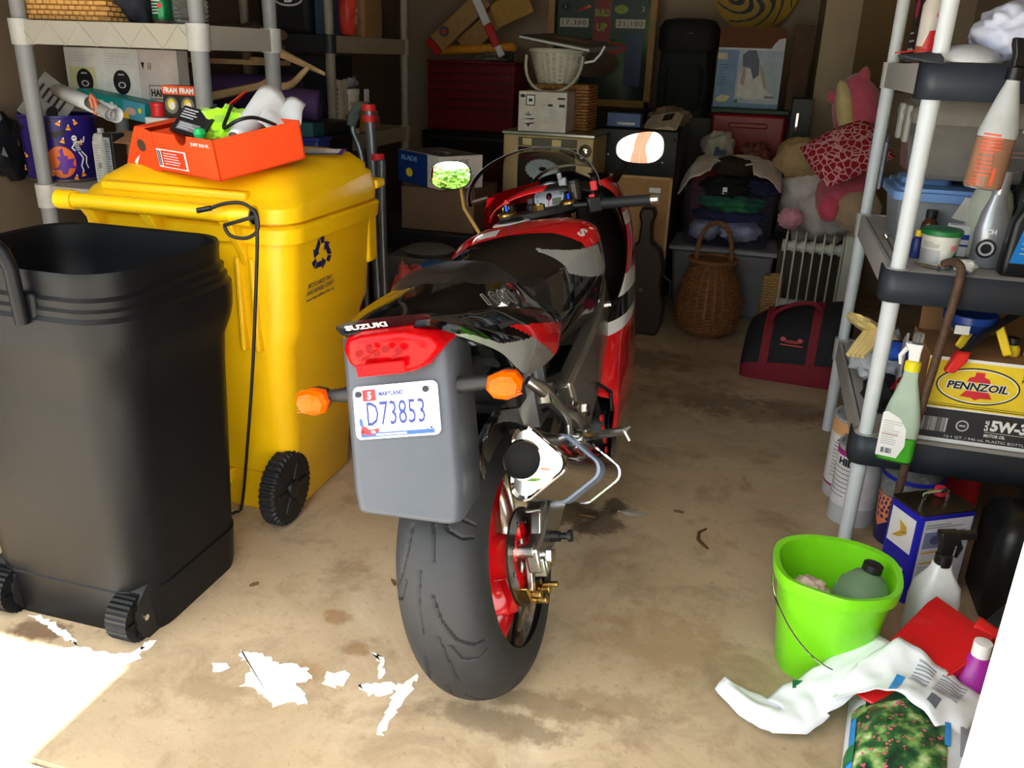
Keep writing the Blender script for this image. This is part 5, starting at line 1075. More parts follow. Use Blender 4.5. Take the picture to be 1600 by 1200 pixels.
# --- red tool chest on black roller cabinet
rc_=thing('roller_cabinet','black lower tool cabinet under the red tool chest','cabinet',(-2.14,6.45,0)); MB().mm(-.36,.36,-.22,.22,.10,.845).build('cabinet_body',M('black enamel',(16,16,18),.3),rc_,bevel=.008)
for k in range(4): 
    dr=MB().mm(-.33,.33,-.236,-.222,.14+k*.172,.30+k*.172).build('drawer',M('black enamel',(16,16,18),.3),rc_,bevel=.004); MB().mm(-.30,.30,-.25,-.238,.275+k*.172,.292+k*.172).build('drawer_pull',STEEL,dr)
for sx in(-1,1):
    for sy in(-1,1): MB().cyl((sx*.30-.02,sy*.17,.05),(sx*.30+.02,sy*.17,.05),.05,n=16).build('caster',RUBBER,rc_)
tch=thing('tool_chest','dark red steel tool chest with drawers at back left','tool chest',(-2.14,6.47,.848)); TRED=M('dark red enamel',(120,18,24),.35,var=.08); MB().mm(-.335,.335,-.18,.18,0,.47).build('chest_body',TRED,tch,bevel=.008); MB().mm(-.34,.34,-.185,.185,.472,.49).build('chest_lid',TRED,tch,bevel=.004)
for z,h in((.01,.165),(.18,.055),(.24,.055),(.30,.055),(.36,.055),(.42,.045)):
    dr=MB().mm(-.31,.31,-.193,-.181,z,z+h-.008).build('drawer',TRED,tch,bevel=.003); MB().mm(-.29,.29,-.203,-.194,z+h-.020,z+h-.011).build('drawer_pull',M('dull chrome pull',(90,60,60),.3,.8),dr)
# --- model airplane on the chest
TANW=M('doped tan fabric wing',(178,140,84),.55,var=.1); OFUS=M('orange yellow fuselage',(225,150,40),.5)
mp=thing('model_airplane','tan and orange model aeroplane with red tips on the tool chest','model plane',(-2.14,6.40,1.345)); 
def slab(a,b,wd,th,mat,name,tilt=0):
    a=Vector(a);b=Vector(b); d=(b-a); L_=d.length; rot=d.to_track_quat('X','Z').to_matrix()@Matrix.Rotation(tilt,3,'X')
    return MB().box((a+b)/2,(L_,wd,th),rot=rot).build(name,mat,mp,bevel=th*.4)
slab((-.30,-.05,.05),(.33,-.05,.10),.07,.06,OFUS,'fuselage'); w1=slab((-.27,-.10,.10),(.06,.0,.42),.14,.016,TANW,'wing',R_(75)); slab((-.31,-.11,.062),(-.27,-.10,.10),.14,.018,RED,'wing_tip',R_(75))
slab((-.12,.05,.08),(.20,.12,.36),.15,.016,TANW,'wing',R_(75)); slab((.02,-.10,.42),(.12,-.11,.24),.06,.02,WHITE,'tail_stripe',R_(70)); slab((.12,-.11,.24),(.20,-.12,.10),.06,.02,RED,'tail_stripe',R_(70)); slab((.20,-.12,.10),(.24,-.12,.03),.05,.02,WHITE,'tail_stripe',R_(70))
slab((.10,.10,.30),(.36,.13,.42),.18,.014,M('mustard card wing',(190,150,70),.6),'wing',R_(80))
MB().lathe([(.035,0),(.035,.003),(0,.003)],24,c=(-.20,-.125,.185),axis=(.3,-1,-.2)).build('roundel',M('roundel dark',(60,70,80),.5),mp); MB().lathe([(.018,0),(.018,.005),(0,.005)],24,c=(-.20,-.126,.185),axis=(.3,-1,-.2)).build('roundel_centre',RED,mp)
MB().lathe([(.028,0),(.028,.03),(0,.035)],20,c=(.30,-.12,.03),axis=(0,-1,0)).build('wheel',RUBBER,mp)
o=MB().blob((0,0,.035),(.16,.07,.04),.4,3,1,3,flat=.033).build('tool_pile',M('mixed dull tools',(120,112,100),.5,var=.4,scale=30),loc=(-1.97,6.36,1.339)); tag(o,'jumble of pale hand tools on the tool chest edge','tools')
# --- framed score glass
FRW=M('pine frame',(178,140,84),.6,var=.12,scale=8)
sg=thing('framed_score_glass','pinball score glass in a pine frame against the back wall','sign',(-1.275,6.70,1.05)); 
for x0,x1,z0_,z1_ in((-.40,-.35,0,.80),(.35,.40,0,.80),(-.40,.40,.75,.80),(-.40,.40,0,.05)): MB().mm(x0,x1,-.02,.02,z0_,z1_).build('frame_rail',FRW,sg,bevel=.004)
gl_=MB().mm(-.35,.35,-.004,.004,.05,.75).build('glass_panel',M('dark printed glass',(30,40,38),.12),sg); pr=Print((-.35,-.0045,.05),(1,0,0),(0,0,1)); LIME=M('lime print',(150,165,50),.4); DTEAL=M('dark green print',(40,62,52),.4)
pr.rect(.02,.42,.68,.69,DTEAL); pr.rect(.29,.40,.42,.68,M('deep red print',(140,30,28),.4)); pr.text('BUILD',.355,.57,.05,LIME,wid=.11,align='C',offset=.05); pr.text('UP',.355,.47,.055,LIME,wid=.08,align='C',offset=.05)
for x0,tx in((.04,'17,300'),(.455,'21,100')):
    pr.rect(x0,.495,x0+.215,.555,M('score reel cream',(205,200,180),.4)); pr.text(tx,x0+.107,.505,.038,BLACK,wid=.18,align='C',spacing=1.2)
pr.ell(.08,.63,.035,.025,BLACK); pr.text('1',.075,.62,.02,WHITE); pr.text('2',.64,.61,.03,WHITE); pr.poly([(.16,.60),(.22,.64),(.24,.62),(.18,.60)],RED); pr.poly([(.22,.62),(.27,.63),(.25,.65)],ORANGE); pr.ell(.49,.62,.05,.03,LIME); pr.rect(.54,.10,.66,.46,M('blue print dim',(34,62,110),.4)); pr.ell(.45,.36,.09,.04,RED); pr.ell(.30,.25,.2,.1,M('brown figure print',(90,62,50),.5)); pr.build('score_print',gl_)
o=thing('black_shelf_cabinet','low black cabinet under the framed score glass','cabinet',(-1.25,6.62,0)); MB().mm(-.53,.37,-.25,.28,0,1.046).build('cabinet_body',BPLAST,o,bevel=.01); 
for s in(-1,1): MB().mm(-.08+s*.225-.21,-.08+s*.225+.21,-.262,-.252,.03,1.0).build('door',BPLAST,o,bevel=.004)
# --- cream cabinet machine with dark glass
CRE=M('cream enamel',(196,172,122),.5,var=.12,scale=9); 
cc=thing('cream_cabinet','old cream cabinet with dark glass front and round badge','cabinet',(-1.115,4.76,0)); MB().mm(-.245,.245,-.20,.20,0,.995).build('cabinet_body',CRE,cc,bevel=.008); MB().mm(-.252,.252,-.207,.207,.996,1.012).build('metal_top',ALU,cc,bevel=.003)
MB().mm(-.16,.16,-.206,-.201,.35,.935).build('dark_window',M('smoked glass',(46,44,42),.15,coat=.5),cc); MB().mm(-.16,.16,-.208,-.2062,.94,.985).build('header_strip',M('grey header strip',(92,84,72),.5),cc)
for x in(-.11,.05): MB().mm(x-.025,x+.025,-.213,-.2085,.945,.98).build('header_tile',M('cream tile',(212,196,140),.4),cc,bevel=.002)  # plain cream tiles on the header strip
bd=MB().lathe([(.036,0),(.036,.006),(.02,.008),(0,.008)],8,c=(.205,-.201,.93),axis=(0,-1,0)).build('lock_badge',M('dark bronze',(62,44,30),.4,.5),cc); MB().lathe([(.014,.0085),(.014,.014),(0,.016)],16,c=(.205,-.201,.93),axis=(0,-1,0)).build('lock_barrel',CHROME,bd)
mb=MB(); N=20; rings=[]
for r,h in((.02,.004),(.055,.012),(.085,.022),(.09,.004)): rings.append([(-.02+(r+(.006 if k%2 else 0)*(r>.03))*math.cos(2*math.pi*k/(2*N)),-.208-h,.83+.62*(r+(.006 if k%2 else 0)*(r>.03))*math.sin(2*math.pi*k/(2*N))) for k in range(2*N)])
mb.loft(rings,cap=True).build('pleated_disc',M('pale pleated paper',(175,190,196),.5),cc,smooth=20)
MB().tube([(.06,-.21,.78),(.10,-.21,.80),(.12,-.21,.78),(.12,-.21,.70)],.004,6).build('wire_hook',BPLAST,cc)
o=carton('white_printed_box','white box with black line drawings on the cream cabinet','box',-1.285,-1.025,4.57,.20,1.0135,1.215,M('white satin carton',(214,206,200),.5)); pr=front(o); pr.rect(.04,.13,.09,.185,BLACK); pr.rect(.045,.135,.085,.18,WHITE); pr.rect(.055,.15,.075,.165,BLACK); pr.rect(.01,.17,.035,.185,BLACK); pr.rect(.21,.165,.25,.175,BLACK); pr.rect(.16,.13,.185,.142,BLACK); pr.rect(.22,.128,.25,.142,BLACK); pr.rect(.13,.13,.15,.142,LGREY); pr.lines(.17,.09,.24,.115,3,LGREY,1,.3); pr.lines(.14,.045,.24,.08,3,LGREY,2,.3); pr.poly([(.03,.085),(.05,.09),(.055,.105),(.062,.09),(.08,.085),(.06,.078)],GREY); pr.poly([(.02,.062),(.08,.06),(.095,.066),(.08,.068)],BLACK); pr.poly([(.03,.04),(.055,.042),(.09,.048),(.09,.043),(.065,.035),(.058,.02),(.05,.035)],BLACK); pr.build('box_print',o); clean(o)
DWK=M('brown wicker',(150,104,56),.7,var=.2,scale=50,bump=.2)
wicker_box('wicker_basket','rectangular brown wicker basket under the white basket',-1.255,-.965,4.80,.26,1.0135,.225,DWK)
def weave(name,mat,parent,prof,n=64,amp=.004,band=2):
    rows=len(prof); rings=[]
    for i,(r,z) in enumerate(prof):
        rings.append([((r+amp*(1 if ((k//band)+i)%2 else -1))*math.cos(2*math.pi*k/n),(r+amp*(1 if ((k//band)+i)%2 else -1))*math.sin(2*math.pi*k/n),z) for k in range(n)])
    return MB().loft(rings,cap=True).build(name,mat,parent,smooth=25)
def prof(pts,n):
    out=[]
    zs=[p[1] for p in pts]; rs=[p[0] for p in pts]
    for i in range(n): z=zs[0]+(zs[-1]-zs[0])*i/(n-1); out.append((float(np.interp(z,zs,rs)),z))
    return out
WW=M('white painted wicker',(206,200,186),.6,var=.06); wb_=thing('white_basket','white round wicker basket with drooping handle','basket',(-1.165,4.93,1.250)); weave('woven_wall',WW,wb_,prof([(.105,0),(.135,.09),(.152,.165)],15),48,.006,2); MB().tube([(.155*math.cos(a*math.pi/16),.155*math.sin(a*math.pi/16),.168) for a in range(32)],.011,8,closed=True).build('rim',WW,wb_)
MB().tube([(-.158+.0*k,-.02-.11*math.sin(math.pi*k/14),0.165-.205*math.sin(math.pi*k/14)) if False else (-.158*math.cos(math.pi*k/14),-.10-.085*math.sin(math.pi*k/14),.14-.185*math.sin(math.pi*k/14)**.8) for k in range(15)],.008,8).build('handle',WW,wb_)
o=MB().mm(-.25,.25,-.14,.14,0,.022).build('flat_game_box','x' and M('grey flat card',(92,88,88),.6),loc=(-1.10,4.92,1.452),rot=(R_(4),R_(7),R_(-28)),bevel=.002); tag(o,'flat grey printed board lying across the white basket','board'); pr=Print((-.25,-.14,.022),(1,0,0),(0,1,0)); pr.rect(.06,.05,.40,.24,M('board print rust',(120,86,74),.5)); pr.ell(.25,.14,.12,.06,M('board print pale',(150,130,120),.5)); pr.poly([(.1,.06),(.3,.05),(.36,.12),(.15,.10)],M('board print dark',(60,48,46),.5)); pr.build('board_print',o); MB().tube([(-.25,-.142,.011),(.25,-.142,.011)],.006,6).build('white_edge',WHITE,o)
o=MB().tube([(0,0,0),(-.02,0,-.04),(-.05,-.01,-.075),(-.10,-.01,-.085)],.006,8).build('white_cable',WHITE,loc=at(945,72,4.75)); tag(o,'thin white cable curling from the flat board','cable')
# --- black speaker cabinet etc
bc=thing('black_cabinet','black road-worn cabinet with studs behind the motorcycle','cabinet',(-.70,5.20,0)); MB().mm(-.235,.230,-.22,.22,0,1.028).build('cabinet_body',M('black tolex',(9,9,11),.5,bump=.2,bscale=300),bc,bevel=.012); 
for x,z in((-.21,.98),(.205,.98),(-.2,.75),(-.1,.72),(0,.72),(.1,.72),(.2,.74),(.15,.85),(-.16,.88)): MB().cyl((x,-.221,z),(x,-.226,z),.006,n=8).build('stud',CHROME,bc)
o=carton('blue_stapler_box','small blue box with white line on the black cabinet','box',-.885,-.695,5.0,.10,1.031,1.105,M('deep blue card',(30,62,125),.4)); pr=front(o); pr.rect(.06,.012,.16,.025,LGREY); pr.build('box_print',o); clean(o)
o=MB(); 
for k in range(5): o.mm(-.11+.01*k,.11-.008*k,-.08,.08,.006*k,.006*k+.005)
o=o.build('newspaper',M('newsprint',(190,172,152),.8,var=.12,scale=40),loc=(-.585,5.08,1.045),rot=(R_(28),R_(-12),R_(-14))); tag(o,'folded newspaper leaning on the black cabinet','newspaper'); pr=Print((-.07,-.08,.0295),(1,0,0),(0,1,0)); pr.rect(.08,.07,.14,.14,BLACK); pr.lines(.0,.01,.07,.15,10,GREY,1,.35); pr.lines(.08,.01,.14,.06,4,GREY,2,.35); pr.build('news_print',o)
o=MB().blob((0,0,.05),(.11,.07,.06),.35,3,7,3,flat=.045).build('rope_net',M('dull brown net',(110,92,74),.9,var=.4,scale=40),loc=(-.56,5.26,1.030)); tag(o,'dull brown netting behind the folded newspaper','net')
o=thing('cork_panel','tan cork board in a thin pale frame behind the handlebar','board',(-.71,4.66,.30)); MB().mm(-.25,.25,-.01,.01,0,.50).build('cork',M('cork tan',(160,122,78),.85,var=.1,scale=60),o); 
for a in((-.257,-.245,0,.51),(.245,.257,0,.51)): MB().mm(a[0],a[1],-.014,.014,a[2],a[3]).build('frame_rail',KRAFT,o)
MB().mm(-.257,.257,-.014,.014,.50,.512).build('frame_rail',KRAFT,o); MB().mm(.14,.20,-.0125,-.0105,.43,.455).build('paper_note',WHITE,o)
o=carton('dark_chest','dark low chest under the cork board','chest',-.86,-.48,4.62,.22,0,.298,M('near black paint',(20,18,18),.6)); clean(o)
# instruments case / dark guitar shape
gc=thing('guitar_case','dark brown guitar case standing behind the right grip','case',(-.545,4.50,0)); mb=MB(); prf=[(.10,0),(.125,.06),(.13,.16),(.10,.28),(.11,.38),(.085,.46),(.035,.50),(.03,.60),(.045,.64),(.03,.68)]
mb.loft([[(x,-.05,z) for x,z in prf]+[(-x,-.05,z) for x,z in reversed(prf)],[(x,.05,z) for x,z in prf]+[(-x,.05,z) for x,z in reversed(prf)]]); mb.build('case_body',M('dark brown case',(38,28,22),.4),gc,bevel=.012); MB().cyl((.0,-.052,.25),(0,-.058,.25),.012,n=12).build('latch',CHROME,gc); MB().tube([(.12,-.02,.2),(.15,-.02,.23),(.15,-.02,.30),(.11,-.02,.33)],.008,8).build('case_handle',RUBBER,gc)
# --- backpack
BPK=M('charcoal nylon',(44,46,46),.85,var=.15); bp=thing('backpack','charcoal hiking backpack with black lid against back wall','backpack',(-.62,6.60,1.02)); mb=MB(); mb.loft([rr(0,0,.19*k,.13*k,.07*k,z,5) for z,k in((0,.85),(.04,1.0),(.25,1.02),(.45,.98),(.50,.9))]); mb.build('pack_body',BPK,bp); mb=MB(); mb.loft([rr(0,-.02,.205*k,.15*k,.08*k,z,5) for z,k in((.42,.9),(.46,1.0),(.58,1.0),(.63,.85),(.645,.5))]); mb.build('pack_lid',M('black nylon',(18,19,20),.7),bp); mb=MB(); mb.loft([rr(0,-.13,.13*k,.05*k,.04*k,z,4) for z,k in((.05,.8),(.08,1),(.30,1),(.34,.8))]); mb.build('front_pocket',BPK,bp)
MB().tube([(.15,-.15,.05),(.17,-.16,.25),(.15,-.15,.44)],.012,6).build('strap',RUBBER,bp); pr=Print((-.02,-.175,.54),(1,0,0),(0,0,1)); pr.poly([(0,0),(.05,.012),(.06,.004),(.03,.004)],GREY); pr.build('pack_logo',bp)
o=carton('dark_crate','dark crate under the hiking backpack','crate',-.86,-.40,6.45,.35,0,1.018,BPLAST); clean(o)
# --- striped disc
dc=thing('striped_disc','round yellow disc with black flame stripes on back wall','disc',(-.215,6.96,1.90)); MB().lathe([(.30,0),(.30,.03),(.29,.035),(0,.035)],56,axis=(0,-1,0)).build('disc_body',M('mustard yellow print',(190,150,30),.5),dc)
pr=Print((0,-.0355,0),(1,0,0),(0,0,1)); 
for k in range(11):
    a=2*math.pi*k/11; L=[];R2=[]
    for i in range(9):
        t=i/8; r=.05+.235*t; sw=a+.55*math.sin(t*4.2); hw=(.12+.30*math.sin(math.pi*min(1,t*1.05))*.55)*(.10/(r+.04))*.9
        L.append((r*math.cos(sw-hw),r*math.sin(sw-hw))); R2.append((r*math.cos(sw+hw),r*math.sin(sw+hw)))
    vs=L+R2; fs=[(i,i+1,9+i+1,9+i) for i in range(8)]; pr.shape(vs,fs,BLACK); pr.lay-=.00025
pr.build('stripe_print',dc)
# --- red tote with the printed box
RT_=M('dark red tote plastic',(150,18,24),.4); tt=thing('red_tote','tall dark red storage tote with green lid','tote',(-.135,6.12,0)); MB().frus((0,0,0),(.42,.36),(.47,.40),1.085).build('tote_body',RT_,tt,bevel=.02); MB().frus((0,0,1.086),(.49,.42),(.48,.41),.03).build('tote_lid',M('dark green lid',(20,60,40),.4),tt,bevel=.006); MB().mm(-.12,.12,-.225,-.20,1.0,1.03).build('tote_handle',RT_,tt,bevel=.006)
o=carton('picture_box','tall white and blue picture box torn open at the top','box',-.375,.03,6.0,.20,1.118,1.60,M('pale box card',(205,212,220),.5)); pr=front(o); W_,H_=o['w'],o['h']; BLP=M('box sky blue',(120,150,190),.5); pr.rect(0,0,W_,H_*.72,M('box pale blue',(178,192,208),.5)); pr.rect(0,0,W_*.32,H_*.72,BLP); pr.rect(0,0,W_,H_*.06,BLP); pr.rect(.0,H_*.745,W_*.80,H_,M('torn brown card',(104,66,40),.8)); pr.poly([(W_*.80,H_*.745),(W_*.84,H_*.80),(W_*.9,H_*.86),(W_,H_*.88),(W_,H_),(W_*.8,H_)],M('torn brown card',(104,66,40),.8)); pr.rect(0,H_*.60,W_*.15,H_*.68,M('beige print',(205,190,160),.5)); pr.lines(W_*.04,H_*.25,W_*.18,H_*.55,8,M('box blue ink',(90,120,165),.5),2,.5); pr.poly([(W_*.02,H_*.10),(W_*.12,H_*.16),(W_*.26,H_*.14),(W_*.2,H_*.07),(W_*.08,H_*.06)],M('cream mattress print',(225,215,180),.5))
SKN=M('figure beige print',(190,165,150),.5); HR=M('figure hair print',(92,104,120),.5); pr.poly([(W_*.36,H_*.14),(W_*.36,H_*.40),(W_*.42,H_*.50),(W_*.56,H_*.48),(W_*.68,H_*.46),(W_*.76,H_*.25),(W_*.92,H_*.16),(W_*.9,H_*.12),(W_*.5,H_*.11)],M('figure white print',(222,220,218),.5)); pr.poly([(W_*.66,H_*.56),(W_*.71,H_*.50),(W_*.79,H_*.28),(W_*.76,H_*.24),(W_*.68,H_*.44)],SKN); pr.poly([(W_*.38,H_*.30),(W_*.45,H_*.28),(W_*.46,H_*.52),(W_*.40,H_*.50)],SKN); pr.poly([(W_*.40,H_*.52),(W_*.38,H_*.66),(W_*.46,H_*.72),(W_*.58,H_*.72),(W_*.64,H_*.60),(W_*.66,H_*.42),(W_*.58,H_*.36),(W_*.52,H_*.50)],HR); pr.rect(W_*.78,H_*.13,W_*.92,H_*.16,GREY); pr.ell(W_*.35,H_*.08,.012,.012,GREEN); pr.build('picture_print',o); clean(o)
o=carton('leaning_board','narrow brown board leaning beside the picture box','board',.075,.19,6.05,.03,.0,1.62,M('brown board',(84,56,38),.7)); clean(o)
o=carton('dark_cooler','dark grey cooler with steel catch at the right of the red tote','cooler',.115,.232,5.66,.26,.0,.80,M('charcoal cooler',(46,46,44),.5)); MB().mm(-.03,-.012,-.145,-.131,.60,.72).build('steel_catch',CHROME,o,bevel=.003); clean(o); o.location.z=.40; 
o=carton('dark_box','dark box under the charcoal cooler','box',.10,.232,5.64,.29,0,.398,BPLAST); clean(o)
# ================================================================ totes, clothes, baskets
TOT=M('grey tote plastic',(104,106,108),.45,var=.05); gt=thing('grey_tote','large grey storage tote under the clear tote of clothes','tote',(-.165,5.17,0)); MB().frus((0,0,0),(.50,.36),(.57,.42),.375).build('tote_body',TOT,gt,bevel=.02); MB().mm(-.30,.30,-.225,.225,.376,.402).build('tote_lid',M('light grey lid',(140,142,142),.45),gt,bevel=.008)
ctc=(-.165,5.17,.4045); ctt=thing('clear_tote','clear blue-tinted tote filled with folded clothes','tote',ctc); CT=M('clear blue tote',(176,182,214),.10,trans=.95,ior=1.1,alpha=.45); mb=MB(); mb.loft([rr(0,0,.245*k,.185*k,.03,z,4) for z,k in((0,.94),(.01,.95),(.31,1.03),(.31,1.0),(.012,.93),(.01,.9))],cap=True); mb.build('tote_shell',CT,ctt,smooth=40); MB().tube([(x,y,z) for x,y,z in rr(0,0,.255,.195,.03,.312,4)],.008,6,closed=True).build('tote_rim',CT,ctt)
def cloth(name,label,c,r,mat,seed,amp=.3,flat=None,rot=(0,0,0),group=None,cat='clothes',fr=2.6,sub=4):
    o=MB().blob((0,0,0),r,amp,fr,seed,sub,flat=flat).build(name,mat,loc=c,rot=rot,smooth=180); return tag(o,label,cat,group)
cloth('white_towel','white folded cloth at the bottom left of the clear tote',(-.29,5.15,.475),(.085,.13,.06),M('white cotton',(200,202,214),.9),2,.2,.055)
cloth('white_towel','white folded cloth at the bottom right of the clear tote',(-.09,5.15,.475),(.12,.13,.06),M('white cotton',(200,202,214),.9),4,.2,.055)
cloth('navy_shirt','navy folded shirt in the middle of the clear tote',(-.165,5.16,.565),(.205,.14,.045),M('navy cotton',(44,48,92),.9),5,.15,.04)
cloth('green_shirt','green crumpled shirt near the top of the clear tote',(-.15,5.09,.645),(.17,.12,.055),M('green cotton',(42,120,76),.9),6,.3,.045)
cloth('black_shirt','black shirt with small white tag hanging over the clear tote',(-.19,5.08,.735),(.13,.15,.055),M('black cotton',(20,20,22),.9),7,.35)
o=MB().mm(-.012,.012,-.002,.002,-.018,.018).build('care_tag',WHITE,bpy.data.objects['black_shirt'],loc=(.0,-.158,-.005))
cloth('dark_cloth','dark blue-black cloth at the right of the clear tote top',(-.0,5.12,.735),(.10,.13,.045),M('ink blue cotton',(30,34,66),.9),8,.35)
def drape(u,v):
    x=-.28+.56*u; y=.22-.36*v; n_=noise.noise(Vector((u*5,v*4,1.3)))*.03+noise.noise(Vector((u*11,v*9,4.)))*.014
    z=.075*math.sin(math.pi*(u*.9+.05))-.06*max(0,v-.65)/.35*(1 if (u<.3 or u>.72) else .1)-.09*max(0,.10-u)/.10-.03*max(0,u-.92)/.08
    return (x,y+n_*.5,z+n_)
o=MB().grid(48,36,drape).build('cream_shirt',M('cream jersey',(216,196,184),.9,sheen=.2),loc=(-.175,5.19,.80),solid=.006,smooth=180); tag(o,'cream shirt draped over the heap of clothes','shirt')
cloth('brown_garment','dark brown garment lying on the cream shirt',(-.165,5.10,.845),(.10,.09,.05),M('dark brown cloth',(52,40,32),.9),12,.25)
cloth('carrier_bag','white carrier bag with blue print behind the clothes',(-.29,5.62,.90),(.10,.07,.095),M('white film bag',(186,180,170),.4,bump=.3,bscale=25),13,.3,cat='bag'); pr=Print((-.02,-.078,-.05),(1,0,0),(0,0,1)); pr.poly([(0,0),(.07,.01),(.08,.03),(.05,.05),(.01,.06)],M('bag blue print',(60,76,120),.5)); pr.build('bag_print',bpy.data.objects['carrier_bag'])
o=carton('red_bin','dark red low bin under the white carrier bag','bin',-.42,-.12,5.52,.26,0,.80,RT_); clean(o)
cloth('clear_bag','crumpled clear bag with red contents right of the carrier bag',(-.06,5.64,.86),(.09,.06,.07),M('pinkish film',(150,90,80),.25,trans=.4),14,.4,cat='bag')
o=carton('brown_low_box','brown carton under the crumpled clear bag','box',-.11,.09,5.48,.14,0,.78,M('dark brown card',(92,70,50),.8)); clean(o)
# round wicker carrying basket
RW=M('reddish brown wicker',(122,80,44),.65,var=.22,scale=55,bump=.15); dj=thing('wicker_jug_basket','round brown wicker basket with tall hoop handle on the floor','basket',(-.195,4.62,0)); PR=[(.10,0),(.155,.04),(.178,.12),(.175,.20),(.155,.28),(.125,.34),(.112,.375),(.122,.405)]; b_=weave('woven_wall',RW,dj,prof(PR,40),72,.0055,3)
MB().tube([(.122*math.cos(a*math.pi/16),.122*math.sin(a*math.pi/16),.408) for a in range(32)],.012,8,closed=True).build('rim',RW,dj)
for k in range(0):pass
hp=[(-.09*math.cos(math.pi*k/20)*(1 if True else 0),-.06*0+.0,.40+.205*math.sin(math.pi*k/20)**.75) for k in range(21)]
hd_=MB(); hd_.tube(hp,.012,8); off=[]
for k in range(121):
    t=k/120; i=min(19,int(t*20)); f=t*20-i; p=Vector(hp[i]).lerp(Vector(hp[i+1]),f); a=t*2*math.pi*16; off.append(p+Vector((.009*math.cos(a),.011*math.sin(a),.006*math.cos(a))))
hd_.tube(off,.006,6); hd_.build('handle',RW,dj)
wicker_box('wicker_bin','small pale wicker bin between wicker jug basket and radiator',.085,.175,4.90,.10,.002,.275,M('pale wicker',(188,150,96),.7,var=.15,scale=60))
# oil radiator
RAD=M('radiator off white enamel',(205,205,192),.4,var=.04); ra=thing('oil_radiator','off-white oil-filled radiator heater beside the duffel bag','heater',(.33,4.86,0),R_(-4))
def fin(): 
    out=[]
    for z,hd in((.10,.035),(.12,.055),(.50,.055),(.53,.05),(.55,.03)): out.append((hd,z))
    poly=[(-h,z) for h,z in out]+[(h,z) for h,z in reversed(out)]; return poly
for k in range(7):
    x=-.165+k*.048; MB().prism([(y*1.25,z) for y,z in fin()],(x,0,0),(0,1,0),(0,0,1),.009).build('fin',RAD,ra,bevel=.003)
MB().cyl((-.17,0,.47),(.14,0,.47),.026,n=18).build('oil_tube',RAD,ra); MB().cyl((-.17,0,.15),(.14,0,.15),.026,n=18).build('oil_tube',RAD,ra)
for k in range(7): MB().cyl((-.175+k*.048-.006,0,.47),(-.175+k*.048+.010,0,.47),.033,n=18).build('tube_collar',RAD,ra)
MB().mm(.135,.205,-.075,.075,.09,.56).build('control_box',RAD,ra,bevel=.008)
for x in(-.13,.13):
    f=MB().mm(x-.012,x+.012,-.11,.11,.05,.095).build('foot',BPLAST,ra,bevel=.004)
    for y in(-.10,.10): MB().cyl((x-.012,y,.022),(x+.012,y,.022),.022,n=14).build('caster',RUBBER,f)
# duffel bag
MAR=M('maroon nylon',(122,22,38),.75,var=.1,bump=.1); BLN=M('black nylon weave',(20,21,25),.75,var=.15,bump=.1); df=thing('duffel_bag','black and maroon duffel bag on the garage floor','bag',(.255,4.10,0),R_(-6))
sec_=[(-.15,0),(-.168,.095),(-.15,.15),(-.10,.24),(-.03,.30),(.04,.31),(.10,.25),(.14,.15),(.15,.09),(.14,0)]
rows=[]
for x,k,kz in((-.235,.55,.42),(-.228,.85,.62),(-.20,.97,.75),(-.1,1.0,.92),(.02,1.0,1.0),(.13,.98,1.06),(.20,.92,1.08),(.232,.75,1.0),(.238,.5,.85)): rows.append([(x,y*k,max(.002,z*kz*1.12)) for y,z in sec_])
def dm(i,j): return 1 if j in(0,8,9) else 0
cols=[spline(list(c),4) for c in zip(*rows)]; rows2=[list(r) for r in zip(*cols)]
MB().loft(rows2,m=dm).build('bag_body',[BLN,MAR],df,smooth=60)
def dsurf(x):
    i=min(range(len(rows2)),key=lambda q:abs(rows2[q][0][0]-x)); return rows2[i]
for x in(-.125,.085):
    r=dsurf(x); pts=[Vector(p) for p in r[0:7]]; mb=MB(); mb.loft([[p+Vector((-.020,-.006,.004)),p+Vector((.020,-.006,.004)),p+Vector((.020,0,.0)),p+Vector((-.020,0,.0))] for p in pts]); mb.build('strap',MAR,df)
mb=MB(); mb.tube(spline([(-.125,-.10,.27),(-.10,-.12,.33),(-.02,-.11,.375),(.05,-.11,.385),(.085,-.09,.35)],5),.010,8); mb.build('carry_handle',MAR,df)
rr0=dsurf(-.02); p0=Vector(rr0[1]);p1=Vector(rr0[3]); v=(p1-p0).normalized(); pr=Print(p0+v*.08+Vector((-.045,0,0))+Vector((1,0,0)).cross(v)*.020,(1,0,0),v); pr.ell(.0,.028,.012,.010,RED); pr.ell(.075,.028,.012,.010,RED); pr.rect(-.01,.0,.09,.005,RED); pr.rect(.01,.012,.07,.026,M('dark red stitch',(150,30,40),.6)); pr.build('emblem',df)
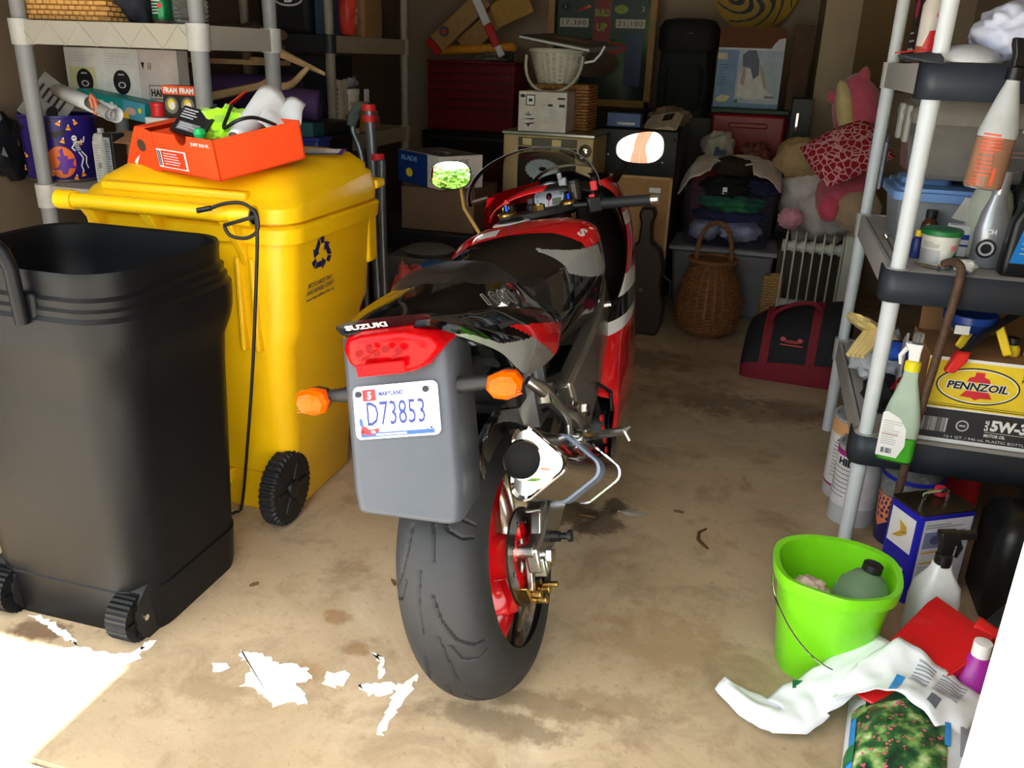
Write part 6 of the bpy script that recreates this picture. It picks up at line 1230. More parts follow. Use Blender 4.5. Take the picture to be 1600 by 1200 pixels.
# plush, pillows and sacks
FILM=M('cloudy plastic film',(224,210,206),.25,trans=.12,bump=.5,bscale=18); PINK=M('pink plush',(205,90,112),.95,sheen=.5,bump=.3,bscale=150); CREAMP=M('cream plush',(205,186,130),.95,sheen=.5,bump=.3,bscale=150)
cloth('plastic_sack','cloudy clear plastic sack of toys behind the radiator',(.35,5.28,.65),(.22,.20,.24),FILM,3,.22,cat='bag'); 
o=carton('toy_carton','plain carton under the clear sack of toys','box',.14,.60,5.12,.38,0,.40,M('dull carton',(92,82,72),.8)); clean(o)
cloth('tan_pillow','tan pillow in a plastic bag right of the heap of clothes',(.20,5.22,.90),(.15,.13,.11),M('tan ticking',(190,160,116),.8),9,.15,cat='pillow')
pk=thing('pink_plush','large pink and cream plush toy lying over the sack','toy',(.44,4.98,.66)); MB().blob((0,0,.10),(.14,.12,.17),.1,2,1,4,rot=Matrix.Rotation(R_(35),3,'Y')).build('plush_body',PINK,pk); MB().blob((.06,-.08,.02),(.12,.07,.12),.08,2,2,4).build('plush_belly',M('tan plush',(190,160,130),.95,sheen=.5,bump=.3,bscale=150),pk); MB().blob((-.08,-.09,.02),(.06,.05,.07),.08,2,3,3).build('plush_foot',M('deep pink plush',(225,84,110),.95,sheen=.4),pk); MB().lathe([(.006,0),(.006,.004),(0,.005)],10,c=(.10,-.155,.10),axis=(0,-1,0)).build('plush_eye',BLACK,pk)
cloth('pink_bear','pale pink plush toy peeking out under the sack',(.175,4.98,.60),(.065,.06,.06),M('pale pink plush',(225,150,165),.95,sheen=.5),5,.15,cat='toy')
pg=thing('plush_pig','pink plush pig with cream blaze sitting high on the pile','toy',(.43,5.02,1.02)); MB().blob((0,0,.15),(.12,.11,.19),.06,2,1,4,rot=Matrix.Rotation(R_(-14),3,'Y')).build('pig_body',PINK,pg); MB().blob((-.065,-.07,.16),(.045,.05,.15),.06,2,4,4,rot=Matrix.Rotation(R_(-16),3,'Y')).build('cream_blaze',CREAMP,pg); MB().lathe([(.035,0),(.030,.03),(.012,.06),(0,.065)],16,c=(.0,-.02,.31),axis=(.1,-.1,1)).build('ear',PINK,pg); MB().blob((-.13,-.03,.22),(.035,.035,.035),.05,2,6,3).build('ear',PINK,pg)
LEO=bpy.data.materials.new('leopard print'); LEO.use_nodes=True; n_=LEO.node_tree.nodes; l_=LEO.node_tree.links; vo=n_.new('ShaderNodeTexVoronoi'); vo.feature='DISTANCE_TO_EDGE'; vo.inputs['Scale'].default_value=30; t_=n_.new('ShaderNodeTexCoord'); r_=n_.new('ShaderNodeValToRGB'); r_.color_ramp.elements[0].position=.07; r_.color_ramp.elements[0].color=lin((225,160,165))+(1,); r_.color_ramp.elements[1].position=.10; r_.color_ramp.elements[1].color=lin((165,14,38))+(1,); l_.new(t_.outputs['Object'],vo.inputs['Vector']); l_.new(vo.outputs['Distance'],r_.inputs['Fac']); l_.new(r_.outputs['Color'],n_['Principled BSDF'].inputs['Base Color']); n_['Principled BSDF'].inputs['Roughness'].default_value=.9
def pil(u,v):
    a=2*u-1;b=2*v-1; e=(1-abs(a)**3.0)*(1-abs(b)**3.0); return a,b,e
mb=MB()
for sgn in(1,-1): mb.grid(22,22,lambda u,v,s_=sgn:(lambda q:(q[0]*.19*(1-.06*q[1]**2),q[1]*.16*(1-.06*q[0]**2),s_*.075*max(0,q[2])**.6+noise.noise(Vector((u*4,v*4,s_)))*.008*max(0,q[2])))(pil(u,v)))
o=mb.build('leopard_pillow',LEO,loc=(.395,4.82,.98),rot=(R_(38),R_(-26),R_(20)),smooth=180); tag(o,'red and pink leopard print pillow on the plush pile','pillow')
o=carton('pile_base','tall dull box carrying the plush pile','box',.30,.62,5.14,.34,.0,.74,M('dull brown carton',(110,90,68),.8)); clean(o); o.location.y=5.72; o.location.z=0; 
# ================================================================ right shelving unit
RP=M('white shelf post',(208,214,220),.45,var=.03); RS=M('pale grey shelf',(178,176,172),.55,var=.04); DKB=M('dark slate band',(46,52,62),.5,var=.06)
SX0,SX1,SY0,SY1=.385,.985,2.50,3.45; ZS=[.385,.875,1.40]
rs=rack('tall white and slate shelving unit at the right wall',SX0,SX1,SY0,SY1,ZS,.0225,RP,RS,RS,1.95)
for ch in [c for c in rs.children if c.name.startswith('shelf')]:
    z=ZS[[c.name for c in rs.children if c.name.startswith('shelf')].index(ch.name)]; hx,hy=(SX1-SX0)/2,(SY1-SY0)/2; mb=MB(); r=.034
    pts=[(-hx-r,-hy+.06)]+[(-hx-r*math.cos(R_(a)),-hy-r*math.sin(R_(a))) for a in range(0,91,15)]+[(hx,-hy-r)]
    mb.loft([[(x,y,z-.082) for x,y in pts],[(x,y,z+.006) for x,y in pts]],cap=False,closed=False); mb.build('front_band',DKB,ch,solid=.005,smooth=50)
def bottle(name,label,loc,body,mat,rot=0,cat='bottle',cap=None,capmat=None,sx=1,sy=1,group=None,liquid=None):
    t=thing(name,label,cat,loc,rot,group); MB().lathe(body,28,sx=sx,sy=sy).build('bottle_body',mat,t)
    if cap: MB().lathe(cap,22).build('bottle_cap',capmat,t)
    if liquid: MB().lathe(liquid[0],28,sx=sx*.93,sy=sy*.93).build('liquid',liquid[1],t)
    return t
def trigger(t,z,mat,mat2,flip=1,h=.085):
    MB().lathe([(.020,z-.028),(.020,z),(.014,z+.006)],20).build('collar',mat2,t)
    mb=MB(); s=flip; mb.loft([[(x,y,zz) for x,y,zz in r] for r in([(-.014,-.012,z),(.014,-.012,z),(.014,.012,z),(-.014,.012,z)],[(-.016,-.013,z+.03),(.016,-.013,z+.03),(.016,.013,z+.03),(-.016,.013,z+.03)],[(-.024,-.014,z+.05),(.026,-.014,z+.05),(.026,.014,z+.05),(-.024,.014,z+.05)],[(-.026,-.012,z+.066),(.022,-.012,z+.066),(.022,.012,z+.066),(-.026,.012,z+.066)])])
    mb.box((-.042*s,0,z+.054),(.05,.018,.020)); mb.build('spray_head',mat,t,bevel=.003); MB().tube([(-.022*s,0,z+.042),(-.036*s,0,z+.02),(-.030*s,0,z-.008)],[.008,.007,.004],8).build('trigger',mat,t)
HAZY=M('hazy bottle plastic',(224,228,228),.15,trans=.92,ior=1.12); AMBL=M('amber liquid',(196,128,80),.2,trans=.1); GRNL=M('lime liquid',(80,205,15),.12,trans=.1)
# hanging spray bottle with orange lettering
sp=thing('spray_bottle','hazy spray bottle with orange lettering and amber liquid hung on top shelf','spray bottle',(.530,2.432,1.115),R_(10)); sp.rotation_euler=(0,R_(4),R_(10)); MB().lathe([(.044,.124),(.044,.14),(.040,.155),(.026,.215),(.016,.25),(.014,.262)],28).build('bottle_shoulder',M('milky hazy plastic',(216,220,222),.3,trans=.3,ior=1.2),sp); MB().lathe([(.040,0),(.044,.006),(.044,.124)],28).build('bottle_body',HAZY,sp); MB().lathe([(.038,.004),(.0425,.008),(.0425,.122),(0,.122)],28).build('liquid',AMBL,sp); trigger(sp,.285,BPLAST,BPLAST,-1)
pr=Print(fn=lambda a,b,h:Vector(((.0445+h)*math.cos(R_(-112)+a/.044),(.0445+h)*math.sin(R_(-112)+a/.044),b))); OIN=M('orange ink',(228,96,60),.5); pr.lines(-.03,.085,.03,.135,6,OIN,3,.55); pr.lines(-.03,.03,.012,.08,5,OIN,5,.4); pr.rect(.012,.012,.020,.055,OIN); pr.lines(-.032,.006,-.008,.028,3,OIN,2,.5); pr.build('label_print',sp)
# top shelf goods
cn=bottle('drink_can','tall white and red drink can at the front of the top shelf',(.395,2.80,1.4035),[(.026,0),(.030,.008),(.031,.014),(.031,.15),(.026,.163),(.026,.168)],M('white can print',(214,206,196),.3),cat='can'); pr=Print(fn=lambda a,b,h:Vector(((.0312+h)*math.cos(R_(-100)+a/.031),(.0312+h)*math.sin(R_(-100)+a/.031),b))); pr.rect(-.05,.0,.05,.045,M('brown drink print',(150,84,50),.5)); pr.poly([(-.02,.02),(.04,.03),(.04,.09),(.0,.085)],RED); pr.ell(.02,.07,.008,.008,YEL); pr.poly([(-.02,.0),(.02,.0),(.03,.035),(.0,.03)],YEL); pr.ell(.018,.125,.009,.009,M('pink dot',(220,110,110),.5)); pr.bars(.022,.125,.045,.16,5,BLACK,1); pr.build('can_print',cn)
o=carton('dark_magazine','dark pink and black magazine standing behind the drink can','magazine',.385,.395,2.98,.16,1.4035,1.62,M('dark magazine cover',(40,24,30),.4)); pr=Print((-.005,.08,0),(0,-1,0),(0,0,1)); pr.ell(.08,.16,.04,.03,M('magenta print',(180,50,90),.5)); pr.lines(.02,.03,.14,.10,3,LGREY,1,.2); pr.build('cover_print',o); clean(o)
cp=thing('baseball_cap','grey baseball cap with red stripe at the top shelf corner','cap',(.435,2.535,1.4035),R_(-82)); MB().grid(16,8,lambda u,v:(-.085+.17*u,-.06-.085*math.sin(math.pi*u)**.6*v-.0,.012+.016*math.sin(math.pi*u)-.012*v)).build('brim',M('charcoal twill',(58,60,66),.8),cp,solid=.004); MB().grid(24,10,lambda u,v:(.075*math.cos(2*math.pi*u)*math.cos(v*1.4),.08*math.sin(2*math.pi*u)*math.cos(v*1.4)+.02,.005+.042*math.sin(v*1.4)),wrap=True).build('crown',M('pale grey twill',(188,190,194),.8),cp,solid=.003,smooth=180); MB().box((0,-.115,.028),(.010,.08,.003),rot=Matrix.Rotation(R_(8),3,'X')).build('red_stripe',RED,cp)
cloth('white_cloth','crumpled white cloth cap heaped on the top shelf',(.572,2.60,1.478),(.10,.09,.073),M('bluish white cotton',(206,210,232),.9),11,.28,cat='cloth',flat=.066)
o=MB().prism([(0,0),(.10,0),(.09,.11),(.05,.16)],(0,0,0),(1,0,0),(0,0,1),.004).build('paper_sheet',WHITE,loc=(.60,2.462,1.25),rot=(R_(-2),R_(-3),R_(4))); tag(o,'white paper corner hanging from the top shelf band','paper')
sc=bottle('spray_can','small aerosol can with green and red label on the top shelf',(.625,2.515,1.4035),[(.024,0),(.026,.004),(.026,.07),(.022,.08),(.016,.085)],ALU,cat='can',cap=[(.017,.086),(.017,.105),(0,.108)],capmat=BLACK); pr=Print(fn=lambda a,b,h:Vector(((.0262+h)*math.cos(R_(-100)+a/.026),(.0262+h)*math.sin(R_(-100)+a/.026),b))); pr.rect(-.04,.035,.04,.068,M('mint label',(170,205,190),.4)); pr.lines(-.02,.04,.02,.062,3,GREEN,1,.4); pr.rect(-.04,.028,.04,.034,RED); pr.build('can_print',sc)
# clear latched bin on the mid shelf
ZM=.8785
cbn=thing('latched_bin','clear latched storage bin stacked under the top shelf','bin',(.70,3.12,1.075)); CLB=M('clear bin plastic',(196,192,184),.18,trans=.75,ior=1.2); mb=MB(); mb.loft([rr(0,0,.27*k,.20*k,.03,z,4) for z,k in((0,.93),(.005,.94),(.16,1.0),(.16,.98),(.008,.92))]); mb.build('bin_body',CLB,cbn,smooth=40); MB().loft([rr(0,0,.285*k,.215*k,.035*k,z,4) for z,k in((.161,1.0),(.185,1.02),(.20,1.0),(.235,.9),(.245,.8))]).build('bin_lid',M('smoky lid plastic',(190,184,172),.2,trans=.55,ior=1.2),cbn,smooth=40)
for y in(-.10,.06): MB().mm(-.297,-.283,y-.025,y+.025,.10,.21).build('latch',M('clear latch',(205,200,190),.25,trans=.4),cbn,bevel=.004)
MB().mm(-.22,.22,-.15,.15,.01,.12).build('contents',M('mixed grey contents',(110,96,90),.8,var=.4,scale=20),cbn,bevel=.02)
pr=Print((-.10,-.202,.03),(1,0,0),(0,0,1)); pr.lines(0,.0,.14,.07,5,M('faint pink text',(180,130,128),.6),2,.3); pr.build('lettering',cbn)
# blue lidded bin under it
bl=thing('blue_lid_bin','clear storage bin with sky blue lid on the middle shelf','bin',(.66,3.06,ZM)); SKY=M('sky blue lid',(110,150,205),.4); mb=MB(); mb.loft([rr(0,0,.25*k,.17*k,.03,z,4) for z,k in((0,.92),(.005,.93),(.135,1.0),(.135,.98),(.008,.91))]); mb.build('bin_body',M('frosted bin plastic',(190,196,200),.3,trans=.6,ior=1.2),bl,smooth=40); MB().loft([rr(0,0,.268*k,.188*k,.03,z,4) for z,k in((.136,1.0),(.160,1.0),(.162,.93),(.172,.93),(.1725,.5))]).build('bin_lid',SKY,bl,smooth=40); MB().loft([rr(-.16,.03,.075*k,.09*k,.03*k,z,4) for z,k in((.173,1.0),(.188,.95),(.194,.7))]).build('lid_dome',SKY,bl,smooth=50)
o=MB().prism([(0,0),(.10,.0),(.12,.05),(.07,.16),(.02,.14)],(0,0,0),(.2,1,0),(0,.1,1),.008).build('grey_scoop',M('grey scoop plastic',(96,102,110),.45),loc=(.352,2.98,1.03),rot=(0,0,0)); tag(o,'grey plastic scoop standing at the blue lid edge','scoop')
# tub, bolts, tissue, jugs
tb=bottle('compound_tub','white tub with green lid at the front of the middle shelf',(.495,2.60,ZM),[(.042,0),(.044,.004),(.049,.085),(.052,.088)],M('white tub plastic',(214,214,208),.4),cat='tub',cap=[(.054,.088),(.054,.10),(.050,.104),(0,.104)],capmat=GREEN); pr=Print(fn=lambda a,b,h:Vector(((.0445+.005*b/.085+h)*math.cos(R_(-95)+a/.046),(.0445+.005*b/.085+h)*math.sin(R_(-95)+a/.046),b))); pr.rect(-.06,.012,.0,.05,M('silver grey label',(170,172,178),.4)); pr.lines(-.05,.055,.0,.072,3,GREY,1,.3); pr.poly([(.02,.01),(.05,.0),(.05,.05),(.03,.03)],GREEN); pr.rect(.025,.05,.04,.065,M('pink print',(225,140,140),.5)); pr.build('tub_label',tb)
def bolt(label,a,b):
    a=Vector(a);b=Vector(b); t=tag(MB().cyl((0,0,0),b-a,.0045,n=10).build('carriage_bolt',CHROME,loc=a),label,'bolt',group='loose bolts on the middle shelf'); d=(b-a).normalized(); MB().lathe([(.012,-.001),(.012,.002),(.008,.006),(0,.007)],16,c=(b-a),axis=d).build('bolt_head',CHROME,t); return t
bolt('steel bolt leaning at the left edge behind the front post',(.40,2.66,ZM+.004),(.375,2.74,ZM+.045)); bolt('steel bolt lying in front of the white tub',(.435,2.57,ZM+.008),(.49,2.51,ZM+.012))
cloth('tissue','crumpled white tissue in front of the white tub',(.555,2.53,ZM+.018),(.030,.022,.018),WHITE,4,.5,cat='tissue',sub=3); o=MB().lathe([(.010,0),(.010,.010),(.006,.012)],14).build('bottle_top',M('bottle cap blue',(30,90,190),.3),loc=(.548,2.497,ZM+.0012)); tag(o,'tiny blue bottle cap beside the tissue','cap')
jg=bottle('milk_jug','translucent white plastic jug behind the silver bottle',(.645,2.80,ZM),[(.05,0),(.058,.008),(.060,.15),(.050,.185),(.026,.215),(.021,.235)],M('milky plastic',(214,222,206),.4,trans=.25),cat='jug',cap=[(.022,.236),(.022,.252),(0,.254)],capmat=WHITE,sx=1,sy=1.1)
sb_=bottle('silver_bottle','silver grey polish bottle with slanted neck on middle shelf',(.625,2.645,ZM),[(.036,0),(.040,.006),(.042,.10),(.034,.15),(.022,.185),(.019,.20)],M('silver plastic',(160,164,172),.3,.5),cat='bottle',cap=[(.0195,.20),(.021,.21),(.021,.262),(0,.264)],capmat=M('silver ribbed cap',(175,178,184),.3,.6),sx=1,sy=.7); pr=Print((-.04,-.031,.02),(1,0,0),(0,0,1)); pr.ell(.03,.035,.026,.026,BLACK); pr.ell(.03,.035,.02,.02,LGREY); pr.ell(.03,.035,.014,.014,BLACK); pr.text('CH',.022,.075,.014,WHITE,offset=.04); pr.build('bottle_label',sb_)
bb2=thing('black_bottle','black angular bottle with blue label at right shelf edge','bottle',(.695,2.575,ZM)); MB().loft([rr(0,0,.048,.030,.016,0),rr(0,0,.050,.032,.016,.02),rr(.002,0,.046,.031,.016,.14),rr(.012,0,.036,.028,.014,.19),rr(.02,0,.018,.018,.012,.225),rr(.02,0,.016,.016,.010,.245)]).build('bottle_body',BPLAST,bb2); MB().lathe([(.020,.246),(.022,.26),(.022,.31),(.016,.318),(0,.318)],20,c=(.02,0,0)).build('bottle_cap',BPLAST,bb2); pr=Print((-.034,-.0325,.035),(1,0,0),(0,0,1)); pr.poly([(0,0),(.075,0),(.075,.13),(.055,.14),(.02,.11)],M('bright blue label',(20,120,205),.4)); pr.poly([(.018,.075),(.075,.08),(.075,.105),(.03,.10)],YEL); pr.text('Black',.04,.108,.014,WHITE,offset=.05); pr.lines(.02,.02,.07,.06,3,YEL,2,.15); pr.build('bottle_label',bb2)
bb3=bottle('black_aerosol','black capped bottle behind the silver bottle',(.735,2.80,ZM),[(.040,0),(.042,.005),(.042,.19),(.030,.215)],BPLAST,cap=[(.026,.216),(.026,.275),(.02,.285),(0,.286)],capmat=BPLAST); pr=Print((-.02,-.0425,.14),(1,0,0),(0,0,1)); pr.rect(0,0,.03,.04,YEL); pr.build('bottle_label',bb3)
bottle('brown_bottle','small brown bottle with black cap behind the white tub',(.505,2.86,ZM),[(.022,0),(.024,.004),(.024,.075),(.014,.09)],M('brown glass',(96,56,30),.1,trans=.4),cap=[(.016,.091),(.016,.115),(0,.117)],capmat=BLACK)
o=carton('blue_white_box','small white and blue medicine box behind the white tub','box',.545,.60,2.76,.05,ZM,ZM+.09,WHITE); pr=front(o); pr.rect(0,.05,.055,.065,BLUE); pr.rect(0,.03,.055,.036,BLUE); pr.build('box_print',o); clean(o)
o=MB().prism([(0,0),(.05,-.01),(.075,.05),(.03,.06)],(0,0,0),(1,0,0),(0,.3,1),.002).build('folded_note',M('off white note',(200,196,188),.7),loc=(.545,2.78,.985)); tag(o,'folded grey-white note on the medicine box','paper')
bottle('yellow_bottle','small yellow and navy bottle behind the front post',(.455,2.70,ZM),[(.015,0),(.016,.003),(.016,.05),(.009,.06)],M('navy print plastic',(30,44,110),.4),cap=[(.010,.061),(.010,.078),(0,.08)],capmat=YEL)
cloth('white_rag','white rag drooping at the right end of the middle shelf',(.765,2.52,ZM+.03),(.035,.035,.035),M('white rag cotton',(222,222,226),.9),15,.3,cat='rag')
# crowbar hooked over the middle shelf
RUST=M('rusty brown steel',(88,66,52),.7,.3,var=.25,scale=60,bump=.3)
cbp=[(.50,2.52,.90),(.515,2.485,.915),(.53,2.458,.905),(.531,2.447,.86),(.52,2.443,.70),(.505,2.44,.50),(.497,2.437,.33),(.49,2.435,.16)]
o=MB().tube(spline(cbp,5),.0115,10).build('pry_bar',RUST,loc=(0,0,0)); o.data.transform(Matrix.Translation((-.5,-2.45,-.16))); o.location=(.5,2.45,.16); tag(o,'rusty pry bar hooked over the middle shelf edge','pry bar')
# ---- lower shelf (z .385)
ZL=.3885
ob=carton('oil_carton','yellow and black motor oil carton with red bell emblem on lower shelf','box',.515,.915,2.515,.30,ZL,ZL+.255,M('carton brown inside',(150,108,70),.8)); OY=M('oil yellow',(238,208,52),.45); ODK=M('oil charcoal',(52,52,56),.45)
pr=front(ob); W_,H_=ob['w'],ob['h']; pr.rect(0,0,W_,H_,WHITE); pr.rect(.0,.012,W_-.006,H_*.40,ODK); pr.rect(0,H_*.42,W_,H_*.965,OY); pr.rect(0,H_*.435,W_,H_*.445,BLACK); pr.rect(0,H_*.46,W_,H_*.466,BLACK)
ex,ey=W_*.34,H_*.70; pr.ell(ex,ey,.107,.054,BLACK,56); pr.ell(ex,ey,.103,.050,WHITE,56); pr.ell(ex,ey,.100,.047,OY,56)
BEL=M('bell red',(214,52,64),.45); pr.poly([(ex-.03,ey+.012),(ex-.026,ey+.024),(ex-.012,ey+.03),(ex-.012,ey+.042),(ex+.012,ey+.042),(ex+.012,ey+.03),(ex+.026,ey+.024),(ex+.03,ey+.012)],BEL); pr.poly([(ex-.028,ey-.014),(ex+.03,ey-.014),(ex+.042,ey-.032),(ex+.012,ey-.034),(ex,ey-.040),(ex-.012,ey-.034),(ex-.04,ey-.032)],BEL)
pr.text('PENNZOIL',ex,ey-.014,.027,WHITE,wid=.164,align='C',shear=.12,offset=.09); pr.text('PENNZOIL',ex,ey-.012,.023,BLACK,wid=.156,align='C',shear=.12,offset=.03)
pr.text('5W-30',W_*.48,H_*.205,.034,WHITE,wid=.115,offset=.05); pr.text('SAE',W_*.468,H_*.20,.010,WHITE,rot=R_(90),wid=.032,offset=.03); pr.rect(W_*.45,H_*.185,W_*.77,H_*.19,WHITE); pr.text('MOTOR OIL',W_*.45,H_*.13,.010,WHITE,wid=.055,offset=.03); pr.text('12-1 QT. / 946 mL PLASTIC BOTTLES',W_*.20,H_*.065,.009,WHITE,wid=W_*.55); pr.rect(.0,H_*.13,W_*.20,H_*.30,LGREY); pr.bars(.0,H_*.13,W_*.19,H_*.30,22,BLACK,4); pr.text('09',.0,H_*.33,.014,WHITE,offset=.03); pr.ell(W_*.30,H_*.23,.017,.017,LGREY); pr.ell(W_*.30,H_*.23,.013,.013,ODK); pr.rect(W_*.28,H_*.22,W_*.32,H_*.24,LGREY); pr.text('STOP',W_*.60,H_*.86,.011,BLACK,offset=.03); pr.text('PROTECTED',W_*.60,H_*.80,.011,BLACK,wid=.06,offset=.03); pr.build('carton_print',ob)
for y,x in((.149,0),): MB().box((0,.14,H_+.05),(W_*.96,.003,.12),rot=Matrix.Rotation(R_(-14),3,'X')).build('back_flap',CARD,ob)
clean(ob)
fu=thing('blue_funnel','deep blue plastic funnel standing in the oil carton','funnel',(.625,2.645,ZL+.257)); MB().lathe([(.012,0),(.016,.02),(.022,.03),(.070,.075),(.074,.078),(.074,.098),(.070,.10),(.066,.078),(.02,.036),(.010,.02)],36,cap=False).build('funnel_cone',M('deep blue plastic',(18,62,150),.3),fu); MB().mm(-.05,-.012,-.071,-.066,.05,.075).build('white_mark',WHITE,fu)
o=MB().tube([(0,0,0),(.06,.05,.05),(.13,.11,.09),(.20,.20,.105)],[.010,.010,.011,.012],10).build('hose_nozzle',RUBBER,loc=(.585,2.505,.655)); tag(o,'black hose with red nozzle tip over the oil carton','hose'); MB().loft([[(-.022+.004*k*0+ (x*.014),(y*.014)-.02,-.045) for x,y in((-1,-1),(1,-1),(1,1),(-1,1))],[(x*.020,y*.016-.005,-.012) for x,y in((-1,-1),(1,-1),(1,1),(-1,1))],[(x*.018+.01,y*.014+.006,.012) for x,y in((-1,-1),(1,-1),(1,1),(-1,1))]]).build('red_tip',M('safety red plastic',(222,42,36),.4),o,bevel=.006)
for i,(x,y,lab) in enumerate(((.735,2.60,'black-capped oil bottle in the carton, left one'),(.79,2.60,'black-capped oil bottle in the carton, middle one'),(.845,2.60,'black-capped oil bottle in the carton, right one'))):
    t=thing('oil_bottle',lab,'bottle',(x,y,ZL+.257),0,'oil bottles in the carton'); MB().lathe([(.022,0),(.022,.02),(.016,.03)],16).build('bottle_neck',YEL,t); MB().lathe([(.017,.031),(.017,.05),(0,.052)],16).build('bottle_cap',BLACK,t)
for x,y,a,lab in((.605,2.60,.5,'yellow tool handle leaning left in the oil carton'),(.715,2.57,-.4,'yellow tool handle leaning right in the oil carton')):
    o=MB().box((0,0,.03),(.024,.012,.09)).build('yellow_tool',YEL,loc=(x,y,ZL+.275),rot=(R_(-20),a,0),bevel=.005); tag(o,lab,'tool')
# glass cleaner bottle
wx=thing('glass_cleaner','clear spray bottle with green liquid and white label at shelf corner','spray bottle',(.455,2.475,ZL-.02),R_(-12)); wx.location=(.462,2.44,ZL-.04); BD=[(0,1.0),(.012,1.04),(.12,1.04),(.165,.86),(.21,.60),(.245,.42),(.27,.38)]
CLG=M('clear pale green plastic',(226,240,228),.06,trans=.97,ior=1.1); MB().loft([rr(0,0,.048*k,.030*k,.018*k,z,5) for z,k in [(.0,1.0),(.012,1.04),(.078,1.04)]]).build('bottle_body',CLG,wx,smooth=50); MB().loft([rr(0,0,.048*k,.030*k,.018*k,z,5) for z,k in [(.0785,1.04)]+BD[2:]]).build('bottle_shoulder',M('pale green hazy plastic',(206,226,208),.15,trans=.4,ior=1.15),wx,smooth=50); MB().loft([rr(0,0,.045*k,.0275*k,.016*k,z,5) for z,k in((.004,1.0),(.012,1.03),(.075,1.03))]).build('liquid',GRNL,wx,smooth=50)
MB().lathe([(.021,.268),(.021,.292),(.016,.296)],20).build('collar',M('yellow collar',(238,222,40),.4),wx); mb=MB(); mb.loft([[(-.014,-.011,.296),(.014,-.011,.296),(.014,.011,.296),(-.014,.011,.296)],[(-.018,-.012,.325),(.014,-.012,.325),(.014,.012,.325),(-.018,.012,.325)],[(-.03,-.013,.345),(.016,-.013,.345),(.016,.013,.345),(-.03,.013,.345)]]); mb.build('spray_head',WHITE,wx,bevel=.003); MB().lathe([(.014,0),(.015,.02),(.012,.03)],18,c=(.0,0,.345)).build('nozzle_cap',CLEAR,wx); MB().tube([(-.022,0,.33),(-.036,0,.305),(-.032,0,.28)],[.007,.006,.004],8).build('trigger',WHITE,wx)
pr=Print((-.048,-.0318,.015),(1,0,0),(0,0,1)); pr.poly([(0,0),(.055,.0),(.070,.04),(.066,.09),(.045,.12),(.012,.135),(0,.13)],WHITE); pr.lines(.006,.035,.055,.11,11,LGREY,2,.4); pr.lines(.006,.065,.05,.07,1,M('faint pink text',(180,130,128),.6),2,.5); pr.bars(.012,.010,.04,.026,9,BLACK,2); pr.build('bottle_label',wx)
# gloves, rags and a clamp at the left end of the lower shelf
GLV=M('pale yellow leather',(232,208,140),.8,var=.06); gv=thing('work_glove','pale yellow work glove hanging off the lower goods','glove',(.42,2.95,ZL+.19)); MB().blob((0,0,0),(.10,.09,.022),.2,2,3,4,rot=Matrix.Rotation(R_(28),3,'Y')@Matrix.Rotation(R_(-18),3,'X')).build('glove_palm',GLV,gv)
for k in range(4): MB().tube([(-.03+.02*k,-.05,-.0+.008*k),(-.06+.016*k,-.11,-.025),(-.085+.014*k,-.15,-.05)],[.013,.012,.008],8).build('glove_finger',GLV,gv)
cloth('rag_bundle','bundle of white and blue rags on the lower shelf',(.455,2.95,ZL+.10),(.085,.12,.095),M('white blue rag',(200,208,222),.8,var=.1),8,.3,flat=.09,cat='rags'); cloth('blue_rag','bright blue rag on the rag bundle',(.475,2.82,ZL+.165),(.06,.04,.028),M('bright blue cloth',(40,84,190),.85),9,.4,cat='rag',sub=3); cloth('black_pouch','black pouch with yellow trim beside the rag bundle',(.435,2.70,ZL+.065),(.05,.06,.06),BLN,10,.3,flat=.058,cat='pouch',sub=3)
o=MB().tube([(0,0,0),(.01,-.05,.05),(.04,-.08,.08)],.006,8).build('red_tube',M('dark red tube',(150,24,40),.4),loc=(.455,2.64,ZL+.10)); tag(o,'short dark red tube on the black pouch','tube')
o=MB().prism([(0,0),(.06,.0),(.10,.30),(.0,.36)],(0,0,0),(.10,1,0),(0,0,1),.006).build('flat_board',M('lilac grey panel',(178,176,186),.6),loc=(.46,2.60,ZL)); tag(o,'lilac grey flat panel standing in the lower shelf','panel'); o.scale=(1,1,.8)
# ---- floor goods under the shelf
PC=M('grey pail plastic',(170,172,178),.4); 
def can(name,label,loc,r,h,mat,prints=None,lid=True,cat='paint can',group=None):
    t=thing(name,label,cat,loc,0,group); MB().lathe([(r*.98,0),(r,.004),(r,h-.01),(r*1.03,h-.008),(r*1.03,h),(r*.92,h),(r*.90,h-.012),(0,h-.012)],32).build('can_body',mat,t)
    if prints:
        pr=Print(fn=lambda a,b,h_:Vector(((r+h_)*math.cos(R_(-115)+a/r),(r+h_)*math.sin(R_(-115)+a/r),b))); prints(pr); pr.build('can_label',t)
    return t
def pA(pr):
    f0=pr.fn; pr.fn=lambda a,b,h:f0(a,b*.78,h)
    pr.rect(-.14,.0,.14,.06,LGREY); pr.rect(-.14,.06,.14,.30,M('can label white',(222,222,226),.45)); pr.rect(-.14,.30,.14,.36,M('can label peach',(225,170,120),.45)); pr.rect(-.14,.055,.14,.066,M('magenta stripe',(170,40,130),.45)); pr.lines(-.06,.10,.06,.27,10,GREY,2,.22); pr.poly([(-.05,.27),(.02,.28),(.03,.33),(-.02,.32)],M('dark emblem',(50,40,50),.5)); pr.text('MID',.0,.21,.03,BLACK,wid=.06,offset=.06)
can('paint_can','tall white and peach paint pail behind the front post',(.435,2.90,0),.095,.292,PC,pA)
